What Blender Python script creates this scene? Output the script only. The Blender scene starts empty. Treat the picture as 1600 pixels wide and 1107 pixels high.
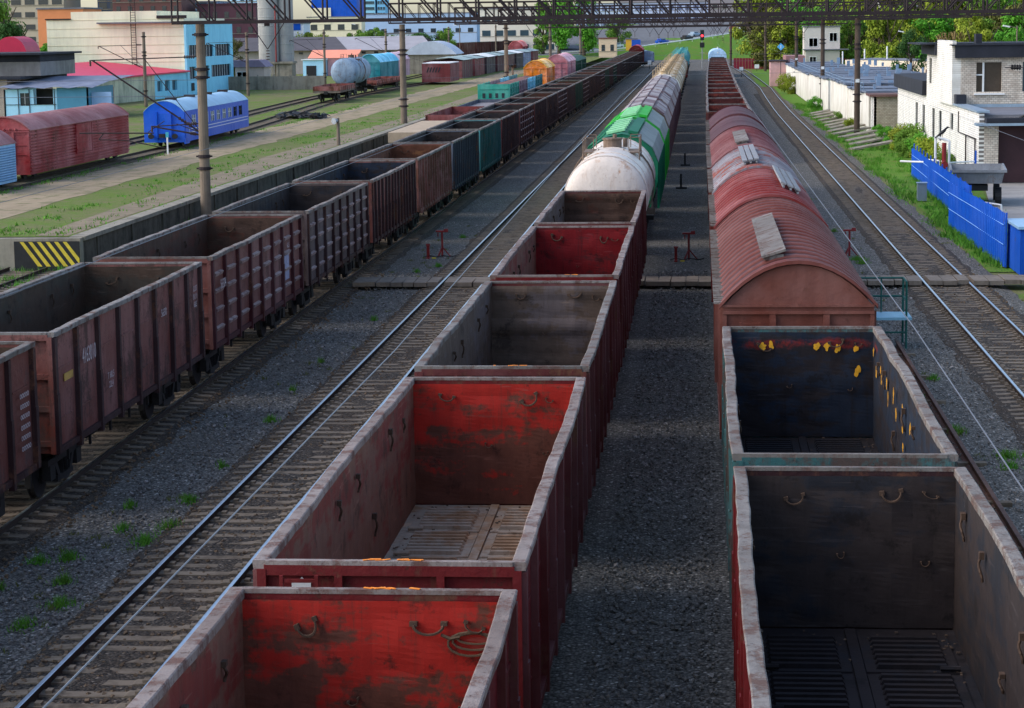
import bpy, math, random
from mathutils import Vector, Matrix, noise
R = math.radians
D = bpy.data
S = bpy.context.scene
COL = S.collection

# ------------------------------------------------------------------ camera, sky, sun, exposure
CAM_H = 9.397
F_PX, PITCH, YAW, ROLL = 3346.8, 0.138209, 0.088317, -0.0137496
camd = D.cameras.new('camera'); cam = D.objects.new('camera', camd); COL.objects.link(cam); S.camera = cam
camd.sensor_width = 36.0; camd.lens = F_PX / 1600 * 36.0
camd.shift_y = -(508 - 553.5) / 1600 * -1.0
camd.clip_start = 0.5; camd.clip_end = 6000
_f = Vector((-math.sin(YAW) * math.cos(PITCH), math.cos(YAW) * math.cos(PITCH), -math.sin(PITCH)))
_r = Vector((math.cos(YAW), math.sin(YAW), 0)); _u = _r.cross(_f)
_r2 = math.cos(ROLL) * _r + math.sin(ROLL) * _u; _u2 = -math.sin(ROLL) * _r + math.cos(ROLL) * _u
M = Matrix((( _r2.x, _u2.x, -_f.x, 0), (_r2.y, _u2.y, -_f.y, 0), (_r2.z, _u2.z, -_f.z, CAM_H), (0, 0, 0, 1)))
cam.matrix_world = M

SUN_EL, SUN_AZ = R(38), R(-104)          # azimuth measured from +Y towards +X
W = D.worlds.new('World'); S.world = W; W.use_nodes = True
wn = W.node_tree; wn.nodes.clear()
sky = wn.nodes.new('ShaderNodeTexSky'); sky.sky_type = 'NISHITA'; sky.sun_disc = False
sky.sun_elevation = SUN_EL; sky.sun_rotation = SUN_AZ; sky.dust_density = 1.6; sky.air_density = 1.0; sky.ozone_density = 1.0
bg = wn.nodes.new('ShaderNodeBackground'); bg.inputs[1].default_value = 0.15
wo = wn.nodes.new('ShaderNodeOutputWorld')
wn.links.new(sky.outputs[0], bg.inputs[0]); wn.links.new(bg.outputs[0], wo.inputs[0])
sl = D.lights.new('sun', 'SUN'); sl.energy = 1.0; sl.angle = R(55); sl.color = (1.0, 0.97, 0.92)
so = D.objects.new('sun', sl); COL.objects.link(so)
sd = Vector((math.sin(SUN_AZ) * math.cos(SUN_EL), math.cos(SUN_AZ) * math.cos(SUN_EL), math.sin(SUN_EL)))
so.rotation_euler = (-sd).to_track_quat('-Z', 'Y').to_euler()
S.view_settings.view_transform = 'Standard'; S.view_settings.look = 'None'
S.view_settings.exposure = 1.02; S.view_settings.gamma = 1.0
S.render.engine = 'CYCLES'
try:
    S.cycles.max_bounces = 6; S.cycles.diffuse_bounces = 3; S.cycles.glossy_bounces = 3
except Exception: pass

# ------------------------------------------------------------------ small helpers
def c8(r, g, b, k=1.0):
    return tuple((((v / 255.0 + 0.055) / 1.055) ** 2.4 if v > 10 else v / 255.0 / 12.92) * k for v in (r, g, b))

def project(x, y, z):
    v = Vector((x, y, z - CAM_H)); d = v.dot(_f)
    return 800 + F_PX * v.dot(_r2) / d, 508 - F_PX * v.dot(_u2) / d

class MB:
    """collects faces; build() links them as ONE mesh object"""
    def __init__(s): s.v = []; s.f = []; s.mi = []; s.m = 0
    def pt(s, p): s.v.append(tuple(p)); return len(s.v) - 1
    def face(s, pts):
        i = len(s.v); s.v.extend([tuple(p) for p in pts]); s.f.append(tuple(range(i, i + len(pts)))); s.mi.append(s.m)
    def idx(s, *t): s.f.append(t); s.mi.append(s.m)
    def box(s, x0, x1, y0, y1, z0, z1):
        i = len(s.v)
        s.v += [(x0, y0, z0), (x1, y0, z0), (x1, y1, z0), (x0, y1, z0), (x0, y0, z1), (x1, y0, z1), (x1, y1, z1), (x0, y1, z1)]
        for q in ((0, 3, 2, 1), (4, 5, 6, 7), (0, 1, 5, 4), (1, 2, 6, 5), (2, 3, 7, 6), (3, 0, 4, 7)):
            s.f.append(tuple(i + k for k in q)); s.mi.append(s.m)
        return s
    def obox(s, c, sx, sy, sz, rz=0.0, rx=0.0, ry=0.0):
        i = len(s.v); mt = Matrix.Rotation(rz, 3, 'Z') @ Matrix.Rotation(ry, 3, 'Y') @ Matrix.Rotation(rx, 3, 'X'); c = Vector(c)
        for (a, b, d) in ((-1, -1, -1), (1, -1, -1), (1, 1, -1), (-1, 1, -1), (-1, -1, 1), (1, -1, 1), (1, 1, 1), (-1, 1, 1)):
            s.v.append(tuple(c + mt @ Vector((a * sx / 2, b * sy / 2, d * sz / 2))))
        for q in ((0, 3, 2, 1), (4, 5, 6, 7), (0, 1, 5, 4), (1, 2, 6, 5), (2, 3, 7, 6), (3, 0, 4, 7)):
            s.f.append(tuple(i + k for k in q)); s.mi.append(s.m)
        return s
    def tube(s, a, b, r, n=6, r2=None, caps=True):
        a = Vector(a); b = Vector(b); d = (b - a)
        if d.length < 1e-6: return s
        d.normalize(); t = Vector((0, 0, 1)) if abs(d.z) < .9 else Vector((1, 0, 0))
        u = d.cross(t).normalized(); w = d.cross(u); r2 = r if r2 is None else r2; i = len(s.v)
        for k in range(n):
            an = 2 * math.pi * k / n; o = u * math.cos(an) + w * math.sin(an)
            s.v.append(tuple(a + o * r)); s.v.append(tuple(b + o * r2))
        for k in range(n):
            j = (k + 1) % n; s.f.append((i + 2 * k, i + 2 * j, i + 2 * j + 1, i + 2 * k + 1)); s.mi.append(s.m)
        if caps:
            s.f.append(tuple(i + 2 * k for k in range(n))[::-1]); s.mi.append(s.m)
            s.f.append(tuple(i + 2 * k + 1 for k in range(n))); s.mi.append(s.m)
        return s
    def path(s, pts, r, n=5):
        for a, b in zip(pts[:-1], pts[1:]): s.tube(a, b, r, n)
        return s
    def prism(s, prof, y0, y1, cap=True):
        """prof: list of (x, z) counter-clockwise seen from -Y"""
        i = len(s.v); n = len(prof)
        for (x, z) in prof: s.v.append((x, y0, z)); s.v.append((x, y1, z))
        for k in range(n):
            j = (k + 1) % n; s.f.append((i + 2 * k, i + 2 * j, i + 2 * j + 1, i + 2 * k + 1)); s.mi.append(s.m)
        if cap:
            s.f.append(tuple(i + 2 * k for k in range(n))[::-1]); s.mi.append(s.m)
            s.f.append(tuple(i + 2 * k + 1 for k in range(n))); s.mi.append(s.m)
        return s
    def shell(s, rings, close=False):
        """rings: list of equally long point lists joined as a sheet"""
        i = len(s.v); n = len(rings[0])
        for rg in rings: s.v.extend([tuple(p) for p in rg])
        for a in range(len(rings) - 1):
            for k in range(n - (0 if close else 1)):
                j = (k + 1) % n
                s.f.append((i + a * n + k, i + a * n + j, i + (a + 1) * n + j, i + (a + 1) * n + k)); s.mi.append(s.m)
        return s
    def wall(s, p0, p1, z0, z1, t=0.25, holes=()):
        """vertical wall slab from p0 to p1 (x, y), thickness t behind it; holes (u0, u1, z0, z1) cut through, u along the wall in metres"""
        p0 = Vector((p0[0], p0[1], 0)); p1 = Vector((p1[0], p1[1], 0)); L = (p1 - p0).length; d = (p1 - p0) / L
        n = Vector((-d.y, d.x, 0)) * t
        us = sorted(set([0, L] + [h[0] for h in holes] + [h[1] for h in holes])); zs = sorted(set([z0, z1] + [h[2] for h in holes] + [h[3] for h in holes]))
        def P(u, z, k): q = p0 + d * u + n * k; return (q.x, q.y, z)
        for a, b in zip(us[:-1], us[1:]):
            for e, g in zip(zs[:-1], zs[1:]):
                mu, mz = (a + b) / 2, (e + g) / 2
                if any(h[0] < mu < h[1] and h[2] < mz < h[3] for h in holes): continue
                s.face([P(a, e, 0), P(b, e, 0), P(b, g, 0), P(a, g, 0)]); s.face([P(b, e, 1), P(a, e, 1), P(a, g, 1), P(b, g, 1)])
        for h in holes:
            a, b, e, g = h
            s.face([P(a, e, 0), P(a, g, 0), P(a, g, 1), P(a, e, 1)]); s.face([P(b, g, 0), P(b, e, 0), P(b, e, 1), P(b, g, 1)])
            s.face([P(a, g, 0), P(b, g, 0), P(b, g, 1), P(a, g, 1)]); s.face([P(b, e, 0), P(a, e, 0), P(a, e, 1), P(b, e, 1)])
        s.face([P(0, z1, 0), P(L, z1, 0), P(L, z1, 1), P(0, z1, 1)]); s.face([P(0, z0, 0), P(0, z1, 0), P(0, z1, 1), P(0, z0, 1)]); s.face([P(L, z1, 0), P(L, z0, 0), P(L, z0, 1), P(L, z1, 1)])
        return s
    def mesh(s, name, mats=(), smooth=False):
        me = D.meshes.new(name); me.from_pydata(s.v, [], s.f)
        for m in mats: me.materials.append(m)
        if len(mats) > 1: me.polygons.foreach_set('material_index', s.mi)
        if smooth: me.polygons.foreach_set('use_smooth', [True] * len(me.polygons))
        me.update(); return me
    def build(s, name, mats, parent=None, loc=None, smooth=False, **kw):
        if not isinstance(mats, (list, tuple)): mats = [mats]
        return link(name, s.mesh(name, mats, smooth), parent, loc, **kw)

def link(name, me, parent=None, loc=None, rz=0.0, mats=None):
    o = D.objects.new(name, me); COL.objects.link(o)
    if parent is not None: o.parent = parent
    if loc is not None: o.location = loc
    if rz: o.rotation_euler = (0, 0, rz)
    if mats:
        for i, m in enumerate(mats):
            o.material_slots[i].link = 'OBJECT'; o.material_slots[i].material = m
    return o
def parts(name, boxes, mat, root):
    for q in boxes: MB().box(*q).build(name, mat, root)
def tag(o, label, cat, group=None, kind=None):
    if label: o['label'] = label
    if cat: o['category'] = cat
    if group: o['group'] = group
    if kind: o['kind'] = kind
    return o
def thing(name, label, cat, loc=(0, 0, 0), rz=0.0, group=None):
    o = D.objects.new(name, None); COL.objects.link(o); o.location = loc; o.rotation_euler = (0, 0, rz); o.empty_display_size = .3
    return tag(o, label, cat, group)
def struct(o): o['kind'] = 'structure'; return o
def copy_tree(o, parent=None):
    c = o.copy(); COL.objects.link(c); c.parent = parent
    for ch in list(o.children): copy_tree(ch, c)
    return c
ORD = 'first second third fourth fifth sixth seventh eighth ninth tenth eleventh twelfth thirteenth fourteenth fifteenth sixteenth seventeenth eighteenth nineteenth twentieth'.split()
def ordw(i):
    if i <= 20: return ORD[i - 1]
    t = {2: 'twenty', 3: 'thirty', 4: 'forty', 5: 'fifty', 6: 'sixty', 7: 'seventy', 8: 'eighty'}
    tt = {2: 'twentieth', 3: 'thirtieth', 4: 'fortieth', 5: 'fiftieth', 6: 'sixtieth', 7: 'seventieth', 8: 'eightieth'}
    return tt[i // 10] if i % 10 == 0 else t[i // 10] + '-' + ORD[i % 10 - 1]

# ------------------------------------------------------------------ materials
class NT:
    def __init__(s, name):
        s.mat = D.materials.new(name); s.mat.use_nodes = True; s.t = s.mat.node_tree; s.n = s.t.nodes; s.n.clear()
        s.out = s.n.new('ShaderNodeOutputMaterial'); s.b = s.n.new('ShaderNodeBsdfPrincipled'); s.t.links.new(s.b.outputs[0], s.out.inputs[0])
        s.geo = s.n.new('ShaderNodeNewGeometry').outputs['Position']
    def L(s, a, b): s.t.links.new(a, b)
    def map(s, scale=(1, 1, 1), rot=(0, 0, 0), src=None):
        m = s.n.new('ShaderNodeMapping'); m.inputs['Scale'].default_value = scale; m.inputs['Rotation'].default_value = rot; s.L(src or s.geo, m.inputs[0]); return m.outputs[0]
    def noise(s, scale, detail=5, vec=None, rough=.6, dist=0):
        m = s.n.new('ShaderNodeTexNoise'); m.inputs['Scale'].default_value = scale; m.inputs['Detail'].default_value = detail; m.inputs['Roughness'].default_value = rough
        m.inputs['Distortion'].default_value = dist; s.L(vec or s.geo, m.inputs['Vector']); return m.outputs[0]
    def vor(s, scale, vec=None, feat='F1', out=0):
        m = s.n.new('ShaderNodeTexVoronoi'); m.inputs['Scale'].default_value = scale; m.feature = feat; s.L(vec or s.geo, m.inputs['Vector']); return m.outputs[out]
    def ramp(s, fac, stops, interp='LINEAR'):
        m = s.n.new('ShaderNodeValToRGB'); m.color_ramp.interpolation = interp; e = m.color_ramp.elements
        while len(e) > 1: e.remove(e[-1])
        e[0].position = stops[0][0]; e[0].color = (*stops[0][1], 1) if isinstance(stops[0][1], tuple) else (stops[0][1],) * 3 + (1,)
        for p, cc in stops[1:]:
            q = e.new(p); q.color = (*cc, 1) if isinstance(cc, tuple) else (cc,) * 3 + (1,)
        s.L(fac, m.inputs[0]); return m.outputs[0]
    def mix(s, fac, a, b, mode='MIX'):
        m = s.n.new('ShaderNodeMix'); m.data_type = 'RGBA'; m.blend_type = mode
        if isinstance(fac, (int, float)): m.inputs[0].default_value = fac
        else: s.L(fac, m.inputs[0])
        for i, x in ((6, a), (7, b)):
            if isinstance(x, tuple): m.inputs[i].default_value = (*x[:3], 1)
            else: s.L(x, m.inputs[i])
        return m.outputs[2]
    def math(s, op, a, b=0.0, clamp=False):
        m = s.n.new('ShaderNodeMath'); m.operation = op; m.use_clamp = clamp
        for i, x in ((0, a), (1, b)):
            if isinstance(x, (int, float)): m.inputs[i].default_value = x
            else: s.L(x, m.inputs[i])
        return m.outputs[0]
    def sep(s, vec=None):
        m = s.n.new('ShaderNodeSeparateXYZ'); s.L(vec or s.geo, m.inputs[0]); return m.outputs
    def bump(s, h, strength=.3, dist=.02):
        m = s.n.new('ShaderNodeBump'); m.inputs['Strength'].default_value = strength; m.inputs['Distance'].default_value = dist
        s.L(h, m.inputs['Height']); s.L(m.outputs[0], s.b.inputs['Normal']); return m
    def fin(s, col=None, rough=.8, metal=0.0, spec=.35):
        if col is not None:
            if isinstance(col, tuple): s.b.inputs['Base Color'].default_value = (*col[:3], 1)
            else: s.L(col, s.b.inputs['Base Color'])
        if isinstance(rough, (int, float)): s.b.inputs['Roughness'].default_value = rough
        else: s.L(rough, s.b.inputs['Roughness'])
        s.b.inputs['Metallic'].default_value = metal; s.b.inputs['Specular IOR Level'].default_value = spec
        return s.mat

_cache = {}
def paint(base, rust=(.075, .03, .018), amt=.45, scale=.9, rough=.62, dirt=.35, name='weathered_paint', fade=.25):
    """worn paint: rust blooms, vertical streaks, faded and dusty patches"""
    key = ('paint', base, rust, amt, scale, rough, dirt, fade)
    if key in _cache: return _cache[key]
    t = NT(name)
    n1 = t.noise(scale, 8, rough=.68); n2 = t.noise(1.0, 6, vec=t.map((2.6, 2.6, .35)), rough=.7); n3 = t.noise(14 * scale, 4)
    n4 = t.noise(.35, 4)
    m = t.math('ADD', t.math('MULTIPLY', n1, .6), t.math('ADD', t.math('MULTIPLY', n2, .3), t.math('MULTIPLY', n3, .16)))
    th = .66 - .26 * amt
    mask = t.ramp(m, [(th, 0.0), (th + .07, 1.0)])
    run = t.ramp(t.noise(1.0, 5, vec=t.map((7, 7, .45)), rough=.65), [(.56, 0.0), (.68, 1.0)]); chip = t.ramp(t.noise(6.5, 6, rough=.75), [(.60, 0.0), (.64, 1.0)])
    hs = t.n.new('ShaderNodeHueSaturation'); hs.inputs['Saturation'].default_value = max(.7, 1 - fade); hs.inputs['Value'].default_value = 1.0 + fade * 2; hs.inputs['Color'].default_value = (*base, 1)
    b1 = t.mix(t.ramp(n4, [(.4, 0.0), (.62, 1.0)]), base, hs.outputs[0])
    dk = tuple(v * .45 for v in base)
    b2 = t.mix(t.math('MULTIPLY', t.ramp(n2, [(.42, 0.0), (.7, 1.0)]), dirt), b1, dk)
    r2 = t.mix(n3, rust, tuple(v * 1.9 for v in rust))
    col = t.mix(mask, b2, r2); col = t.mix(t.math('MULTIPLY', run, .55 * min(1, amt * 2)), col, r2); col = t.mix(t.math('MULTIPLY', chip, .8 * min(1, amt * 1.8)), col, tuple(v * .7 for v in rust))
    n6 = t.noise(1.1, 3); t.bump(t.math('ADD', t.math('MULTIPLY', n6, 5.0), t.math('ADD', n3, t.math('MULTIPLY', mask, -.6))), .45, .022)
    _cache[key] = t.fin(col, t.math('ADD', rough, t.math('MULTIPLY', mask, .25), True), 0, .2)
    return _cache[key]

def plain(name, base, rough=.75, var=.25, scale=2.0, metal=0.0, bump=.15, spec=.3):
    key = ('plain', name, base, rough, var, scale, metal)
    if key in _cache: return _cache[key]
    t = NT(name); n1 = t.noise(scale, 6); n2 = t.noise(scale * 9, 4)
    f = t.math('ADD', t.math('MULTIPLY', n1, .7), t.math('MULTIPLY', n2, .3))
    col = t.mix(t.ramp(f, [(.32, 0.0), (.68, 1.0)]), tuple(v * (1 - var) for v in base), tuple(min(.95, v * (1 + var)) for v in base))
    t.bump(n2, bump, .01)
    _cache[key] = t.fin(col, rough, metal, spec); return _cache[key]

def stained(name, base, stain, amt=.5, scale=.5, rough=.85):
    """plaster or concrete wall with large stains and vertical runs"""
    key = ('st', name, base, stain, amt, scale)
    if key in _cache: return _cache[key]
    t = NT(name); a = t.noise(scale, 7, rough=.7); b = t.noise(1, 5, vec=t.map((1.6, 1.6, .18)), rough=.7); c = t.noise(9, 4)
    m = t.math('ADD', t.math('MULTIPLY', a, .55), t.math('MULTIPLY', b, .45))
    col = t.mix(t.math('MULTIPLY', t.ramp(m, [(.45, 0.0), (.62, 1.0)]), amt), base, stain)
    col = t.mix(t.math('MULTIPLY', c, .22), col, tuple(v * .6 for v in base))
    t.bump(c, .25, .01); _cache[key] = t.fin(col, rough, 0, .2); return _cache[key]

def brick(name, c1, c2, mortar, axis='x', bw=.26, bh=.088):
    t = NT(name); s = t.sep(); cb = t.n.new('ShaderNodeCombineXYZ')
    t.L(s[0] if axis == 'x' else s[1], cb.inputs[0]); t.L(s[2], cb.inputs[1])
    br = t.n.new('ShaderNodeTexBrick'); t.L(cb.outputs[0], br.inputs['Vector']); br.inputs['Scale'].default_value = 1.0
    br.inputs['Brick Width'].default_value = bw; br.inputs['Row Height'].default_value = bh; br.inputs['Mortar Size'].default_value = .0095; br.inputs['Mortar Smooth'].default_value = .3
    br.inputs['Color1'].default_value = (*c1, 1); br.inputs['Color2'].default_value = (*c2, 1); br.inputs['Mortar'].default_value = (*mortar, 1); br.inputs['Bias'].default_value = -.2
    n = t.noise(.45, 6, rough=.7); n2 = t.noise(1, 5, vec=t.map((1.5, 1.5, .2)))
    col = t.mix(t.math('MULTIPLY', t.ramp(t.math('MULTIPLY', t.math('ADD', n, n2), .5), [(.47, 0.0), (.64, 1.0)]), .4), br.outputs[0], tuple(v * .45 for v in c2))
    t.bump(t.math('MULTIPLY', br.outputs['Fac'], -1.0), .6, .012)
    return t.fin(col, .85, 0, .2)

def gravel_mat(name, base, brown, bmix=.5, stone=15.0):
    t = NT(name)
    v = t.vor(stone); vc = t.vor(stone, out=1); big = t.noise(.16, 5, rough=.65); mid = t.noise(1.3, 5)
    g = t.n.new('ShaderNodeSeparateColor'); t.L(vc, g.inputs[0])
    stonecol = t.mix(g.outputs[0], tuple(x * .42 for x in base), tuple(x * 1.75 for x in base))
    light = t.ramp(g.outputs[1], [(.94, 0.0), (.97, 1.0)]); stonecol = t.mix(light, stonecol, tuple(x * 3.4 + .02 for x in base))
    tint = t.ramp(t.math('ADD', t.math('MULTIPLY', big, .7), t.math('MULTIPLY', mid, .3)), [(.42, 0.0), (.62, 1.0)])
    col = t.mix(t.math('MULTIPLY', tint, bmix), stonecol, t.mix(.5, stonecol, brown))
    gap = t.ramp(v, [(.25, 1.0), (.68, .42)]); col = t.mix(1.0, col, gap, 'MULTIPLY')
    t.bump(t.math('MULTIPLY', v, -1.0), .9, .05)
    return t.fin(col, .9, 0, .25)

M_BALLAST = gravel_mat('ballast_gravel', c8(116, 112, 106), c8(108, 96, 80), stone=19.0)
M_BALLAST_BROWN = gravel_mat('oily_track_gravel', c8(80, 72, 64), c8(92, 70, 48), .9, 19.0)
def turf_mat():
    t = NT('grass_and_dirt'); a = t.noise(.22, 7, rough=.7); b = t.noise(2.2, 6, rough=.7); c = t.noise(16, 4); s = t.noise(.07, 3)
    f = t.math('ADD', t.math('MULTIPLY', a, .5), t.math('ADD', t.math('MULTIPLY', b, .32), t.math('MULTIPLY', s, .18)))
    gr = t.mix(c, c8(66, 90, 36), c8(116, 138, 58)); dr = t.mix(c, c8(96, 84, 62), c8(142, 126, 102))
    col = t.mix(t.ramp(f, [(.44, 0.0), (.60, 1.0)]), gr, dr); t.bump(t.math('ADD', b, c), .6, .08)
    return t.fin(col, .95, 0, .1)
M_TURF = turf_mat()
def green_mat():
    t = NT('spring_grass'); a = t.noise(.3, 6, rough=.7); c = t.noise(12, 5); b = t.noise(2, 5)
    gr = t.mix(c, c8(60, 98, 32), c8(112, 152, 54)); y = t.mix(c, c8(96, 104, 44), c8(132, 128, 74))
    col = t.mix(t.ramp(t.math('ADD', t.math('MULTIPLY', a, .6), t.math('MULTIPLY', b, .4)), [(.5, 0.0), (.64, 1.0)]), gr, y); t.bump(t.math('ADD', b, c), .8, .1)
    return t.fin(col, .95, 0, .1)
M_GREEN = green_mat()
def road_mat():
    t = NT('dirt_road'); a = t.noise(.35, 6); c = t.noise(10, 5); b = t.noise(1.0, 5, vec=t.map((1.2, .12, 1)))
    col = t.mix(b, c8(128, 110, 84), c8(188, 168, 140)); col = t.mix(t.ramp(t.noise(.8, 6, rough=.7), [(.5, 0.0), (.62, .8)]), col, c8(104, 106, 66)); col = t.mix(t.math('MULTIPLY', c, .4), col, c8(100, 94, 88))
    t.bump(c, .4, .03); return t.fin(col, .95, 0, .1)
M_ROAD = road_mat()
M_ASPHALT = plain('asphalt', (.13, .13, .135), .9, .25, .6)
M_YARD = plain('worn_concrete_yard', (.30, .28, .26), .9, .22, .5)
M_CONC = stained('old_concrete', c8(150, 142, 128), c8(84, 78, 68), .7, .7)
M_CONC_DK = stained('mossy_dark_masonry', c8(92, 86, 76), c8(34, 32, 30), .9, 1.4)
M_POLE = stained('concrete_pole', c8(126, 112, 98), c8(74, 64, 56), .6, .9)
M_STEEL = plain('dark_rusty_steel', c8(46, 36, 38), .75, .35, 2.0)
M_BLACK = plain('black_metal', (.018, .018, .02), .6, .3, 3)
M_RUN = plain('greasy_running_gear', (.020, .018, .018), .65, .5, 3)
M_RAILTOP = plain('polished_rail', (.46, .49, .55), .30, .25, 3, 1.0, .02, .5)
M_RAILSIDE = plain('rusty_rail_side', (.045, .030, .022), .8, .4, 4)
M_SLEEPER = stained('concrete_sleeper', c8(128, 114, 98), c8(68, 56, 44), .85, 3.0)
M_WOOD = stained('grey_planks', c8(132, 120, 108), c8(78, 68, 58), .6, 3.0)
M_RIM = paint(c8(110, 103, 98), (.08, .05, .042), .5, 2.6, .75, .6, 'worn_rim_paint')
M_RIM_R = paint(c8(120, 106, 100), (.09, .05, .042), .5, 2.6, .75, .6, 'worn_rim_paint')
M_WHITE = plain('white_paint', (.75, .75, .74), .6, .08, 2)
M_RED = plain('red_paint', (.22, .02, .02), .5, .2, 3)
M_YEL = plain('yellow_paint', c8(204, 180, 60), .7, .25, 3)
M_ORANGE = plain('orange_paint_mark', c8(236, 130, 40), .7, .3, 9)
M_GLASS = plain('dark_window_glass', (.03, .04, .05), .12, .2, .5, 0, .0, .6)
M_GLASSB = plain('blue_window_glass', c8(40, 66, 80), .3, .3, .5, 0, .0, .6)
M_GLASSD = plain('dull_window_glass', c8(34, 44, 52), .6, .3, .4, 0, .0, .1)  # dull dark glass with weak reflections
M_ROPE = plain('rope', c8(88, 70, 54), .9, .2, 8)

# ------------------------------------------------------------------ setting: ground
ZG = -0.24      # ballast level (rail heads are at z = 0)
ZY = 1.10       # raised yard on the left
def sheet(name, pts, z, mat, nx=1):
    b = MB(); b.face([(x, y, z) for x, y in pts]); return struct(b.build(name, mat))
sheet('ground', [(-3000, -60), (3000, -60), (3000, 5000), (-3000, 5000)], -0.32, M_TURF)
# ballast bed with a ragged right edge, gently uneven
random.seed(4)
def ballast():
    b = MB(); ys = [10 + 1.0 * i for i in range(110)] + [120 + 4 * i for i in range(120)]
    rows = []
    for y in ys:
        e = 11.25 + .45 * noise.noise((y * .21, 3.1, 0)) + .25 * noise.noise((y * .9, 1, 0)) - (.0 if y < 260 else min(2.0, (y - 260) * .02))
        l = -18.8 + .4 * noise.noise((y * .3, 9, 0))
        row = []
        for k in range(61):
            x = l + (e - l) * k / 60.0
            z = ZG + .035 * noise.noise((x * .8, y * .8, 0)) + .02 * noise.noise((x * 2.7, y * 2.7, 5))
            for tx in (-14.3, -8.8, -3.5, 1.98, 8.95):   # slight shoulder dips between the tracks
                z += .025 * math.exp(-((x - tx) / 1.7) ** 2)
            if k in (0, 60): z = -0.31
            row.append((x, y, z))
        rows.append(row)
    b.shell([r for r in rows]); me = b.mesh('ballast_bed', [M_BALLAST], True); return me
o = link('ballast_bed', ballast()); struct(o)

# narrow brown oily strips along each track
def strip(xc, w, y0, y1, name='track_dirt'):
    b = MB(); rows = []
    y = y0
    while y <= y1:
        row = []
        for k in range(17):
            wob = .18 * noise.noise((y * .5, xc, 2)) if k in (0, 16) else 0
            x = xc - w / 2 + w * k / 16 + wob
            row.append((x, y, ZG + .082 + (.0 if 0 < k < 16 else -.07) + .04 * noise.noise((x * 1.6, y * 1.6, 1))))
        rows.append(row); y += .5 if y < 100 else 6
    b.shell(rows); return struct(b.build(name, M_BALLAST_BROWN, smooth=True))
for xc, y1 in ((-8.8, 560), (8.95, 300), (-14.2, 300)): strip(xc, 3.2, 14, y1)

# raised yard, its edge wall is a thing
b = MB(); b.face([(-25.5, 85.9, ZY), (-25.5, 1500, ZY), (-2500, 1500, ZY), (-2500, 85.9, ZY)][::-1]); struct(b.build('yard_terrace', M_TURF))
b = MB()
def road_pts(pts, w):
    L = []; Rr = []
    for i, (x, y) in enumerate(pts):
        a = pts[max(0, i - 1)]; c = pts[min(len(pts) - 1, i + 1)]; d = Vector((c[0] - a[0], c[1] - a[1])).normalized(); n = Vector((-d.y, d.x))
        ww = w * (1 + .3 * noise.noise((y * .25, 5 + x * 0, 0)) + .15 * noise.noise((y * .9, 2, 0))) / 2
        L.append((x + n.x * ww, y + n.y * ww)); Rr.append((x - n.x * ww, y - n.y * ww))
    return L, Rr
rp = [(-33.5, 87 + 0), (-33.8, 100), (-34.2, 115), (-34.0, 130), (-34.0, 145), (-34.2, 165), (-34.3, 185), (-34.2, 205), (-34.4, 240), (-34.2, 290), (-34.0, 330), (-34, 420)]
fine = []
for (x0, y0), (x1, y1) in zip(rp[:-1], rp[1:]):
    n = max(1, int((y1 - y0) / 3))
    for k in range(n): fine.append((x0 + (x1 - x0) * k / n + .3 * noise.noise(((y0 + (y1 - y0) * k / n) * .13, 0, 0)), y0 + (y1 - y0) * k / n))
for off, ww in ((0, 4.6),):
    L_, R_ = road_pts([(x + off, y) for x, y in fine], ww)
    b.shell([[(l[0], l[1], ZY + .012), (r[0], r[1], ZY + .012)] for l, r in zip(L_, R_)][::-1])
struct(b.build('dirt_road', M_ROAD))
sheet('ash_path', [(-26.0, 86.2), (-26.0, 330), (-28.2, 330), (-27.6, 200), (-28.6, 140), (-27.4, 86.2)], ZY + .008, plain('grey_ash', c8(126, 112, 90), .95, .3, 1.2))
# platform edge wall (masonry with coping) and its striped end
t = thing('retaining_wall', 'long dark stained masonry wall edging the raised grassy yard beside the left train', 'wall', (-25.2, 85.6, 0))
b = MB(); b.box(-.45, 0, .02, 330, -.3 , ZY - .14)
for k in range(60): b.box(0, .05 + .02 * (k % 3), 2 + k * 5.5, 2.25 + k * 5.5, -.3, ZY - .16)
b.build('masonry', M_CONC_DK, t)
b = MB(); k = 0
y = 0
while y < 330:
    l = 5.9 if y < 150 else 20
    b.box(-.55, .10 + .015 * math.sin(y), y, y + l - .03, ZY - .14, ZY + .03); y += l
b.build('coping', M_CONC, t)
t = thing('platform_end_wall', 'platform end wall painted with yellow and black warning stripes above green weeds', 'wall', (-25.2, 85.6, 0))
b = MB(); b.box(-9, 0.02, -.42, 0.0, -.3, ZY); b.build('masonry', M_CONC, t)
b = MB(); b.box(-2.75, -.02, -.46, -.423, -.25, ZY - .12); b.build('black_panel', M_BLACK, t)
b = MB()
for k in range(6):
    x = -2.5 + k * .36; b.face([(x, -.468, ZY - .14), (x + .16, -.468, ZY - .14), (x + .16 + .75, -.468, -.05), (x + .72, -.468, -.05)][::-1] if x + .9 < 0 else [(x, -.468, ZY - .14), (x + .16, -.468, ZY - .14), (-.03, -.468, ZY - .14 - 1.0 * (-.03 - x - .16) / .75), (-.03, -.468, ZY - .14 - 1.0 * (-.03 - x) / .72 if (-.03 - x) / .72 < 1 else -.05)][::-1])
b.build('yellow_stripes', M_YEL, t)
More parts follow.
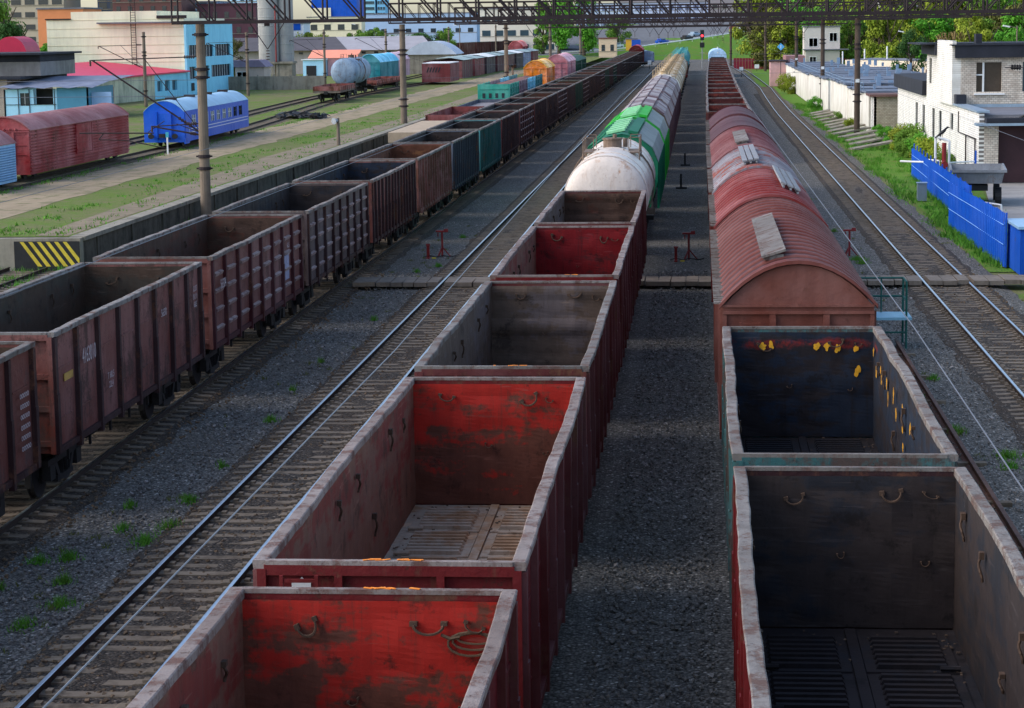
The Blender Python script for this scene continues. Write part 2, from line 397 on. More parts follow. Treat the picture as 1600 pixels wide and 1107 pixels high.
# yard of the garages on the right, far road and its embankment
sheet('garage_yard', [(15.2, 84), (60, 84), (60, 142), (16.7, 142), (16.7, 128), (15.0, 112)], -.27, M_YARD)
b = MB()
rd = [(-260, 610, 1.2), (-120, 612, 1.2), (-60, 608, 1.25), (-40, 606, 1.4), (-25, 618, 2.4), (-8, 640, 4.4), (10, 668, 6.8), (28, 700, 9.4), (70, 760, 13), (130, 840, 16)]
top = []
for i, p in enumerate(rd):
    a = rd[max(0, i - 1)]; c = rd[min(len(rd) - 1, i + 1)]; d = Vector((c[0] - a[0], c[1] - a[1])).normalized(); n = Vector((-d.y, d.x))
    top.append((Vector(p), n))
rows = []
for p, n in top:
    h = p.z
    rows.append([(p.x - n.x * (9 + h * 5), p.y - n.y * (9 + h * 5), -.3), (p.x - n.x * 9, p.y - n.y * 9, h - .03), (p.x + n.x * 60, p.y + n.y * 60, h + 1.2), (p.x + n.x * (62 + h * 4), p.y + n.y * (62 + h * 4), -.3)])
b.shell(rows); struct(b.build('road_embankment', M_GREEN))
b = MB(); b.shell([[(p.x - n.x * 6.5, p.y - n.y * 6.5, p.z), (p.x + n.x * 6.5, p.y + n.y * 6.5, p.z + .3), (p.x + n.x * 50, p.y + n.y * 50, p.z + 1.15)] for p, n in top]); struct(b.build('road', M_ASPHALT))
b = MB(); b.shell([[(p.x - n.x * .15, p.y - n.y * .15, p.z + .17), (p.x + n.x * .15, p.y + n.y * .15, p.z + .18)] for p, n in top]); struct(b.build('road_marking', M_WHITE))
t = thing('guard_rail', 'pale guard rail along the far embankment road above the trains', 'guard rail')
b = MB(); b2 = MB()
fr = []
for (p, n), (q, m) in zip(top[:-1], top[1:]):
    nn = max(1, int((q - p).length / 5))
    for k in range(nn): fr.append((p.lerp(q, k / nn), n.lerp(m, k / nn)))
pts = [(p.x - n.x * 7.2, p.y - n.y * 7.2, p.z + .7) for p, n in fr if -45 < p.x < 120]
b.path(pts, .16, 4); b.build('rail', M_WHITE, t)
for p in pts: MB().box(p[0] - .08, p[0] + .08, p[1] - .08, p[1] + .08, p[2] - .75, p[2]).build('post', M_WHITE, t)

# ------------------------------------------------------------------ tracks
RAILP = [(-.036, -.175), (-.036 - .035, -.185), (.071, -.185), (.036, -.175), (.01, -.16), (.01, -.045), (.036, -.035), (.036, -.004), (.026, 0), (-.026, 0), (-.036, -.004), (-.036, -.035), (-.01, -.045), (-.01, -.16)]
def make_track(name, label, xf, y0, y1, z=0.0, sleepers=True, near=100, shiny=True, step=.58, ends=None, sy0=None):
    t = thing(name, label, 'railway track', (0, 0, z))
    for s in (-1, 1):
        b = MB(); y = y0; ys = []
        while y < y1: ys.append(y); y += 6 if y < 150 else 14
        ys.append(y1); rings = []
        for y in ys: rings.append([(xf(y) + s * .795 + px, y, pz) for px, pz in RAILP])
        n = len(RAILP); i = 0
        for rg in rings: b.v.extend(rg)
        for a in range(len(rings) - 1):
            for k in range(n):
                j = (k + 1) % n; b.m = 1 if k in (7, 8, 9, 10) and shiny else 0
                b.f.append((a * n + k, a * n + j, (a + 1) * n + j, (a + 1) * n + k)); b.mi.append(b.m)
        b.build('rail', [M_RAILSIDE, M_RAILTOP], t)
    if not sleepers: return t
    sb = MB(); sb.prism([(-1.35, -.35), (1.35, -.35), (1.35, -.15), (.95, -.128), (.5, -.128), (.45, -.15), (-.45, -.15), (-.5, -.128), (-.95, -.128), (-1.35, -.15)], -.125, .125)
    for s in (-1, 1):
        for q in (-1, 1): sb.box(s * .795 + q * .13 - .05, s * .795 + q * .13 + .05, -.07, .07, -.13, -.085)
    sm = sb.mesh('sleeper', [M_SLEEPER]); cnt = 0; y = (sy0 or y0) + .3; far = MB(); rs = random.Random(hash(name) % 99 + 3)
    while y < y1:
        if near and cnt < near:
            o = link('sleeper', sm, t, (xf(y) + rs.uniform(-.03, .03), y, rs.uniform(-.012, .006)), rs.uniform(-.012, .012))
        elif y < 330: far.box(xf(y) - 1.35, xf(y) + 1.35, y - .125, y + .125, -.35, -.14)
        cnt += 1; y += step
    if far.v: o = far.build('sleepers', M_SLEEPER, t); o['kind'] = 'stuff'
    return t
XB, XC, XA = -8.80, -3.49, -14.30
def xE(y):
    if y < 230: return 8.95
    pts = [(230, 8.95), (280, 9.3), (320, 9.7), (360, 9.5), (420, 9.0), (470, 8.2), (560, 5.5), (650, 2)]
    for (a, xa), (b_, xb) in zip(pts[:-1], pts[1:]):
        if y <= b_:
            u = (y - a) / (b_ - a); return xa + (xb - xa) * u
    return 2
def xD(y): return 1.98 + (max(0, y - 90) / 300) ** 2 * 1.3
make_track('railway_track', 'empty track with bright rails between the left train and the red centre wagons', lambda y: XB, 14, 560, sy0=24)
make_track('railway_track', 'empty double-railed track with shiny rails right of the boxcars, beside the blue fence', xE, 14, 640, sy0=44)
make_track('railway_track', 'track under the long train of open wagons on the left', lambda y: XA + .12, 14, 560, near=100, shiny=True, sy0=36)
make_track('railway_track', 'track under the centre train of open wagons and tankers', lambda y: XC, 6, 560, sleepers=False, shiny=False)
make_track('railway_track', 'track under the right-hand train of dark wagons and red boxcars', xD, 6, 560, sleepers=False, shiny=False)
make_track('railway_track', 'siding beside the platform wall holding flat wagons', lambda y: -21.6, 86, 420, near=0, shiny=False)
make_track('railway_track', 'rusty dead-end track in grass at the striped platform end', lambda y: -27.2, 52, 84.6, near=50, shiny=False)
def lerpt(pts):
    def f(y):
        if y <= pts[0][0]: return pts[0][1]
        for (a, xa), (b_, xb) in zip(pts[:-1], pts[1:]):
            if y <= b_: u = (y - a) / (b_ - a); u = u * u * (3 - 2 * u) if False else u; return xa + (xb - xa) * u
        return pts[-1][1]
    return f
xT1 = lerpt([(95, -37.6), (160, -37.6), (190, -38.9), (215, -40.6), (240, -42.0), (262, -42.7), (300, -42.3), (340, -40.5), (380, -40.6), (500, -41)])
xT2 = lerpt([(95, -42.6), (160, -43.0), (190, -43.9), (215, -45.2), (257, -46.9), (330, -47.5), (500, -52)])
make_track('railway_track', 'left yard track carrying the red vans and the blue coach', xT1, 100, 500, z=ZY + .16, near=0, shiny=False)
make_track('railway_track', 'rearmost left yard track passing behind the blue coach', xT2, 100, 500, z=ZY + .16, near=0, shiny=False)
# rusty spare rail lying beside the dark wagons
t = thing('spare_rail', 'single rusty rail lying in weeds right of the dark open wagons', 'rail', (0, 0, 0))
b = MB(); prof = [(x * 1.3, z) for x, z in RAILP]; rg = []
for y in (30, 38, 46, 54, 64): rg.append([(5.85 + px, y, pz - .02) for px, pz in prof])
b.shell(rg, True); b.build('rail', plain('brown_rust', c8(96, 70, 60), .85, .3, 3), t)
b = MB()
for k in range(9): b.obox((5.72, 31 + k * 3.9, -.2), 1.0, .22, .10, .05 * ((k * 7) % 3 - 1))
o = b.build('tie_ends', M_SLEEPER, t)
# plank crossing
t = thing('plank_crossing', 'wooden plank foot crossing laid over all the tracks', 'crossing', (0, 79.2, 0))
rs = random.Random(8)
def planks(x0, x1):
    x = x0
    bb = MB()
    while x < x1:
        w = rs.uniform(.42, .6); bb.obox((x + w / 2, rs.uniform(-.06, .06), -.02 + rs.uniform(-.015, .015)), w - .03, 1.75, .16, rs.uniform(-.02, .02)); x += w
    bb.build('deck_section', M_WOOD, t)
for a, c in ((-12.9, -9.75), (-9.45, -8.1), (-7.85, -4.5), (-2.5, .9), (3.0, 8.0), (8.3, 9.6), (9.9, 11.6)): planks(a, c)

# ------------------------------------------------------------------ rolling stock
WL = 12.75
def bulge(seed, amp=.5):
    def f(y, s):
        e = math.sin(math.pi * min(1, max(0, y / WL)))
        return amp * (.055 * noise.noise((y * .33, seed * 3.7 + s * 9, 0)) + .028 * noise.noise((y * 1.1, seed * 1.7 + s * 5, 4))) * min(1, e * 2.2) + .02 * e
    return f

def wheelset_mesh():
    b = MB()
    for s in (-1, 1):
        b.tube((s * .74, 0, .475), (s * .86, 0, .475), .475, 18); b.tube((s * .72, 0, .475), (s * .745, 0, .475), .50, 18); b.tube((s * .86, 0, .475), (s * .89, 0, .475), .17, 8)
    b.tube((-1.08, 0, .475), (1.08, 0, .475), .08, 8)
    return b.mesh('wheelset', [M_RUN])
def bogie_mesh():
    b = MB()
    for s in (-1, 1):
        x0, x1 = (s * .98, s * 1.12) if s > 0 else (s * 1.12, s * .98)
        b.box(x0, x1, -1.15, 1.15, .66, .80); b.box(x0, x1, -.55, .55, .24, .36)
        for q in (-1, 1):
            b.box(x0 - .02, x1 + .02, q * .925 - .17, q * .925 + .17, .36, .68)
            b.obox(((x0 + x1) / 2, q * .5, .5), .12, .14, .5, 0, q * -.6)
            for k in (-.16, .16): b.tube((s * 1.05, k + 0, .36), (s * 1.05, k, .66), .075, 7)
            b.obox((s * .80, q * 1.48, .5), .12, .08, .4, 0, q * .2)
    b.box(-1.0, 1.0, -.2, .2, .45, .9); b.box(-.5, .5, -.25, .25, .9, 1.08)
    return b.mesh('bogie', [M_RUN])
WS, BG = wheelset_mesh(), bogie_mesh()
def coupler_mesh():
    b = MB(); b.box(-.13, .13, -.75, .1, .93, 1.15); b.box(-.22, .2, -.80, -.5, .88, 1.2); b.tube((.45, .1, .95), (.5, -.4, .72), .035, 5); b.tube((.5, -.4, .72), (.4, -.75, .95), .035, 5)
    return b.mesh('coupler', [M_RUN])
CP = coupler_mesh()
def running(root, L, full, inset=1.95):
    for y in (inset, L - inset):
        g = link('bogie', BG, root, (0, y, 0))
        if full:
            for q in (-.925, .925): link('wheelset', WS, g, (0, q, 0))
    if full:
        link('coupler', CP, root, (0, 0, 0)); link('coupler', CP, root, (0, L, 0), math.pi)

M_HOOK = plain('rusty_hook', c8(74, 56, 44), .8, .4, 8)
M_EMB = paint(c8(140, 116, 110), (.10, .05, .05), amt=.35, scale=2, name='pale_pressed_ribs')  # paler than the panels around them
def gondola_meshes(seed, nb=7, emboss=False, wave=False, W2=1.53, H=3.47, amp=.7):
    """open wagon; materials 0 outside paint, 1 inside"""
    f = bulge(seed, amp); P = {}; L = WL; xi, xo = W2 - .13, W2 - .07
    rnd = random.Random(seed)
    for s in (-1, 1):
        b = MB(); b.m = 0; ys = [L * k / 36 for k in range(37)]
        zs = [1.15, 1.8, 2.5, 3.1, H - .08]
        outer = [[(s * (xo + f(y, s) * ((z - 1.15) / 2.3)), y, z) for z in zs] for y in ys]
        b.shell(outer if s < 0 else outer[::-1])
        b.m = 1
        zi = [1.15 + (H - .08 - 1.15) * q / 9 for q in range(10)]; yi = [L * q / 60 for q in range(61)]
        inner = [[(s * (xi + f(y, s) * ((z - 1.15) / 2.3) - .03 * abs(noise.noise((y * 1.3, z * 1.6, seed + s))) - (.012 if q % 8 == 4 else 0)), y, z) for z in zi] for q, y in enumerate(yi)]
        b.shell(inner if s > 0 else inner[::-1])
        b.m = 0
        b.face([(s * xo, 0, 1.15), (s * xo, L, 1.15), (s * xi, L, 1.15), (s * xi, 0, 1.15)])
        if emboss:
            eb = MB()
            for k in range(nb + 1):
                y0 = L * k / (nb + 1) if nb else 0
                for z in (1.55, 2.05, 2.55, 3.0):
                    yc = y0 + L / (nb + 1) / 2; hw = L / (nb + 1) * .29; x = s * (xo + f(yc, s) * ((z - 1.15) / 2.3))
                    eb.obox((x + s * .02, yc, z + .03), .11, hw * 2, .085, 0, 0, s * .35)
        else:
            for z in (1.75, 2.75):
                for k in range(nb + 1):
                    yc = L * (k + .5) / (nb + 1); b.obox((s * (xo + f(yc, s) * ((z - 1.15) / 2.3)), yc, z), .045, L / (nb + 1) * .62, .035)
        P['side_wall', s] = b.mesh('side_wall', [M_RIM, M_RIM])
        if emboss: P['embossed_ribs', s] = eb.mesh('embossed_ribs', [M_EMB])
        b = MB()
        for k in range(nb + 2):
            y = L * k / (nb + 1); y = min(max(y, .1), L - .1); w = .085 if 0 < k < nb + 1 else .1
            for z0, z1, ex in ((.98 if 0 < k < nb + 1 else 1.1, 2.3, .10), (2.3, H - .12, .085)):
                bx = f(y, s); xa = s * (xo + bx * ((z0 - 1.15) / 2.3)); xb = s * (xo + bx * ((z1 - 1.15) / 2.3))
                i = len(b.v)
                for (xx, z) in ((xa, z0), (xb, z1)):
                    b.v += [(xx - s * .01, y - w, z), (xx + s * ex, y - w * .8, z), (xx + s * ex, y + w * .8, z), (xx - s * .01, y + w, z)]
                for k2 in range(4):
                    j = (k2 + 1) % 4; b.idx(i + k2, i + j, i + 4 + j, i + 4 + k2)
                b.idx(i, i + 1, i + 2, i + 3); b.idx(i + 4, i + 5, i + 6, i + 7)
        b.box(min(s * (xo - .01), s * (xo + .07)), max(s * (xo - .01), s * (xo + .07)), 0.02, L - .02, 1.08, 1.2)
        P['post_row', s] = b.mesh('post_row', [M_RIM])
        b = MB(); rings = []
        for k in range(61):
            y = L * k / 60; o = f(y, s); dz = .022 * noise.noise((y * .8, seed + s * 2, 8)) + .012 * noise.noise((y * 2.6, seed, 1))
            q = [(-.085, -.10), (.075, -.10), (.085, -.012), (.07, 0), (-.07, 0), (-.085, -.012)]
            rings.append([(s * (W2 - .07 + px + o), y, H + pz + dz) for px, pz in q])
        b.shell(rings, True); b.idx(*range(6)); i = len(b.v) - 6; b.idx(*range(i, i + 6))
        P['top_rim', s] = b.mesh('top_rim', [M_RIM])
    for e in (0, 1):
        b = MB(); b.m = 0; y = .06; cx = W2 - .14
        b.face([(-cx, y, 1.1), (cx, y, 1.1), (cx, y, H - .1), (-cx, y, H - .1)])
        b.m = 1; rows = []
        nz = 30
        for k in range(nz + 1):
            z = 1.28 + (H - .1 - 1.28) * k / nz; a = (.045 * max(0, math.sin((z - 1.3) * 7.2)) if wave else .0)
            rows.append([(-cx + 2 * cx * j / 10, y + .07 + a + .05 * abs(noise.noise((j * .8, z * 1.9, seed))) + (.012 if j in (3, 7) else 0), z) for j in range(11)])
        b.shell(rows); b.m = 0
        b.box(-cx - .02, cx + .02, -.02, .0598, H - .17, H - .05)
        for z in (1.25, 1.95, 2.6): b.box(-cx, cx, -.01, .058, z, z + .11)
        for x in (-cx - .10, cx): b.box(x, x + .10, -.03, .10, 1.1, H - .1)
        for x in (-.62, .54): b.box(x, x + .09, -.02, .056, 1.1, H - .17)
        P['end_wall', e] = b.mesh('end_wall', [M_RIM, M_RIM])
        b = MB(); b.box(-cx, cx, -.02, .07, H - .05, H + .0); P['end_rim', e] = b.mesh('end_rim', [M_RIM])
    b = MB(); b.box(-cx, cx, .15, L - .15, 1.18, 1.26)
    P['floor', 0] = b.mesh('floor', [M_RIM])
    b = MB()
    for k in range(7):
        y0 = .5 + k * (L - 1.0) / 7; hl = (L - 1.0) / 7 - .12
        for s in (-1, 1):
            x0, x1 = (.09, cx - .14) if s > 0 else (-cx + .14, -.09)
            b.box(x0, x1, y0, y0 + hl, 1.262, 1.285)
            for j in range(7):
                yy = y0 + .16 + j * (hl - .28) / 6.2; b.prism([(x0 + .12, 1.28), (x1 - .12, 1.28), (x1 - .16, 1.345), (x0 + .16, 1.345)], yy - .045, yy + .045)
            b.tube((x0 if s < 0 else x1, y0 + .03, 1.33), ((x0 if s < 0 else x1) - s * .25, y0 + .03, 1.33), .035, 6)
    b.box(-.07, .07, .3, L - .3, 1.265, 1.31)
    P['floor_hatch', 0] = b.mesh('floor_hatch', [M_RIM])
    b = MB(); b.box(-.2, .2, -.1, L + .1, .82, 1.1)
    for k in range(8):
        y = .8 + k * (L - 1.6) / 7; b.box(-1.35, 1.35, y - .05, y + .05, .95, 1.15)
    b.tube((.75, 4.6, .72), (.75, 5.8, .72), .2, 10); b.box(-.9, -.45, 6, 7, .5, .95); b.tube((-1.1, 3.4, .8), (-1.1, 9.3, .8), .03, 5)
    for k in range(7):
        y0 = 1.2 + k * (L - 1.6) / 7
        for s in (-1, 1): b.obox((s * 1.18, y0 + .5, .93), .04, 1.0, .34, 0, 0, s * .5); b.obox((s * 1.36, y0 + .2, .9), .05, .06, .36)
    P['underframe', 0] = b.mesh('underframe', [M_RUN])
    b = MB()
    for x in (-1.22, -.82): b.box(x, x + .04, -.16, -.12, 1.2, H - .14)
    for k in range(7): b.box(-1.19, -.81, -.15, -.125, 1.27 + k * .33, 1.31 + k * .33)
    for z in (1.5, H - .45):
        for x in (-1.22, -.82): b.box(x, x + .04, -.125, .0, z, z + .04)
    P['ladder', 0] = b.mesh('ladder', [M_RIM])
    b = MB()
    pts = [(.155 * math.cos(math.pi * k / 8), -.03 - .02 * math.sin(math.pi * k / 8), -.12 * math.sin(math.pi * k / 8)) for k in range(9)]
    b.path(pts, .018, 5); b.obox((-.155, 0, .01), .08, .06, .06); b.obox((.16, 0, .02), .07, .06, .05)
    P['tie_ring', 0] = b.mesh('tie_ring', [M_HOOK])
    b = MB()
    pts = [(-(.03 + .02 * math.sin(j)), .05 * math.cos(j * .8), -.03 - j * .05) for j in range(6)]
    b.path(pts, .018, 5); b.box(-.05, .01, -.05, .05, -.03, .05)
    P['wall_ring', 0] = b.mesh('wall_ring', [M_HOOK])
    return P
GV = {}
def gv(key, **kw):
    if key not in GV: GV[key] = gondola_meshes(**kw)
    return GV[key]
PLAIN1 = lambda: gv('p1', seed=1, W2=1.54); PLAIN2 = lambda: gv('p2', seed=2, W2=1.54, nb=7, wave=True); PLAIN3 = lambda: gv('p3', seed=5, W2=1.54)
EMB1 = lambda: gv('e1', seed=3, nb=7, emboss=True, W2=1.59, H=3.55); PLA = lambda: gv('pa', seed=4, nb=7, W2=1.59, H=3.55); RIBA = lambda: gv('ra', seed=6, nb=13, W2=1.59, H=3.55)

HR = random.Random(99)
def gondola(P, x, y, rz, outer, inner, rim, floor, label, group, full=True, cat='freight wagon', post=None, endm=None, wallm=None, length=WL):
    root = thing('open_wagon', label, cat, (x, y, 0), rz, group); xi_ = P['floor', 0].vertices[1].co.x + .01
    for (n, s), me in P.items():
        if n in ('ladder', 'tie_ring', 'wall_ring', 'floor_hatch', 'underframe') and not full: continue
        if n == 'side_wall': link(n, me, root, mats=[outer, wallm or inner])
        elif n == 'end_wall':
            o = link(n, me, root, (0, 0, 0) if s == 0 else (0, WL, 0), 0 if s == 0 else math.pi, mats=[endm or outer, inner])
        elif n == 'end_rim': link(n, me, root, (0, 0, 0) if s == 0 else (0, WL, 0), 0 if s == 0 else math.pi, mats=[rim])
        elif n == 'post_row': link(n, me, root, mats=[post or outer])
        elif n == 'top_rim': link(n, me, root, mats=[rim])
        elif n in ('floor', 'floor_hatch'): link(n, me, root, mats=[floor])
        elif n == 'ladder':
            link(n, me, root, mats=[outer]); link(n, me, root, (0, WL, 0), math.pi, mats=[outer])
        elif n == 'tie_ring':
            for (x_, z_, q_) in ((-.78, 3.13, 1), (.62, 3.15, 1), (1.02, 3.1, .6), (-.2, 2.3, .35), (.95, 2.2, .35)): r_ = link(n, me, root, (x_ + HR.uniform(-.09, .09), WL - .17, z_ + HR.uniform(-.05, .05))); r_.scale = (q_ * HR.uniform(.6, 1.05), 1, q_ * HR.uniform(.5, 1.25)); r_.rotation_euler = (0, HR.uniform(-.5, .5), 0)
        elif n == 'wall_ring':
            for s_ in (-1, 1):
                for k_ in range(7): r_ = link(n, me, root, (s_ * (xi_ - .015), 1.2 + k_ * 1.7 + HR.uniform(-.25, .25), 3.05 - (.85 if k_ % 3 == 1 else 0) + HR.uniform(-.1, .06)), 0 if s_ > 0 else math.pi); r_.scale = (1, HR.uniform(.7, 1.2), HR.uniform(.6, 1.2))
        else: link(n, me, root)
    running(root, WL, full)
    return root

def inner_mat(name, base, rust, th=.5, scale=.7, wear=0.0, extra=None):
    """inside of a wagon: scraped paint left in big ragged patches over brown steel, dusty scuffs"""
    t = NT(name); a = t.noise(scale, 8, rough=.7); b = t.noise(5, 6, rough=.7); h = t.noise(1, 4, vec=t.map((.5, .5, 3.5)), rough=.6); d = t.noise(1, 6, vec=t.map((6, 6, .8)), rough=.7)
    col = t.mix(b, tuple(v * .55 for v in rust), tuple(v * 1.5 for v in rust))
    f = t.math('ADD', t.math('MULTIPLY', a, .62), t.math('MULTIPLY', h, .38))
    f2 = t.math('ADD', t.math('MULTIPLY', f, .8), t.math('MULTIPLY', b, .2))
    if wear:
        zz = t.sep()[2]; f2 = t.math('ADD', f2, t.math('MULTIPLY', t.math('SUBTRACT', zz, 2.35), wear))
    bs = t.mix(d, tuple(v * .6 for v in base), tuple(v * 1.25 for v in base))
    col = t.mix(t.ramp(f2, [(th, 0.0), (th + .05, 1.0)]), col, bs)
    run = t.ramp(t.noise(1, 6, vec=t.map((9, 9, .4)), rough=.7), [(.54, 0.0), (.7, .75)]); col = t.mix(run, col, tuple(v * .75 for v in rust))
    dk = t.ramp(t.noise(1.7, 7, rough=.75), [(.56, 0.0), (.63, .75)]); col = t.mix(dk, col, tuple(v * .38 for v in rust))
    sc = t.ramp(t.noise(1, 4, vec=t.map((.9, .9, 16), (.12, .1, 0)), rough=.6), [(.63, 0.0), (.68, .3)]); col = t.mix(sc, col, tuple(min(.8, v * 1.7 + .02) for v in rust))
    if extra: col = extra(t, col, b)
    scr = t.ramp(t.noise(1, 3, vec=t.map((1.2, 1.2, 9), (0.5, .4, 0))), [(.66, 0.0), (.72, .35)])
    col = t.mix(scr, col, tuple(min(.8, v * 2.2 + .03) for v in rust))
    t.bump(t.math('ADD', b, t.math('MULTIPLY', a, .8)), .4, .02)
    return t.fin(col, .78, 0, .25)
IN_RED = inner_mat('scraped_red_lining', c8(166, 36, 26), c8(92, 52, 40), th=.50, wear=.07, scale=.9)
IN_REDBR = inner_mat('red_brown_wall_lining', c8(116, 50, 42), c8(110, 76, 62), th=.52, wear=.05)
IN_DEEPRED = inner_mat('deep_red_lining', c8(116, 14, 20), c8(84, 24, 26), th=.44)
IN_GREY = inner_mat('grey_brown_lining', c8(98, 86, 84), c8(88, 72, 62), th=.5)
IN_BROWN = inner_mat('rusty_brown_lining', c8(84, 46, 34), c8(70, 50, 40), th=.5)
def _redpatch(t, col, b):
    s_ = t.sep(); zz = s_[2]; m = t.math('MULTIPLY', t.ramp(zz, [(.0, 0.0), (1.0, 1.0)]), 1.0)
    zb = t.math('SUBTRACT', 1.0, t.math('MULTIPLY', t.math('ABSOLUTE', t.math('SUBTRACT', zz, 3.14)), 3.4), True)
    n = t.noise(1.1, 5, vec=t.map((1.3, .25, 1.0)), rough=.65); fr = t.ramp(t.math('ADD', t.math('MULTIPLY', t.math('MULTIPLY', zb, n), 1.0), t.math('MULTIPLY', b, .3)), [(.47, 0.0), (.60, .9)])
    yb = t.math('MULTIPLY', t.math('GREATER_THAN', s_[1], 41.2), t.math('GREATER_THAN', s_[0], -5.0)); return t.mix(t.math('MULTIPLY', t.math('MULTIPLY', fr, yb), t.ramp(t.noise(4.5, 6, rough=.75), [(.42, 0.0), (.56, .85)])), col, c8(126, 34, 28))
IN_BLUE = inner_mat('coal_blue_lining', c8(32, 40, 54), c8(38, 32, 34), th=.47, extra=_redpatch)
IN_BLACK = inner_mat('coal_black_lining', c8(38, 37, 42), c8(50, 41, 39), th=.5)
IN_DKBR = inner_mat('dark_brown_lining', c8(62, 54, 46), c8(66, 50, 40), th=.5)
IN_ORANGE = inner_mat('orange_rust_lining', c8(122, 80, 50), c8(90, 54, 38), th=.5)
FL_GREY = inner_mat('dusty_floor', c8(170, 152, 134), c8(154, 122, 94), th=.48)
FL_DARK = inner_mat('coal_floor', c8(34, 33, 38), c8(38, 32, 33), th=.5)
P_MAROON = paint(c8(86, 31, 30), amt=.38, name='maroon_wagon_paint')
P_REDW = paint(c8(98, 18, 20), amt=.42, name='red_wagon_paint', fade=.05)
P_BRRED = paint(c8(108, 52, 42), (.06, .03, .025), amt=.5, name='brown_red_wagon_paint')
P_PURP = paint(c8(106, 58, 50), (.07, .035, .03), amt=.35, name='faded_maroon_paint')
P_GREYP = paint(c8(84, 70, 68), (.05, .035, .035), amt=.4, name='grey_purple_paint')
P_RUST = paint(c8(124, 70, 58), (.10, .045, .03), amt=.6, name='rusty_wagon_paint')
P_SLATE = paint(c8(84, 90, 104), (.05, .035, .03), amt=.35, name='slate_wagon_paint')
P_TEAL = paint(c8(50, 124, 128), (.06, .035, .03), amt=.3, name='teal_wagon_paint')
P_GREEN = paint(c8(30, 78, 58), (.05, .03, .025), amt=.3, name='green_wagon_paint')
P_DKTEAL = paint(c8(52, 92, 92), (.05, .035, .03), amt=.6, name='teal_flaking_paint')
P_POSTD = paint(c8(50, 26, 28), amt=.4, name='dark_paint_and_post_shade')  # dark paint; on left-train posts it also paints in their shaded sides
P_SLATED = paint(c8(40, 44, 56), amt=.3, name='shaded_slate_post')  # slate, teal and green posts darkened: shade of their sides put into colour
P_TEALD = paint(c8(26, 72, 72), amt=.3, name='shaded_teal_post')
P_GREEND = paint(c8(18, 50, 38), amt=.3, name='shaded_green_post')
P_POSTM = paint(c8(66, 20, 26), amt=.3, name='dark_maroon_post_paint')

# left-hand train of open wagons
YA0, PA = 40.75, 13.95
A = [
 (PLA, P_PURP, IN_DKBR, P_POSTD, 'faded pinkish open wagon at the left picture edge, nearest of the left train'),
 (PLA, P_BRRED, IN_DKBR, P_POSTD, 'brown-red open wagon with a white number, dark inside, second nearest of the left train'),
 (EMB1, P_PURP, IN_BROWN, P_POSTM, 'maroon open wagon with short pale embossed ribs and a white number, rusty orange inside end'),
 (EMB1, P_GREYP, IN_BLACK, P_POSTD, 'grey-purple open wagon with embossed ribs and a black interior, just behind the maroon one'),
 (RIBA, P_BRRED, IN_BLUE, P_POSTD, 'red-brown open wagon with many ribs, beside the short lamp post by the wall'),
 (RIBA, P_RUST, IN_ORANGE, None, 'rusty orange-brown ribbed open wagon with a brown inside end, left train'),
 (RIBA, P_SLATE, IN_BLACK, P_SLATED, 'slate blue-grey ribbed open wagon in front of the teal one, left train'),
 (RIBA, P_TEAL, IN_BLACK, P_TEALD, 'teal-green ribbed open wagon between slate and maroon wagons, left train'),
 (RIBA, P_MAROON, IN_BLACK, P_POSTD, 'maroon ribbed open wagon directly behind the teal one, left train'),
]
for k in range(33):
    y = YA0 - PA + PA * k + .15
    if k < len(A): g_, o_, i_, p_, lab = A[k]
    else:
        cols = [P_MAROON, P_GREYP, P_MAROON, P_BRRED, P_MAROON, P_GREEN]
        o_ = {14: P_GREEN, 19: P_GREEN, 21: P_GREEN}.get(k, [P_MAROON, P_GREYP, P_PURP, P_BRRED, P_MAROON][k % 5])
        cn = {P_GREEN: 'green', P_MAROON: 'maroon', P_GREYP: 'grey-purple', P_PURP: 'faded maroon', P_BRRED: 'brown-red'}[o_]
        g_, i_, p_ = RIBA if k % 3 else EMB1, [IN_BLACK, IN_BLACK, IN_BROWN][k % 3], P_GREEND if o_ is P_GREEN else P_POSTD
        lab = f'{cn} open wagon of the left train, {ordw(k - 7)} behind teal'
    r_ = gondola(g_(), XA, y, 0, o_, i_, M_RIM, FL_DARK, lab, 'open wagons of the left train', full=k < 9, post=p_)
    if k < 3: A[k] = r_

def sign_text(name, body, size, loc, rot, mat, parent, extr=.002, sx=1.0):
    cu = D.curves.new(name, 'FONT'); cu.body = body; cu.size = size; cu.extrude = extr; cu.align_x = 'CENTER'
    tmp = D.objects.new('tmp', cu); COL.objects.link(tmp); bpy.context.view_layer.update()
    me = D.meshes.new_from_object(tmp.evaluated_get(bpy.context.evaluated_depsgraph_get())); D.objects.remove(tmp)
    me.materials.clear(); me.materials.append(mat); o = D.objects.new(name, me); COL.objects.link(o); o.parent = parent
    o.location = loc; o.rotation_euler = rot; o.scale = (sx, 1, 1); return o
M_CHALK = plain('chalky_white_lettering', c8(176, 160, 160), .8, .35, 14)
RE = (R(90), 0, R(90))
sign_text('wagon_number', '4163010', .46, (1.60, 2.38, 2.62), RE, M_CHALK, A[1], sx=.62)
sign_text('stencil', 'T 68,5\n22,4', .2, (1.60, 3.96, 2.0), RE, M_CHALK, A[1])
sign_text('stencil', '5630', .26, (1.60, 8.7, 2.7), RE, M_CHALK, A[1])
sign_text('stencil', '12.07\n01.11\n68,5', .2, (1.60, 11.9, 2.9), RE, M_CHALK, A[1])
b = MB(); b.box(1.535, 1.55, .75, 1.35, 2.45, 2.6); b.build('yellow_plate', plain('dull_yellow', c8(180, 140, 70), .7, .3, 5), A[1])
sign_text('stencil', 'ooooo\nooooo\nooooo\nooooo\nooooo\nooooo', .2, (1.60, 11.95, 2.6), RE, M_CHALK, A[0])
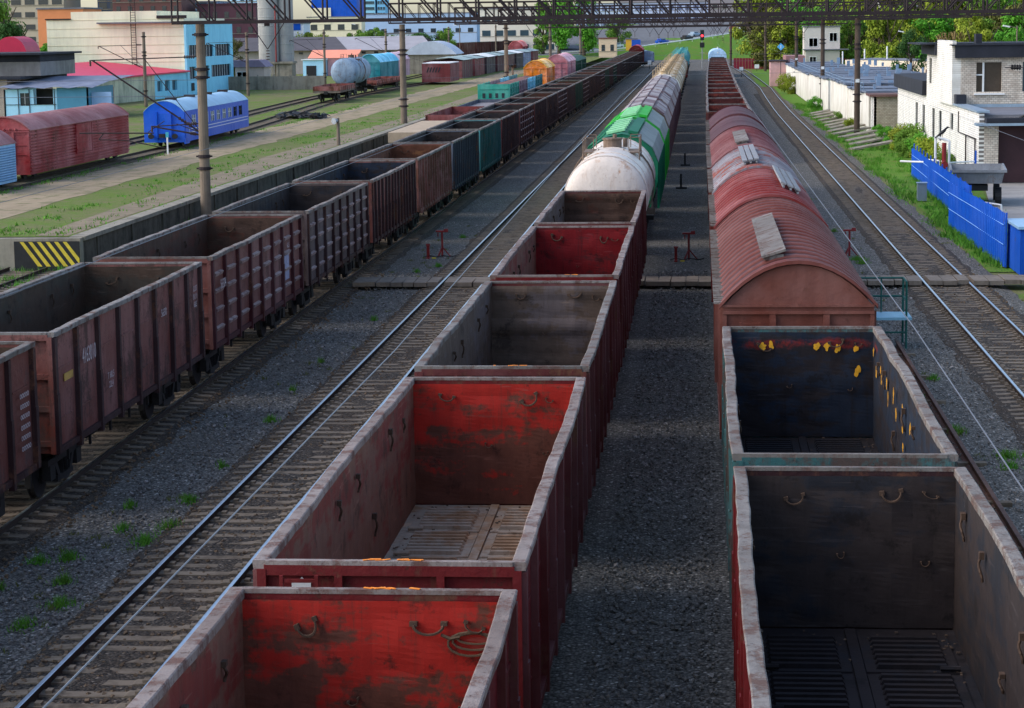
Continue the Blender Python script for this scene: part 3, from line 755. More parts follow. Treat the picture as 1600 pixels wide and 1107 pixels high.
sign_text('wagon_number', '56304', .36, (1.64, 1.02, 2.62), RE, M_CHALK, A[2], sx=.75)
b = MB(); b.box(1.55, 1.565, 9.75, 10.6, 1.75, 2.5); b.build('pale_data_panel', plain('pale_panel', c8(150, 150, 172), .7, .35, 8), A[2])
sign_text('stencil', '68,5\n22,3', .22, (1.64, 10.15, 2.75), RE, M_CHALK, A[2])

# centre train: five open wagons
YC0 = 23.264 - 13.92
P_INC = [
 (PLAIN1, P_REDW, IN_RED, IN_REDBR, M_RIM_R, FL_GREY, 'nearest open wagon of the centre train, red patches on its inside end'),
 (PLAIN3, P_REDW, IN_RED, IN_REDBR, M_RIM_R, FL_GREY, 'large red open wagon with a dusty ribbed hatch floor, second in the centre train'),
 (PLAIN2, P_MAROON, IN_GREY, IN_GREY, M_RIM, FL_DARK, 'open wagon with a grey corrugated inside end, between two red-lined wagons'),
 (PLAIN1, P_REDW, IN_DEEPRED, IN_REDBR, M_RIM_R, FL_DARK, 'open wagon with smooth deep red inside end wall, by the plank crossing'),
 (PLAIN2, P_MAROON, IN_BROWN, IN_GREY, M_RIM_R, FL_DARK, 'brown-lined open wagon coupled right in front of the white tanker'),
]
C = []
for k, (g_, o_, i_, w_, rim_, fl_, lab) in enumerate(P_INC):
    C.append(gondola(g_(), XC, YC0 + 13.92 * k, 0, o_, i_, rim_, fl_, lab, 'open wagons of the centre train', endm=P_REDW if k < 2 else o_, wallm=w_, post=P_MAROON))
def smear(parent, y, x0, x1, z=3.472, n=9, seed=1, mat=M_ORANGE):
    rs = random.Random(seed); b = MB()
    for k in range(n):
        x = x0 + (x1 - x0) * rs.random(); w = rs.uniform(.02, .07); b.obox((x, y + rs.uniform(-.01, .01), z + .004 + k * .0006), w * 2, rs.uniform(.02, .045), .006, rs.uniform(-.6, .6))
    b.build('orange_chalk_mark', mat, parent)
smear(C[1], .03, -.25, .35, seed=3, n=12); smear(C[0], WL - .03, -.1, .5, seed=4, n=12); smear(C[2], .03, -.2, .4, seed=5, n=8); smear(C[3], .03, .2, .6, seed=6, n=5)
b = MB(); b.face([(x, .052, z) for x, z in ((-1.12, 2.95), (-.90, 2.97), (-.9, 3.23), (-.95, 3.2), (-1.0, 3.27), (-1.05, 3.21), (-1.12, 3.24))]); b.build('white_mark', M_WHITE, C[1])
t = thing('rope_coil', 'loop of wire rope hanging at the right of the nearest red wagon end', 'rope', (XC, YC0, 0)); b = MB()
for q in range(3):
    b.path([(1.0 - .03 * q + .20 * math.cos(a) * (1 + .1 * q) + .12, WL - .19, 2.98 - .06 * math.sin(a) * (1 + .6 * q) - .03 * q) for a in [j * .42 for j in range(16)]], .014, 5)
b.path([(.75, WL - .19, 3.02), (.85, WL - .2, 2.98), (.95, WL - .19, 3.0)], .02, 5); b.build('cable', M_ROPE, t)

# right-hand train: two dark open wagons
YD0 = 29.45
Dg = gondola(PLAIN3(), 2.0, YD0 - 13.6, 0, P_REDW, IN_BLACK, M_RIM, FL_DARK, 'black-lined open wagon nearest in the right-hand train, bent pale rims', 'open wagons of the right-hand train', post=P_REDW, endm=P_POSTD)
Dh = gondola(PLAIN2() if False else gv('p4', seed=9, W2=1.54, amp=.8), 2.0, YD0, 0, P_DKTEAL, IN_BLUE, M_RIM, FL_DARK, 'blue-black open wagon with yellow paint splashes inside, in front of the red boxcars', 'open wagons of the right-hand train', post=P_DKTEAL)
rs = random.Random(3); M_SPL = plain('yellow_splash', c8(222, 160, 36), .6, .25, 12)
def blob(x, y, z, ax, sz):
    b = MB()
    for k in range(9):
        a = rs.uniform(0, 6.28); q = rs.uniform(0, sz * .5); s1, s2 = rs.uniform(.2, .42) * sz, rs.uniform(.25, .55) * sz
        u0, v0 = q * math.cos(a), q * math.sin(a) * .9 - (sz * .35 if k > 6 else 0); pts = []
        for j in range(9):
            an = 2 * math.pi * j / 9; rr = rs.uniform(.8, 1.1); u = u0 + s1 * rr * math.cos(an); v = v0 + s2 * rr * math.sin(an); o_ = .002 + k * .0006
            pts.append((x + u, y - o_, z + v) if ax == 'y' else (x - o_, y + u, z + v))
        b.face(pts)
    b.build('yellow_paint_splash', M_SPL, Dh)
for x, z in ((-.78, 3.09), (-.6, 3.12), (.28, 3.09), (.5, 3.1), (.72, 3.07), (1.05, 3.07)): blob(x, WL - .165, z, 'y', .11)
blob(1.08, WL - .165, 2.62, 'y', .11)
for y, z in ((12.3, 3.05), (11.6, 2.75), (10.6, 2.95), (10.4, 2.8), (9.3, 2.9), (9.0, 2.7), (7.9, 2.95), (7.4, 2.7), (6.3, 2.95), (6.2, 2.7), (6.1, 2.4), (4.9, 2.9)): blob(1.375, y, z, 'x', .15)

# boxcars with ribbed arched roofs
def arch(w, ze, zp, n=14):
    return [(w * math.cos(math.pi * (1 - k / n)) if False else -w + 2 * w * k / n, ze + (zp - ze) * (1 - (abs(-1 + 2 * k / n)) ** 2.1)) for k in range(n + 1)]
def boxcar(x, y, rz, L, body, roof, label, group, z0=0, w=1.52, ze=3.72, zp=4.62, ribs=True, walk=None, rim=M_RIM, endstyle=0, full=True, side='v', runboard=True, endm=None, name='boxcar', ribm=None, zb=1.1):
    root = thing(name, label, 'railway boxcar', (x, y, z0), rz, group)
    b = MB(); b.box(-w + .04, w - .04, .06, L - .06, zb, ze)
    if side == 'h':
        for s in (-1, 1):
            for k in range(13):
                z = zb + .2 + k * (ze - zb - .3) / 13; b.box(min(s * (w - .04), s * (w + .05)), max(s * (w - .04), s * (w + .05)), .1, L - .1, z, z + .10)
    else:
        for s in (-1, 1):
            nn = int(L / 1.1)
            for k in range(nn + 1):
                yy = .15 + (L - .3) * k / nn; b.box(min(s * (w - .04), s * (w + .05)), max(s * (w - .04), s * (w + .05)), yy - .06, yy + .06, 1.05, ze - .1)
    for s in (-1, 1): b.box(min(s * (w - .03), s * (w + .06)), max(s * (w - .03), s * (w + .06)), .0, L, 1.0, 1.16)
    b.build('body', body, root)
    for s in (-1, 1):
        b = MB(); a0, a1 = sorted((s * (w + .012), s * (w + .075))); ym = L / 2
        b.box(a0, a1, ym - 1.6, ym + 1.6, 1.2, ze - .2)
        for k in range(5): b.box(*sorted((s * (w + .07), s * (w + .10))), ym - 1.5, ym + 1.5, 1.4 + k * .45, 1.48 + k * .45)
        for q in (-1.7, 1.66): b.box(*sorted((s * (w + .01), s * (w + .12))), ym + q - .03, ym + q + .04, 1.15, ze - .12)
        b.build('sliding_door', body, root)
    b = MB(); ar = arch(w + .07, ze, zp); lo = [(px, pz - .05) for px, pz in ar[::-1]]
    b.prism(ar + lo, .02, L - .02)
    if ribs:
        n = int(L / .87); b.m = 1
        for k in range(n + 1):
            yy = .35 + (L - .7) * k / n; rg = []
            for (dy, dz) in ((-.15, -.004), (-.13, .03), (-.07, .048), (.05, .048), (.12, .03), (.15, -.004)): rg.append([(px, yy + dy, pz + dz) for px, pz in ar])
            b.shell(rg[::-1])
    b.build('roof', [roof, ribm or roof], root, smooth=False)
    for e in (0, 1):
        yy = 0 if e == 0 else L; sg = 1 if e == 0 else -1
        b = MB(); a2 = arch(w, ze, zp - .05); q = [(w, ze - .0), (-w, ze - .0)]
        poly = [(px, yy + sg * .03, pz) for px, pz in a2]; b.face(poly if e else poly[::-1])
        b.face([(-w, yy + sg * .03, ze), (w, yy + sg * .03, ze), (w, yy + sg * .10, 1.1), (-w, yy + sg * .10, 1.1)])
        b.box(-w, w, *sorted((yy - sg * .05, yy + sg * .04)), ze - .14, ze - .08); b.box(-w, w, *sorted((yy - sg * .03, yy + sg * .04)), ze + .0, ze + .05)
        for px in (-.58, .5): b.box(px, px + .13, *sorted((yy - sg * .04, yy + sg * .06)), 1.1, ze - .14)
        for px in (-w, w - .08): b.box(px, px + .08, *sorted((yy - sg * .03, yy + sg * .06)), 1.1, ze - .14)
        for z in (1.7, 2.35, 3.1): b.box(-w + .2, w - .2, *sorted((yy + sg * .0, yy + sg * .05)), z, z + .03)
        if endstyle:
            for k in range(6):
                b.tube((-.9 + k * .33, yy - sg * .06, ze + .0), (-.9 + k * .33, yy - sg * .06, ze + .12), .06, 6)
        b.build('end_wall', endm or body, root)
    for e in (0, L):
        b = MB(); rg = []
        for (dy, dz) in ((-.06, -.02), (-.05, .055), (.05, .055), (.06, -.02)): rg.append([(px, e + dy, pz + dz) for px, pz in ar])
        b.shell(rg[::-1]); b.build('roof_end_trim', ribm or roof, root)
    if runboard:
        b = MB()
        b.box(-w - .18, -w + .10, .1, L - .1, ze + .05, ze + .09)
        k = .3
        while k < L - .3: b.box(-w - .19, -w + .11, k, k + .05, ze + .09, ze + .115); k += .3
        b.build('running_board', rim, root)
        b = MB()
        for k in range(7): b.box(-1.16, -.8, -.11, -.09, 1.4 + k * .33, 1.43 + k * .33)
        for px in (-1.18, -.8): b.box(px, px + .04, -.12, -.09, 1.3, ze - .3)
        b.build('ladder', body, root)
    if walk:
        kind, px, y0, y1, ww = walk
        b = MB()
        zf = lambda q: ze + (zp - ze) * (1 - abs(q / (w + .07)) ** 2.1)
        if kind == 'board':
            b.obox((px, (y0 + y1) / 2, (zf(px - ww / 2) + zf(px + ww / 2)) / 2 + .17), ww, y1 - y0, .05, 0, 0, math.atan2(zf(px - ww / 2) - zf(px + ww / 2), ww))
            for q in range(int((y1 - y0) / 1.2) + 1): b.obox((px, y0 + .1 + q * 1.2, zf(px) + .06), ww * .8, .08, .12)
            b.build('roof_walkway', M_RIM, root)
        else:
            ncol = 3; nrow = int((y1 - y0) / .62)
            for i in range(ncol):
                for j in range(nrow):
                    cx = px - ww / 2 + ww * (i + .5) / ncol
                    b.obox((cx, y0 + (j + .5) * (y1 - y0) / nrow, zf(px) + .17 - (zf(px - .3) - zf(px + .3)) / .6 * (cx - px)), ww / ncol * .84, (y1 - y0) / nrow * .84, .05, 0, 0, math.atan2(zf(px - .3) - zf(px + .3), .6))
            for i in range(ncol): cx = px - ww / 2 + ww * (i + .5) / ncol; b.obox((cx, (y0 + y1) / 2, zf(cx) + .09), .06, y1 - y0, .06)
            b.build('roof_grating', plain('pale_grating', c8(132, 132, 136), .6, .2, 5), root)
    b = MB(); b.box(-.2, .2, -.1, L + .1, .82, 1.1); b.box(-.9, .9, L * .4, L * .6, .5, .95)
    for k in range(int(L / 2)): b.box(-1.4, 1.4, 1 + k * 2 - .06, 1 + k * 2 + .06, .95, 1.1)
    b.build('underframe', M_RUN, root); running(root, L, full)
    return root
RB_RED = paint(c8(100, 48, 40), (.14, .06, .05), amt=.2, scale=.6, name='lit_roof_rib', fade=.15)  # rib paints paler than the roof sheets: light on rib tops painted in
RB_RED2 = paint(c8(116, 34, 30), (.14, .05, .04), amt=.2, scale=.6, name='bright_roof_rib', fade=.3)
RB_GREY = paint(c8(116, 112, 118), (.16, .05, .04), amt=.5, scale=.5, name='grey_roof_rib')
RB_DK = paint(c8(104, 44, 44), (.1, .04, .04), amt=.25, scale=.6, name='dark_roof_rib', fade=.3)
R_RED = paint(c8(66, 27, 24), (.06, .03, .025), amt=.25, scale=.5, name='shaded_red_roof', fade=.1)  # roof sheets darker than the ribs: shade between ribs put into the colour
R_RED2 = paint(c8(92, 18, 18), (.10, .03, .025), amt=.25, scale=.5, name='bright_red_roof')
R_GREY = paint(c8(86, 72, 78), (.14, .05, .04), amt=.42, scale=.45, name='grey_flaking_roof')
R_DKRED = paint(c8(76, 26, 30), (.07, .03, .03), amt=.3, scale=.5, name='dark_red_roof')
B_BRICK = paint(c8(106, 54, 42), (.09, .035, .025), amt=.25, name='brick_red_paint')
RDG = 'red boxcars of the right-hand train'
boxcar(1.98, 43.2, 0, 15.7, B_BRICK, R_RED, 'red-brown boxcar with ribbed arched roof and a single grey plank, nearest boxcar', RDG, walk=('board', -.46, 1.0, 9.6, .52), endm=B_BRICK, ribm=RB_RED)
boxcar(1.99, 60.2, 0, 11.0, P_REDW, R_RED2, 'bright red ribbed boxcar with white grating on the right of its roof', RDG, walk=('grate', .68, 3.2, 10.8, .62), ribm=RB_RED2)
boxcar(2.0, 72.3, 0, 11.6, B_BRICK, R_GREY, 'boxcar with peeling grey-white ribbed roof and white grating', RDG, walk=('grate', -.25, 1.6, 10.3, .6), rim=M_RIM, ribm=RB_GREY)
boxcar(2.0, 85.0, 0, 15.6, P_MAROON, R_DKRED, 'dark red ribbed boxcar with a grey plank, behind the grey-roofed one', RDG, walk=('board', -.3, 1.5, 9.8, .55), ribm=RB_DK)
boxcar(2.02, 101.8, 0, 12.0, P_MAROON, R_DKRED, 'smooth-roofed dark red boxcar with a yellow roof mark, second from the far end', RDG, ribs=False, runboard=True)
boxcar(2.05, 115.0, 0, 12.0, P_MAROON, R_DKRED, 'smooth-roofed red boxcar with a pale arched end rim, farthest boxcar', RDG, ribs=False, endstyle=0)
# low wagons beyond them
y = 130.5
root = thing('flat_wagon', 'dark grey flat wagon between the farthest red boxcar and the red-floored wagons', 'freight wagon', (xD(y), y, 0))
b = MB(); b.box(-1.5, 1.5, 0, 16.5, 1.1, 1.35); b.build('deck', plain('dark_grey_deck', c8(78, 70, 80), .8, .25, .8), root)
b = MB()
for s in (-1, 1): b.box(*sorted((s * 1.5, s * 1.56)), 0, 16.5, 1.1, 2.0)
b.build('side_board', P_POSTD, root); running(root, 16.5, False)
IN_FAR = inner_mat('rusty_red_cargo', c8(120, 52, 42), c8(74, 34, 32), th=.5, scale=.5)
k = 0; y = 148.5
while y < 385:
    r_ = gondola(PLAIN3() if k % 2 else PLAIN1(), xD(y + 6), y, -math.atan((xD(y + 12) - xD(y)) / 12), P_MAROON, IN_FAR, M_RIM, IN_FAR, f'rust-red open wagon in the right-hand train, {ordw(k + 1)} behind the flat wagon', 'far open wagons of the right-hand train', full=False)
    # filled with scrap-coloured load
    b = MB(); rows = []
    for i in range(13): rows.append([(-1.36 + 2.72 * j / 8, .25 + 12.2 * i / 12, 2.75 + .16 * noise.noise((i * .9, j * .7, k)) + .12 * (i % 3 == 0)) for j in range(9)])
    b.shell([r[::-1] for r in rows]); b.build('load', IN_FAR, r_)
    y += 13.92; k += 1
# pale blue railcar facing the camera at the far end
root = thing('railcar', 'pale blue rounded railcar roof at the far end of the right-hand train', 'railcar', (xD(392), 393, 0))
ar = [(-1.6 * math.cos(math.pi * k / 14), 3.5 + 1.35 * math.sin(math.pi * k / 14) ** .75) for k in range(15)]
b = MB(); b.prism([(-1.6, 1.0), (1.6, 1.0)] + ar[::-1], 0, 24); b.build('body', paint(c8(150, 186, 220), amt=.08, name='pale_blue_paint'), root)
b = MB(); b.box(-1.2, 1.2, -.04, -.01, 2.6, 3.5); b.build('windscreen', M_GLASS, root)
b = MB(); b.tube((0, .5, 4.9), (0, .5, 5.3), .12, 8); b.tube((0, -.06, 4.25), (0, 0, 4.25), .14, 8); b.build('headlight', M_WHITE, root); running(root, 24, False)

# white tanker
def tanker(x, y, L, paintm, label, group, zc=3.0, r=1.55, full=True, rz=0, z0=0, band=None, fit=None):
    root = thing('tank_wagon', label, 'tank wagon', (x, y, z0), rz, group)
    b = MB(); n = 40 if full else 20; prof = []
    for k in range(7): a = math.pi / 2 * k / 6; prof.append((.55 - .55 * math.cos(a) if False else .5 * (1 - math.cos(a)), r * math.sin(a) ** .75 if k else .001))
    prof = [(.0 + .5 * (1 - math.cos(math.pi / 2 * k / 8)), max(.001, r * math.sin(math.pi / 2 * k / 8) ** .8)) for k in range(9)]
    ring = lambda yy, rr: [(rr * math.cos(2 * math.pi * j / n), yy, zc + rr * math.sin(2 * math.pi * j / n)) for j in range(n)]
    rings = [ring(p[0], p[1]) for p in prof] + [ring(L * q, r) for q in (.25, .5, .75)] + [ring(L - p[0], p[1]) for p in prof[::-1]]
    b.shell(rings, True); b.build('tank', paintm, root, smooth=True)
    b = MB()
    for q in (.5, L * .2, L * .42, L * .58, L * .8, L - .5):
        b.shell([ring(q - .05, r + .002), ring(q - .04, r + .03), ring(q + .04, r + .03), ring(q + .05, r + .002)], True)
    b.build('hoop', band or paintm, root, smooth=False)
    fm = fit or plain('dirty_fittings', c8(118, 100, 86), .8, .4, 4)
    zt = zc + r; ym = L / 2
    b = MB(); b.tube((0, ym, zt - .1), (0, ym, zt + .28), .38, 14); b.tube((0, ym, zt + .28), (0, ym, zt + .34), .42, 14); b.tube((.1, ym - .1, zt + .3), (.1, ym - .1, zt + .5), .08, 8); b.tube((.5, ym + .5, zt - .05), (.5, ym + .5, zt + .3), .1, 8)
    b.build('manhole', fm, root)
    b = MB()
    for s in (-1, 1):
        b.box(*sorted((s * .5, s * 1.12)), ym - 1.3, ym + 1.0, zt - .2, zt - .15)
        for yy in (ym - 1.3, ym + 1.0):
            b.tube((s * .5, yy, zt - .2), (s * .5, yy, zt - .02), .02, 4); b.tube((s * 1.12, yy, zt - .75), (s * 1.12, yy, zt - .2), .03, 4)
    b.build('platform', fm, root)
    b = MB()
    for s in (-1, 1):
        for yy in (ym - 1.3, ym - .15, ym + 1.0): b.tube((s * 1.12, yy, zt - .2), (s * 1.12, yy, zt + .42), .022, 5)
        for z in (.12, .42): b.tube((s * 1.12, ym - 1.3, zt + z), (s * 1.12, ym + 1.0, zt + z), .015, 4)
        for yy in (ym - 1.3, ym + 1.0):
            for z in (.42,): b.tube((s * 1.12, yy, zt + z), (s * .7, yy, zt + z), .015, 4)
            b.tube((s * .7, yy, zt - .1), (s * .7, yy, zt + .42), .02, 5)
    b.build('railing', fm, root)
    for s in (-1, 1):
        b = MB()
        for q in (-.2, .2):
            b.path([(s * (r + .12) * math.cos(a), ym + q, zc + (r + .12) * math.sin(a)) for a in [R(-40 + 12 * j) for j in range(9)]], .025, 5)
        for j in range(8): a = R(-36 + 12 * j); b.tube((s * (r + .12) * math.cos(a), ym - .2, zc + (r + .12) * math.sin(a)), (s * (r + .12) * math.cos(a), ym + .2, zc + (r + .12) * math.sin(a)), .018, 4)
        b.build('ladder', fm, root)
    b = MB(); b.box(-.3, .3, -.3, L + .3, .95, 1.25)
    for q in (1.6, L - 1.6): b.box(-1.2, 1.2, q - .3, q + .3, 1.1, 1.9)
    b.box(-1.5, 1.5, -.2, .1, 1.0, 1.2); b.box(-1.5, 1.5, L - .1, L + .2, 1.0, 1.2)
    b.build('underframe', M_RUN, root); running(root, L, full)
    return root
T_WHITE = paint(c8(214, 200, 188), (.30, .17, .10), amt=.26, scale=.6, rough=.38, dirt=.25, name='cream_tank_paint', fade=.02)
T_BEIGE = paint(c8(214, 196, 168), (.24, .13, .07), amt=.25, scale=.5, rough=.5, dirt=.3, name='beige_tank_paint', fade=.1)
T_CREAM = paint(c8(232, 222, 204), (.24, .13, .07), amt=.15, scale=.5, rough=.5, dirt=.3, name='pale_tank_paint', fade=.1)
T_TEAL = paint(c8(70, 150, 150), (.1, .06, .04), amt=.12, scale=.5, rough=.5, name='teal_tank_paint')
tanker(XC, 79.6, 13.6, T_WHITE, 'cream-white tank wagon with top platform, right behind the five open wagons', 'tank wagons', zc=3.02, r=1.56)

# hopper wagons with hatch-covered shoulders
def hopper(x, y, L, body, roofL, roofR, hatch, label, group, style=0, full=True):
    root = thing('hopper_wagon', label, 'hopper wagon', (x, y, 0), 0, group)
    prof = [(-1.3, 1.3), (1.3, 1.3), (1.62, 2.4), (1.64, 3.3), (1.38, 3.95), (.72, 4.45), (0, 4.6), (-.72, 4.45), (-1.38, 3.95), (-1.64, 3.3), (-1.62, 2.4)]
    b = MB(); b.prism(prof, .5, L - .5)
    n = int(L / 1.25)
    for s in (-1, 1):
        for k in range(n + 1):
            yy = .6 + (L - 1.2) * k / n; b.box(*sorted((s * 1.6, s * 1.70)), yy - .06, yy + .06, 1.25, 3.3)
    for yy in (.5, L - .5):
        rg = [[(px * 1.02, yy + d, 1.3 + (pz - 1.3) * 1.012) for px, pz in prof[1:]] for d in (-.07, .07)]; b.shell(rg)
    b.build('body', body, root)
    b = MB()
    for (a, c) in (((1.38, 3.95), (.72, 4.45)), ((1.64, 3.3), (1.38, 3.95))):
        rg = [[(a[0] + .012, yy, a[1] + .012), (c[0] + .012, yy, c[1] + .012)] for yy in (.7, L - .7)]; b.shell(rg[::-1])
    b.build('roof_panel', roofR, root)
    b = MB()
    def onroof(px):
        px = abs(px)
        for (xa, za), (xb, zb) in (((0, 4.6), (.72, 4.45)), ((.72, 4.45), (1.38, 3.95)), ((1.38, 3.95), (1.64, 3.3))):
            if px <= xb: return za + (zb - za) * (px - xa) / (xb - xa), math.atan2(za - zb, xb - xa)
        return 3.3, 1.2
    if style == 0:
        m_ = 6
        for k in range(m_):
            yy = 1.6 + (L - 3.2) * (k + .5) / m_; z, a = onroof(.35); b.obox((-.32, yy, z + .10), .85, (L - 3.2) / m_ * .42, .12, 0, 0, -a)
        b.build('roof_hatch', hatch, root)
        b = MB(); z, a = onroof(.4); b.obox((.5, L / 2, z + .10), .42, L - 2.6, .12, 0, 0, a); b.build('roof_walkway', roofL, root)
        b = MB()
        for k in range(10):
            yy = 1.2 + (L - 2.4) * k / 9; b.path([(-1.66, yy, 3.35), (-1.5, yy, 4.0), (-.8, yy, 4.5)], .03, 4)
        b.path([(-1.15, 1, 4.3), (-1.15, L - 1, 4.3)], .03, 4); b.path([(-1.55, 1, 3.9), (-1.55, L - 1, 3.9)], .03, 4)
        b.build('side_grab_rail', roofL, root)
    else:
        m_ = 7; rs = random.Random(int(y))
        for k in range(m_):
            for px, ww in ((-1.08, .62), (-.36, .62), (.36, .62), (1.08, .66)):
                yy = .9 + (L - 1.8) * (k + .5) / m_; z, a = onroof(px); sg = 1 if px > 0 else -1
                b.m = rs.choice([0, 1, 1]); b.obox((px, yy, z + .05), ww, (L - 1.8) / m_ * .86, .10, 0, 0, sg * a)
        b.build('roof_hatch', [hatch, roofL], root)
    b = MB()
    for q in (.25, .5, .75): b.prism([(-.5, .5), (.5, .5), (1.1, 1.35), (-1.1, 1.35)], L * q - .8, L * q + .8)
    b.box(-.25, .25, 0, L, .9, 1.25)
    for e in (.1, L - .1): b.box(-1.5, 1.5, e - .1, e + .1, 1.0, 1.3)
    for s in (-1, 1):
        for e in (.15, L - .15): b.tube((s * 1.4, e, 1.2), (s * 1.3, e + (.5 if e < 1 else -.5), 3.6), .05, 5)
    b.build('chute', M_RUN, root); running(root, L, full)
    return root
H_GREEN = paint(c8(10, 104, 74), (.05, .03, .02), amt=.1, name='dark_green_paint', fade=.05)
H_LIME = paint(c8(40, 168, 52), (.05, .03, .02), amt=.1, name='bright_green_paint', fade=.05)
H_GREY = paint(c8(128, 136, 132), (.12, .10, .08), amt=.2, name='grey_roof_paint', fade=.1)
H_PALE = paint(c8(150, 214, 160), (.12, .10, .08), amt=.1, name='pale_green_hatch', fade=.05)
H_BRN = paint(c8(94, 58, 62), (.06, .035, .035), amt=.35, name='brown_hopper_paint')
H_PATCH = paint(c8(150, 140, 140), (.12, .08, .07), amt=.3, name='pale_grey_hatch')
H_PATCH2 = paint(c8(118, 96, 100), (.10, .06, .055), amt=.35, name='mauve_hatch')
hg = 'hopper wagons of the centre train'
hopper(XC, 95.6, 16.5, H_GREEN, H_GREEN, H_GREY, H_PALE, 'dark green hopper wagon with pale green roof hatches, behind the white tanker', hg)
hopper(XC, 113.2, 15.2, H_LIME, H_LIME, H_GREY, H_PALE, 'bright lime-green hopper wagon between the dark green and the brown hoppers', hg)
hl = ['brown hopper wagon with patchwork grey roof hatches, directly behind the lime-green one', 'second brown hopper wagon with patchwork hatches, counted from the lime-green one', 'third patchwork-roofed brown hopper from the lime-green one', 'fourth patchwork-roofed hopper from the lime-green one', 'last patchwork-roofed brown hopper before the beige tankers']
for k in range(5): hopper(XC, 129.6 + k * 15.9, 14.8, H_BRN, H_PATCH, H_PATCH2, H_PATCH2, hl[k], hg, style=1, full=False)
y = 209.5; tk = 0
while y < 335:
    tanker(XC, y, 10.8, T_BEIGE if tk % 3 else T_CREAM, f'beige tank wagon with rusty fittings, {ordw(tk + 1)} behind the brown hoppers', 'tank wagons', full=False, fit=plain('brown_fittings', c8(168, 146, 116), .8, .4, 4)); y += 12.02; tk += 1
boxcar(XC, y + .3, 0, 13.5, P_REDW, P_REDW, 'small red boxcar between the beige and the teal tankers, centre train', 'boxcars of the centre train', ze=3.3, zp=3.9, ribs=False, full=False, runboard=False); y += 15
for k in range(8):
    tanker(XC, y, 10.8, T_TEAL, ['nearest teal tank wagon at the far end of the centre train'] [0] if k == 0 else f'teal tank wagon, {ordw(k + 1)} of the far teal tankers', 'teal tank wagons', full=False, fit=T_TEAL, zc=2.9, r=1.5); y += 12.02
# dark red locomotive-like van closing the left train, with a pale blue one behind
boxcar(-14.3, 488, 0, 14, P_REDW, paint(c8(176, 30, 50), amt=.1, name='crimson_roof'), 'crimson-roofed van at the far end of the left train', 'vans at the far end', ze=3.9, zp=4.9, ribs=False, full=False, runboard=False)
boxcar(-11.9, 497, .08, 12, paint(c8(120, 140, 170), amt=.2, name='blue_grey_paint'), paint(c8(120, 140, 170), amt=.2, name='blue_grey_paint'), 'blue-grey van right of the crimson-roofed van at the far end', 'vans at the far end', ze=3.0, zp=3.5, ribs=False, full=False, runboard=False)

# ------------------------------------------------------------------ left yard rolling stock
def hd(f, y, d=4): return -math.atan((f(y + d) - f(y - d)) / (2 * d))
V_RED = paint(c8(148, 40, 44), (.10, .04, .03), amt=.32, scale=.5, name='red_van_paint')
V_ROOF = paint(c8(140, 76, 74), (.14, .06, .05), amt=.3, scale=.4, name='dusty_red_roof')
vr = boxcar(-38.85, 117.3, 0, 21.1, V_RED, V_ROOF, 'long red van with horizontal ribs and arched roof, beside the pale blue lattice wagon', 'red vans in the left yard', z0=ZY + .16, w=1.5, ze=3.4, zp=4.3, ribs=False, side='h', runboard=False, endstyle=1, full=True, zb=.35); vr.scale = (1, 1, .82)
root = thing('lattice_wagon', 'small pale blue louvred wagon at the left picture edge in front of the red van', 'freight wagon', (-38.95, 108.6, ZY))
b = MB(); b.box(-1.5, 1.5, 0, 6.5, .3, 2.75); b.build('body', plain('pale_blue_boards', c8(146, 186, 218), .6, .15, 2), root)
b = MB()
for k in range(14): b.obox((1.52, 3.25, .5 + k * .155), .05, 6.3, .05, 0, 0, .4)
for k in range(14): b.obox((0, -.02, .5 + k * .155), 2.9, .05, .05, 0, .4, 0)
b.build('louvre', plain('blue_louvre', c8(104, 146, 190), .6, .2, 3), root)
parts('window', [(.9, 1.25, -.06, -.045, 1.4, 2.3), (.2, .6, -.06, -.045, 1.4, 2.3)], M_GLASS, root); ar = arch(1.55, 2.76, 3.75, 12); MB().prism([(-1.55, 2.72), (1.55, 2.72)] + ar[::-1], -.1, 6.6).build('roof', V_ROOF, root); running(root, 6.5, True, 1.3)
root.scale = (1, 1, .86)
# blue passenger coach
root = thing('passenger_coach', 'bright blue passenger coach with pale roof and white window stripes', 'passenger coach', (-37.7, 149.2, ZY + .16), R(1.2))
CB = paint(c8(0, 84, 196), (.05, .04, .05), amt=.04, rough=.4, dirt=.1, name='bright_blue_coach_paint', fade=.05)
L = 24.2
b = MB(); hl_ = []
for k in range(9): hl_.append((2.6 + k * 2.2, 3.7 + k * 2.2, 1.75, 2.6))
for s in (1, -1):
    if s > 0: b.wall((1.45, 0), (1.45, L), .45, 3.05, .06, hl_)
    else: b.wall((-1.45, L), (-1.45, 0), .45, 3.05, .06, hl_)
b.box(-1.39, 1.39, .002, .06, .45, 3.05); b.box(-1.39, 1.39, L - .06, L - .002, .75, 3.05); b.box(-1.39, 1.39, .06, L - .06, .75, .85)
ar = arch(1.45, 3.05, 3.95, 16)
b.face([(px, .002, pz) for px, pz in ar][::-1]); b.face([(px, L - .002, pz) for px, pz in ar])
b.box(1.45, 1.5, .2, .5, .4, 3.0); b.box(1.40, 1.5, 0, 1.4, .3, .76); b.build('body', CB, root)
b = MB(); b.prism(ar + [(px, pz - .04) for px, pz in ar[::-1]], -.02, L + .02)
b.build('roof', plain('pale_blue_grey_roof', c8(150, 186, 210), .5, .15, .6), root, smooth=False)
for k in range(4): MB().obox((.0, 2.4 + k * 6.2, 4.02), .7, .8, .22).build('roof_vent', M_STEEL, root)
b = MB()
for z in (1.15, 1.42): b.box(1.452, 1.458, 1.6, L - .4, z, z + .06)
b.box(1.452, 1.458, 1.55, 1.6, 1.15, 1.48); b.build('white_stripe', M_WHITE, root)
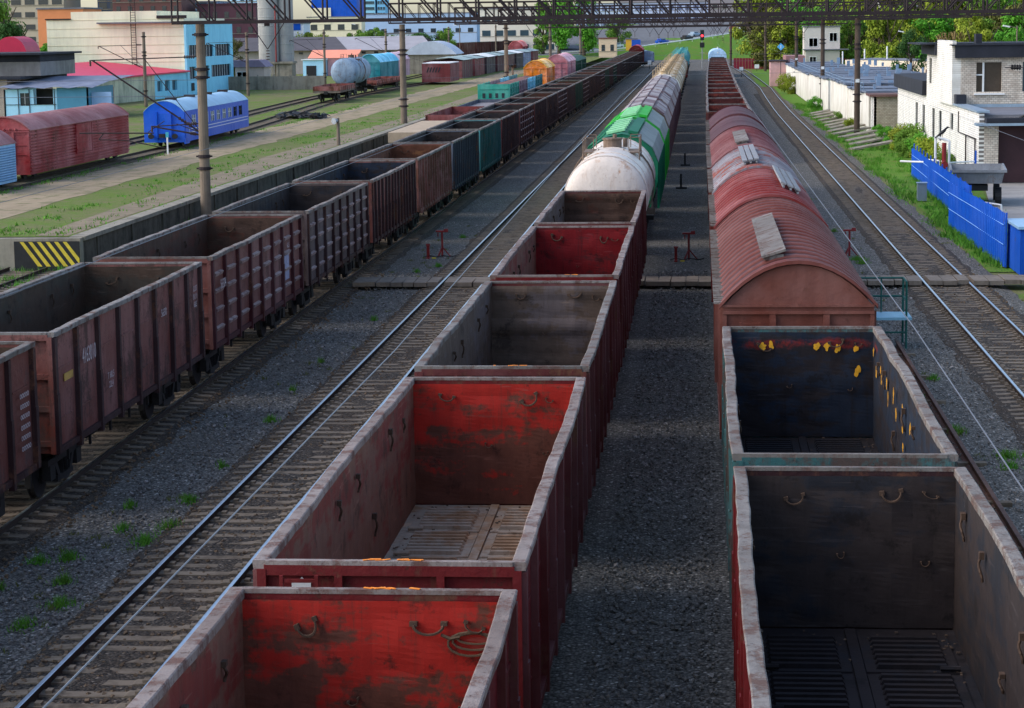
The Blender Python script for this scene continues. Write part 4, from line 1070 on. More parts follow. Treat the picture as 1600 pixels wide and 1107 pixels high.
for k, h in enumerate(hl_):
    w_ = MB(); w_.box(1.40, 1.415, h[0], h[1], h[2], h[3]); wo_ = w_.build('window', M_GLASS, root)
    f_ = MB(); y0_, y1_ = h[0], h[1]
    f_.box(1.40, 1.475, y0_ - .05, y0_, h[2] - .05, h[3] + .05); f_.box(1.40, 1.475, y1_, y1_ + .05, h[2] - .05, h[3] + .05); f_.box(1.40, 1.475, (y0_ + y1_) / 2 - .03, (y0_ + y1_) / 2 + .03, h[2], h[3]); f_.box(1.40, 1.475, y0_, y1_, h[2] + .5, h[2] + .54)
    f_.build('window_frame', M_WHITE if k < 7 else M_BLACK, wo_)
b = MB(); b.box(-.45, .45, -.10, 0, .8, 2.9); b.box(-.55, -.45, -.2, 0, .7, 3.0); b.box(.45, .55, -.2, 0, .7, 3.0); b.build('gangway_door', CB, root)
for s in (-1, 1): MB().tube((s * .85, -.45, .98), (s * .85, 0, .98), .09, 8).tube((s * .85, -.5, .98), (s * .85, -.45, .98), .22, 12).build('buffer', M_BLACK, root)
b = MB(); b.tube((-1.05, -.05, 1.1), (-1.05, 0, 1.1), .1, 8); b.build('tail_lamp', M_YEL, root)
b = MB(); b.box(-1.2, 1.2, .1, L - .1, .45, .74); b.build('underframe', M_RUN, root); running(root, L, True, 3); root.scale = (1, 1, .84)

def flat(x, y, rz, L, z0, label, cat='flat wagon', side=.5, mat=None, deck=None, group=None, full=False, hz=1.3, w=1.5):
    root = thing('flat_wagon', label, cat, (x, y, z0), rz, group)
    b = MB(); b.box(-w + .05, w - .05, 0.05, L - .05, 1.0, hz); b.build('deck', deck or M_WOOD, root)
    b = MB()
    if side:
        for s in (-1, 1):
            nn = max(2, int(L / 1.6))
            for k in range(nn): b.box(*sorted((s * (w - .05), s * w)), L * k / nn + .03, L * (k + 1) / nn - .03, hz - .05, hz + side)
            for k in range(nn + 1): b.box(*sorted((s * w, s * (w + .06))), L * k / nn - .05, L * k / nn + .05, hz - .25, hz + side)
        for e in (0, L): b.box(-w, w, *((e, e + .05) if e == 0 else (e - .05, e)), hz - .05, hz + side)
        b.build('side_board', mat or V_RED, root)
    running(root, L, full); return root
flat(xT1(241) - .0, 241, hd(xT1, 247), 13.4, ZY + .16, 'low red-sided flat wagon just in front of the silver tank', side=.45, mat=paint(c8(128, 62, 54), amt=.5, name='rust_red_boards'), group='low wagons in the left yard', full=True)
tanker(xT1(262), 257, 12.5, paint(c8(116, 138, 160), (.10, .09, .09), amt=.35, scale=.5, name='silver_blue_tank_paint'), 'silver-blue tank wagon in the left yard behind the low red wagon', 'tank wagons in the yard', zc=3.05, r=1.62, full=False, z0=ZY + .16, rz=hd(xT1, 262), fit=plain('rust_fit', c8(110, 84, 70), .8, .4, 4))
flat(xT1(280), 272, hd(xT1, 278), 22, ZY + .16, 'long low wagon with rusty red load behind the silver tank', side=.35, mat=paint(c8(140, 66, 56), amt=.5, name='rust_red_boards'), deck=IN_FAR, group='low wagons in the left yard')
V_TEAL = paint(c8(24, 128, 138), (.05, .05, .05), amt=.12, name='teal_van_paint'); V_TEALR = paint(c8(90, 196, 226), (.1, .1, .1), amt=.12, name='light_teal_roof')
boxcar(-46.2, 300, R(-1.5), 16, V_TEAL, V_TEALR, 'turquoise van with light blue roof standing in the left yard behind the concrete pole', 'vans in the left yard', z0=ZY + .16, ze=3.5, zp=4.6, ribs=False, side='h', runboard=False, full=False)
boxcar(-46.3, 318, R(0), 14, paint(c8(196, 150, 160), amt=.2, name='pink_van_paint'), paint(c8(222, 180, 188), amt=.2, name='pink_roof_paint'), 'pale pink van behind the turquoise van', 'vans in the left yard', z0=ZY + .16, ze=3.5, zp=4.6, ribs=False, side='h', runboard=False, full=False)
root = thing('crane_weight_wagon', 'short brown box wagon with slanted openings and a white top, next to the pink van', 'freight wagon', (-38.6, 315, ZY + .1))
b = MB(); b.box(-2.1, 2.1, 0, 12, .3, 3.0); b.build('body', paint(c8(116, 52, 54), amt=.3, name='brown_box_paint'), root)
b = MB(); b.box(-2.0, 2.1, .1, 11.9, 3.01, 3.12); b.build('white_top', M_WHITE, root)
for k in range(5): MB().obox((-1.2 + k * .42, -.03, 2.1), .16, .04, .8, 0, 0, .35).build('opening', M_GLASS, root); running(root, 12, False)
SH = [paint(c8(110, 50, 52), amt=.3, name='brown_shed_paint'), paint(c8(132, 44, 48), amt=.3, name='red_shed_paint'), paint(c8(70, 56, 62), amt=.3, name='dark_shed_paint'), paint(c8(150, 160, 196), amt=.2, name='lilac_shed_paint'), paint(c8(92, 40, 46), amt=.3, name='deep_brown_paint')]
names = ['open-fronted brown', 'red', 'dark grey', 'pale lilac', 'deep brown', 'red-brown', 'dark', 'pale lilac far']
M_SHROOF = plain('weathered_sheet_roof', c8(150, 166, 162), .6, .25, .6)
for k in range(8):
    y = 352 + k * 17; x = -42.0 + k * .35
    root = thing('storage_wagon', f'{names[k]} van body with sagging sheet roof, {ordw(k + 1)} of its row', 'van body', (x, y, ZY), 0, 'old van bodies with sheet roofs')
    b = MB(); b.box(-3.2, 3.2, 0, 16.4, 0, 2.9); m_ = SH[[0, 1, 2, 4, 0, 2, 3, 1][k]]; b.build('body', m_, root)
    parts('door_post', [(3.2, 3.26, 1 + q * 3.4, 1.35 + q * 3.4, .1, 2.9) for q in range(5)], M_CONC, root)
    b = MB(); b.shell([[(-3.5, yy, 2.95), (-1.2, yy, 3.35 + .15 * noise.noise((yy, k, 0))), (1.2, yy, 3.45 + .2 * noise.noise((yy * .4, k, 3))), (3.5, yy, 3.0)] for yy in (-.2, 4, 8, 12, 16.6)][::-1]); b.build('roof', M_SHROOF if k % 3 != 2 else M_WHITE, root)
    b = MB(); b.box(-2.2, 2.2, -.03, -.005, .4, 2.2); b.build('opening', M_GLASS, root)
# orange-roofed van and long line of maroon wagons far left
boxcar(xT1(500) + 1.0, 470, 0, 14, V_RED, paint(c8(226, 80, 62), amt=.1, name='orange_red_roof'), 'van with orange-red roof showing above the sheet-roofed van bodies', 'vans in the left yard', z0=ZY + .16, ze=3.9, zp=5.1, ribs=False, runboard=False, full=False)
for k in range(8):
    x = -66 + k * 2.55; y = 548 + k * 13.4
    gondola(gv('f%d' % (k % 2), seed=20 + k % 2, W2=1.56, H=4.4), x, y, math.atan2(-2.55, 13.4), [P_MAROON, P_PURP, P_MAROON, P_POSTM][k % 4], IN_BLACK, M_RIM, FL_DARK, f'maroon open wagon of the far row below the trees, {ordw(k + 1)} from the left', 'far maroon wagons', full=False).location.z = ZY
boxcar(-44.5, 655, -.2, 14, P_GREEN, P_GREEN, 'dark green van at the right end of the far maroon row', 'vans in the left yard', z0=ZY, ze=3.8, zp=4.6, ribs=False, runboard=False, full=False)
# siding wagons behind the left train
MT = paint(c8(160, 140, 118), (.2, .15, .1), amt=.3, name='tan_boards')
flat(-21.6, 158, 0, 20, 0, 'flat wagon with pale tan plank deck, on the siding by the wall', side=.0, deck=plain('tan_planks', c8(172, 152, 128), .9, .2, 1.5), group='wagons on the wall siding', hz=1.75)
flat(-21.6, 181, 0, 19, 0, 'low wagon with brown-red boards, behind the tan-decked flat wagon', side=.8, mat=paint(c8(126, 54, 50), amt=.4, name='brown_red_boards'), deck=IN_BROWN, group='wagons on the wall siding')
flat(-21.6, 203, 0, 21, 0, 'grey-decked flat wagon directly in front of the teal low-sided wagon', side=.35, mat=P_SLATE, deck=plain('grey_deck', c8(128, 122, 124), .9, .2, 1), group='wagons on the wall siding', hz=1.6)
segs = [paint(c8(36, 148, 128), amt=.2, name='turquoise_boards'), paint(c8(132, 108, 116), amt=.2, name='mauve_boards'), paint(c8(110, 190, 210), amt=.15, name='light_blue_boards'), paint(c8(52, 128, 128), amt=.25, name='teal_boards')]
root = thing('low_sided_wagon', 'turquoise low-sided wagon with differently coloured side boards and a pole in front', 'freight wagon', (-21.6, 226, 0))
for k in range(4):
    b = MB(); y0 = k * 12
    for s in (-1, 1):
        b.box(*sorted((s * 1.50, s * 1.58)), y0, y0 + 11.6, 1.3, 3.4)
        for z in (1.7, 2.3, 2.9): b.box(*sorted((s * 1.58, s * 1.66)), y0, y0 + 11.6, z, z + .12)
        for q in range(5): b.box(*sorted((s * 1.58, s * 1.70)), y0 + q * 2.9 - .08, y0 + q * 2.9 + .08, 1.2, 3.45)
    if k == 0:
        b.box(-1.58, 1.58, -.1, 0, 1.2, 3.45)
        for z in (1.7, 2.9): b.box(-1.5, 1.5, -.16, -.1, z, z + .12)
    b.build('side_board', segs[k], root)
parts('dark_opening', [(-1.2 + q * .68, -.9 + q * .68, -.13, -.105, 2.0, 2.5) for q in range(4)], M_GLASS, root)
b = MB(); b.shell([[(-1.5, yy, 3.0 + .2 * noise.noise((yy * .2, 1, 1))), (0, yy, 3.2 + .3 * noise.noise((yy * .2, 7, 1))), (1.5, yy, 3.0 + .2 * noise.noise((yy * .2, 4, 1)))] for yy in [q * 3 for q in range(16)]][::-1]); b.build('load', plain('earth_load', c8(120, 84, 76), .9, .3, .8), root)
running(root, 46, False)
boxcar(-21.9, 288, 0, 16, paint(c8(226, 128, 34), amt=.12, name='orange_van_paint'), paint(c8(244, 176, 40), amt=.1, name='yellow_orange_roof'), 'bright orange van with a yellow-orange roof on the wall siding', 'vans on the wall siding', z0=.6, ze=3.3, zp=4.3, ribs=False, runboard=False, full=False)
boxcar(-20.2, 306, 0, 20, paint(c8(190, 120, 130), amt=.15, name='pink_ribbed_paint'), paint(c8(214, 150, 158), amt=.15, name='pale_pink_roof'), 'pink ribbed van standing right behind the orange van', 'vans on the wall siding', z0=.4, ze=4.0, zp=5.0, ribs=False, runboard=False, full=False, side='h')
boxcar(-20.6, 334, 0, 30, P_GREEN, P_GREEN, 'dark green van behind the pink van, mostly hidden', 'vans on the wall siding', z0=.4, ze=3.6, zp=4.2, ribs=False, runboard=False, full=False)

# ------------------------------------------------------------------ poles, gantries, wires
ins = plain('brown_insulator', c8(64, 44, 40), .4, .3, 8)
def pole(x, y, z0, ztop, label, r=.24, cat='catenary pole', group='concrete poles', collars=True, name='catenary_pole', r2=None, mat=None):
    root = thing(name, label, cat, (x, y, z0), 0, group); h = ztop - z0
    b = MB(); b.tube((0, 0, 0), (0, 0, h), r, 14, r2 or r * .82); b.build('shaft', mat or M_POLE, root, smooth=False)
    if collars:
        b = MB()
        for z in (h - .6, h - 2.3, h - 2.7, h - 6.6, h - 7.2):
            if z > 1: b.tube((0, 0, z), (0, 0, z + .16), r * 1.15, 12); b.box(-r * 1.5, r * 1.5, -.04, .04, z + .04, z + .12)
        b.build('collar', M_STEEL, root)
    return root
def bracket(root, z, ln, drop=.0, s=-1, up=1.9, low=True):
    """catenary cantilever reaching ln metres sideways at height z above the pole foot"""
    b = MB(); b.path([(s * .2, 0, z), (s * ln, 0, z - .12)], .03, 5); b.path([(s * .2, 0, z - up), (s * ln * .98, 0, z - .12)], .045, 6)
    b.path([(s * ln * .52, 0, z), (s * .25, 0, z - up + .15)], .02, 5)
    if low: b.path([(s * (ln * .45), 0, z - up - .05), (s * (ln + .7), 0, z - up - .02)], .035, 5); b.path([(s * ln * .35, 0, z - up + .55), (s * ln * .5, 0, z - up)], .02, 4); b.path([(s * ln * .9, 0, z - up), (s * ln * .95, 0, z - up - .35), (s * ln * .7, 0, z - up - .4), (s * (ln * .35), 0, z - up - .8)], .025, 4)
    b.build('cantilever_arm', M_STEEL, root)
    b = MB()
    for k in range(5): b.tube((s * (.35 + k * .11), 0, z - .005), (s * (.40 + k * .11), 0, z - .005), .085, 8)
    for k in range(5):
        u = .08 + k * .025; p = Vector((s * .2, 0, z - up)).lerp(Vector((s * ln * .98, 0, z - .12)), u); q = Vector((s * .2, 0, z - up)).lerp(Vector((s * ln * .98, 0, z - .12)), u + .012); b.tube(p, q, .085, 8)
    b.tube((s * ln, 0, z - .4), (s * ln, 0, z - .1), .05, 6); b.build('insulator', ins, root)

p1 = pole(-24.55, 105.0, -.3, 9.75, 'nearest thick concrete gantry pole with wire brackets, by the platform wall', r=.27)
bracket(p1, 8.45, 5.6, up=3.7)
bracket(p1, 5.15, 2.6, up=.55, low=False)
pole(-25.9, 187.6, .9, 9.75, 'second concrete gantry pole, in front of the turquoise and pink vans', r=.30)
pole(-26.5, 296, .9, 9.75, 'third concrete gantry pole, in front of the turquoise low-sided wagon', r=.30)
pole(-26.6, 386, .9, 9.75, 'concrete gantry pole beside the orange van', r=.30)
pole(-28.0, 510, .9, 9.75, 'farthest concrete gantry pole on the left side', r=.3)
M_POLED = stained('dark_pole', c8(92, 78, 68), c8(54, 44, 40), .6, .9)
pp = [pole(13.55, 187.6, -.2, 9.75, 'nearest tall dark pole on the right, in front of the garage wall', r=.26, r2=.24, mat=M_POLED),
      pole(13.7, 243, -.2, 9.75, 'second tall pole on the right, in front of the white brick hut', r=.26, mat=M_POLED),
      pole(13.5, 304, -.2, 9.75, 'third tall pole on the right with a white band, by the pink hut', r=.26, mat=M_POLED),
      pole(13.3, 440, -.2, 9.75, 'tall pole on the right in front of the dark red fence', r=.28, mat=M_POLED),
      pole(7.2, 500, -.2, 9.75, 'tall pole beside the pale blue railcar', r=.28, mat=M_POLED)]
for q in pp[:3]:
    b = MB(); b.obox((0, -.27, 4.6), .34, .03, .30); b.build('number_plate', M_WHITE, q)
t4 = [pole(-61.6, 236, ZY, 9.4, 'slim concrete pole with a bracket in front of the cream building', r=.2), pole(-57.6, 272, ZY, 9.2, 'slim ochre concrete pole right of the pale blue building', r=.2), pole(-56, 320, ZY, 9.4, 'slim concrete pole left of the silver tank', r=.2), pole(-52.5, 360, ZY, 9.4, 'slim concrete pole in front of the light warehouse wall', r=.2), pole(-50, 430, ZY, 9.6, 'slim pole above the sheet-roofed van bodies', r=.2), pole(-49, 520, ZY, 10, 'slim pole in front of the far maroon wagons', r=.2)]
for q in t4[:4]: bracket(q, 6.9, 5.2, up=2.6, low=False)
sp = pole(-26.0, 153.5, ZY, 3.05, 'short concrete post carrying a loudspeaker, by the wall edge', r=.13, cat='loudspeaker post', collars=False, name='loudspeaker_post', group=None)
b = MB(); b.tube((-.25, -.35, 1.75), (-.02, -.02, 1.8), .24, 14, .07); b.tube((0, 0, 1.7), (0, 0, 1.98), .06, 6); b.build('horn', plain('grey_horn', c8(160, 166, 172), .5, .15, 4), sp)
b = MB(); b.tube((-.245, -.343, 1.751), (-.22, -.31, 1.756), .18, 14); b.build('horn_mouth', M_GLASS, sp)
sp = pole(-26.0, 300, ZY, 4.2, 'grey lamp post with loudspeakers beside the orange van', r=.16, cat='loudspeaker post', collars=False, name='loudspeaker_post', group=None)
b = MB(); b.tube((-.3, -.3, 2.9), (0, 0, 3.0), .26, 10, .08); b.tube((.3, -.3, 2.9), (0, 0, 3.0), .26, 10, .08); b.build('horn', M_BLACK, sp)
# kilometre post
t = thing('marker_post', 'thin white and turquoise marker post in front of the blue coach', 'marker post', (-36.2, 144, ZY))
b = MB(); b.box(-.05, .05, -.04, .04, 0, 1.15); b.build('post', M_WHITE, t); b = MB(); b.box(-.1, .1, -.05, .05, 1.15, 1.5); b.build('number_board', plain('turquoise_board', c8(70, 170, 190), .6, .1, 4), t)

def truss(y, x0, x1, zb, zt, label, pw=1.8, dy=1.25, ch=.075, wb=.05, poles=()):
    root = thing('gantry_truss', label, 'overhead gantry', (0, y, 0), 0, 'overhead wire gantries')
    b = MB()
    for yy in (-dy / 2, dy / 2):
        for z in (zb, zt): b.box(x0, x1, yy - ch, yy + ch, z - ch, z + ch)
    b.build('chord', M_STEEL, root)
    b = MB(); n = int((x1 - x0) / pw); st = (x1 - x0) / n; mid = (x0 + x1) / 2
    for k in range(n + 1):
        x = x0 + k * st
        for yy in (-dy / 2, dy / 2):
            b.tube((x, yy, zb), (x, yy, zt), wb, 4)
            if k < n:
                if x < mid: b.tube((x, yy, zt), (x + st, yy, zb), wb * .85, 4)
                else: b.tube((x, yy, zb), (x + st, yy, zt), wb * .85, 4)
        for z in (zb, zt):
            b.tube((x, -dy / 2, z), (x, dy / 2, z), wb * .8, 4)
            if k < n and k % 2: b.tube((x, -dy / 2, z), (x + st, dy / 2, z), wb * .5, 4)
    b.build('web_member', M_STEEL, root)
    b = MB()
    for tx in poles:
        b.tube((tx - .9, 0, zb), (tx, 0, zb - 1.35), .022, 4); b.tube((tx + .9, 0, zb), (tx, 0, zb - 1.35), .022, 4)
        b.box(tx - .12, tx + .12, -.1, .1, zb - .22, zb - .05)
    if poles: b.build('hanger', M_STEEL, root)
    b = MB()
    for tx in poles:
        for k in range(4): b.tube((tx, 0, zb - 1.40 - k * .14), (tx, 0, zb - 1.45 - k * .14), .09, 8)
    if poles: b.build('insulator', ins, root)
    return root
TX = (-14.3, -8.8, -3.5, 2.0, 8.95)
truss(105.0, -25.8, 30.5, 9.82, 12.0, 'nearest dark steel lattice gantry across the top of the view', pw=1.85, poles=(-21.2,), ch=.085)
truss(187.6, -27.0, 32, 9.86, 11.55, 'second steel lattice gantry, starting above the second concrete pole', pw=1.3, dy=1.1, poles=TX, ch=.07, wb=.04)
truss(243, -27.5, 30, 9.8, 11.6, 'third steel lattice gantry from the camera', pw=1.7, dy=1.1, poles=TX, ch=.09)
truss(296, -27.5, 28, 9.75, 11.7, 'fourth steel lattice gantry from the camera', pw=1.6, dy=1.1, poles=TX, ch=.09)
truss(386, -27.5, 26, 9.2, 11.3, 'fifth steel lattice gantry from the camera', pw=2.2, dy=1.1, poles=TX, ch=.11)
truss(445, -27.5, 24, 9.1, 11.4, 'sixth steel lattice gantry, far down the tracks', pw=2.2, dy=1.1, ch=.11)
truss(510, -28, 22, 8.9, 11.3, 'farthest steel lattice gantry', pw=2.4, dy=1.1, ch=.12)
M_WIRE = plain('copper_wire', c8(92, 94, 104), .45, .15, 1, .0, .0, .5)
def wire(xf, z, label, stag=.3, r=.0062, sag=True):
    root = thing('overhead_wire', label, 'overhead wire', (0, 0, 0), 0, 'overhead contact wires')
    ys = [-60, 22, 105, 187.6, 243, 296, 386, 445, 510]; b = MB(); p = None
    for i, y in enumerate(ys):
        q = (xf(max(14, y)) + (stag if i % 2 else -stag), y, z)
        if p: b.tube(p, q, r, 5)
        p = q
    b.build('contact_wire', M_WIRE, root)
    if sag:
        b = MB()
        for y0, y1 in zip(ys[2:-1], ys[3:]):
            pr = None
            for k in range(9):
                u = k / 8; q = (xf(max(14, y0 + (y1 - y0) * u)), y0 + (y1 - y0) * u, z + 1.9 - 1.2 * 4 * u * (1 - u) if False else z + .55 + 1.5 * (2 * u - 1) ** 2)
                if pr: b.tube(pr, q, r * .8, 4)
                pr = q
        b.build('carrier_wire', M_STEEL, root)
for f_, z, lab, st in ((lambda y: XA, 6.0, 'contact wire over the left train of open wagons', .25), (lambda y: XB, 6.0, 'contact wire over the empty track beside the left train', -.3), (lambda y: XC, 6.05, 'contact wire over the centre train', .3), (xD, 6.3, 'contact wire over the right-hand train and its boxcars', .2), (xE, 6.1, 'contact wire over the empty track at the right', -.25)):
    wire(f_, z, lab, st)
t = thing('cross_wires', 'thin wires strung across the tracks between the poles', 'wire')
for y, z, xa, xb in ((105.4, 7.0, -24.6, -62), (105.4, 6.2, -24.6, -62), (188, 5.0, 13.5, 40), (188, 5.05, -25.9, 13.5), (243, 5.2, -26, 13.6), (296, 5.2, -26.5, 13.6)): MB().tube((xa, y, z), (xb, y, z + .1), .012, 4).build('wire', M_WIRE, t)

# signal, marker boards, brake shoe stands, work platform
t = thing('railway_signal', 'railway signal mast showing a red light between the two far trains', 'signal', (.6, 470, -.2))
b = MB(); b.tube((0, 0, 0), (0, 0, 8.0), .1, 8); b.box(-.5, .5, -.1, .1, 3.4, 3.5); b.build('mast', plain('pale_mast', c8(150, 150, 150), .6, .2, 2), t)
b = MB(); b.box(-.42, .42, -.35, 0, 6.2, 8.4); b.box(-.5, .5, -.3, -.05, 4.6, 5.7); b.build('signal_head', M_BLACK, t)
em = NT('red_signal_light'); em.b.inputs['Emission Color'].default_value = (1, .02, .03, 1); em.b.inputs['Emission Strength'].default_value = 4; em.fin((.5, .01, .02), .4)
b = MB(); b.tube((0, -.42, 7.15), (0, -.35, 7.15), .24, 12); b.build('lamp', em.mat, t)
def board(x, y, z, w, h, label):
    t = thing('marker_board', label, 'marker board', (x, y, -.2)); b = MB(); b.tube((0, 0, 0), (0, 0, z), .05, 5); b.build('post', M_STEEL, t); b = MB(); b.box(-w / 2, w / 2, -.05, -.02 + .03, z, z + h); b.build('board', M_WHITE, t)
board(-10.8, 470, 1.1, .8, .9, 'white marker board by the far end of the left train'); board(11.6, 440, .6, .9, .8, 'white marker board near the dark red fence')
board(7.6, 395, 1.2, .7, .6, 'white marker board right of the pale blue railcar')
def stand(x, y, label, green=False, full=True):
    t = thing('shoe_stand', label, 'brake shoe stand', (x, y, ZG)); b = MB()
    b.tube((0, 0, 0), (0, 0, 1.25), .05, 7); b.obox((0, 0, 1.28), .62, .14, .09); b.obox((.2, 0, 1.36), .2, .1, .08); b.tube((-.2, 0, 1.2), (-.2, 0, 1.02), .03, 5)
    for a in (0, 2.1, 4.2): b.tube((0, 0, .5), (.42 * math.cos(a), .42 * math.sin(a), 0), .03, 5)
    b.build('stand', M_RED, t); t.scale = (.85, .85, .85)
    if full: b = MB(); b.obox((-.62, -.7, .32), .13, .2, .7, 0, .1); b.obox((-.62, -.75, .02), .16, .6, .1); b.obox((-.62, -.7, .68), .2, .12, .08); b.build('brake_shoe', M_RED, t); b = MB(); b.path([(-.9 + .11 * k, -.5 + .14 * math.sin(k), .04 + .06 * abs(math.sin(k * .5))) for k in range(16)], .025, 4); b.build('chain', M_BLACK, t); b = MB(); b.obox((-.3, -.95, .04), .2, .12, .06); b.build('yellow_wedge', M_YEL, t)
stand(-10.9, 90, 'red brake shoe stand with spare shoe, on gravel between the left train and empty track')
stand(-.45, 88.5, 'red brake shoe stand in the dark aisle between centre and right-hand trains')
stand(6.2, 89.5, 'red brake shoe stand in weeds right of the nearest boxcar', full=False)
for y, i in ((127, 1), (148, 2)):
    t = thing('aisle_post', ['small dark post in the aisle, nearer of two', 'small dark post in the aisle beside the lime-green hopper, farther of two'][i - 1], 'post', (-1.2 + .1 * i, y, ZG)); b = MB(); b.tube((0, 0, 0), (0, 0, .9), .07, 6); b.box(-.3, .35, -.1, .1, .0, .12); b.build('post', M_BLACK, t)
t = thing('work_platform', 'small teal railed platform with pale blue step beside the nearest boxcar', 'platform', (5.35, 64.2, ZG)); tm = paint(c8(22, 84, 78), amt=.15, name='dark_teal_frame')
b = MB()
for x in (-.55, .75):
    for y in (-.5, .6): b.tube((x, y, 0), (x, y, 2.0), .035, 5)
for z in (1.45, 2.0): b.path([(-.55, -.5, z), (-.55, .6, z), (.75, .6, z), (.75, -.5, z)], .03, 5)
b.path([(.1, .6, .95), (.1, .6, 2.0)], .025, 5); b.path([(-.55, -.5, .5), (.75, -.5, .5)], .03, 5); b.build('frame', tm, t)
b = MB(); b.box(-.72, .9, -.62, .7, .88, .96); b.build('step', plain('pale_blue_step', c8(130, 176, 196), .6, .15, 3), t)

# ------------------------------------------------------------------ buildings
def window(root, x0, x1, z0, z1, y, mat=M_GLASS, frame=M_WHITE, fw=.06, axis='x', face=-1, mull=1, dep=.08):
    """glazed window set into a wall plane y (axis x) or x (axis y); face = outward sign"""
    b = MB(); f = MB()
    def bx(m, u0, u1, w0, w1, a, c):
        a, c = sorted((a, c))
        if axis == 'x': m.box(u0, u1, a, c, w0, w1)
        else: m.box(a, c, u0, u1, w0, w1)
    bx(b, x0, x1, z0, z1, y - face * .02, y - face * .05); w = b.build('window', mat, root)
    for (u0, u1, w0, w1) in ((x0 - fw, x0, z0 - fw, z1 + fw), (x1, x1 + fw, z0 - fw, z1 + fw), (x0, x1, z0 - fw, z0), (x0, x1, z1, z1 + fw)): bx(f, u0, u1, w0, w1, y - face * .06, y + face * .03)
    for k in range(1, mull + 1): u = x0 + (x1 - x0) * k / (mull + 1); bx(f, u - fw * .4, u + fw * .4, z0, z1, y - face * .019, y + face * .02)
    f.build('window_frame', frame, w); return w
WB_X = brick('white_brick_shaded_front', c8(222, 210, 194), c8(192, 176, 160), c8(112, 100, 90), 'x', .27, .13)  # same brick as the side, greyer: shade on the front painted in
WB_Y = brick('white_brick_sunlit_side', c8(244, 240, 232), c8(222, 216, 206), c8(120, 114, 108), 'y', .27, .13)  # brighter copy for side walls: sunlight from the left put into the colour
M_TAR = plain('tar_paper_black', c8(44, 46, 54), .85, .35, .8)
M_TARG = plain('grey_roofing_felt', c8(112, 112, 118), .85, .25, .6)
M_SILV = plain('galvanised_flashing', c8(150, 168, 184), .4, .2, 2, .3, .05)
# right: white brick garage building with stair tower
root = thing('brick_garage_building', 'white brick garage building with stair tower, slit windows and dark flat roofs', 'building', (0, 0, ZG))
WA_ = [(14.9, 16.7, 1.4, 3.5), (20.1, 21.9, 1.4, 3.5)]; WB_ = [(1.7, 3.2, 5.2, 7.0), (10.2, 11.8, 5.2, 7.0), (6.7, 7.5, 5.3, 6.0), (3.9, 5.6, 1.4, 3.5), (8.3, 10.0, 1.4, 3.5), (15.2, 16.8, 2.5, 3.6)]
b = MB()
b.wall((16.6, 183), (16.6, 160), 0, 4.25, .3, WA_)
b.wall((16.6, 160), (16.6, 142), 0, 8.0, .3, WB_)
b.wall((16.6, 142), (16.6, 130), 0, 4.2, .3, [])
b.box(16.35, 16.6, 142.0, 151.0, 4.2, 8.35); b.build('side_wall', WB_Y, root)
MB().wall((16.9, 142), (27.5, 142), 4.0, 8.0, .3, [(1.0, 2.62, 5.05, 6.95), (3.95, 6, 5.05, 6.95)]).build('upper_wall', WB_X, root)
for w_ in (((16.9, 130), (17.75, 130), 0, 3.44), ((22, 130), (22.8, 130), 0, 3.44)): MB().wall(*w_, .3).build('brick_pier', WB_X, root)
MB().wall((16.9, 130), (28, 130), 3.45, 3.9, .3).build('lintel', WB_X, root); MB().wall((16.9, 183), (28, 183), 0, 4.2, .3).build('back_wall', WB_X, root)
b = MB(); b.wall((17.75, 130.35), (22, 130.35), 0, 3.5, .08); b.wall((22.8, 130.35), (27.5, 130.35), 0, 3.5, .08); b.build('garage_door', plain('dark_brown_door', c8(62, 40, 44), .7, .2, .8), root)
b = MB()
b.prism([(16.3, 4.25), (28, 4.25), (28, 5.5), (16.3, 5.3)], 160.2, 183.4); b.build('low_roof', M_TAR, root)
b = MB(); b.box(16.9, 27.6, 142.3, 160, 7.5, 7.7); b.box(16.5, 27.6, 141.6, 142.0, 7.25, 8.05); b.box(16.2, 16.6, 151, 160.3, 7.3, 8.1); b.box(15.2, 16.2, 151.2, 160.3, 8.02, 8.12); b.box(16.2, 27.6, 141.5, 142.4, 8.05, 8.13); b.box(16.3, 27.6, 151, 160.2, 8.0, 8.1); b.build('roof_edge', M_TAR, root)
b = MB(); b.box(16.9, 28, 130.3, 142, 3.85, 4.05); b.build('garage_roof', M_TARG, root)
b = MB(); b.box(16.45, 17.2, 129.9, 142, 4.2, 4.32); b.box(16.3, 28, 129.0, 130.0, 3.45, 3.60); b.box(17.0, 28, 141.85, 142.0, 4.05, 4.25); b.build('flashing', M_SILV, root)
b = MB(); b.box(16.5, 17.15, 140.8, 142, 4.33, 4.9); b.box(18.6, 19, 148, 149, 8.1, 8.75); b.box(16.9, 28, 129.0, 130.2, 3.61, 3.9); b.build('roof_box', M_TAR, root)
window(root, 17.9, 19.52, 5.05, 6.95, 142.18, plain('dim_room_glass', c8(70, 60, 52), .25, .3, .8), M_WHITE, .10, mull=0, dep=.1)
b = MB(); b.box(18.30, 18.42, 142.1, 142.18, 5.05, 6.95); b.box(17.9, 18.30, 142.1, 142.18, 6.1, 6.18); b.box(17.75, 19.7, 141.8, 142.0, 4.85, 4.95); b.build('window_mullion', M_WHITE, root)
window(root, 20.85, 22.9, 5.05, 6.95, 142.18, M_GLASSB, M_WHITE, .10, mull=1)
for (u0, u1, z0, z1) in WA_: window(root, 183 - u1, 183 - u0, z0, z1, 16.72, M_GLASSD, M_STEEL, .03, 'y', -1, 0)
for (u0, u1, z0, z1) in WB_: window(root, 160 - u1, 160 - u0, z0, z1, 16.72, M_GLASSD, M_STEEL, .03, 'y', -1, 0)
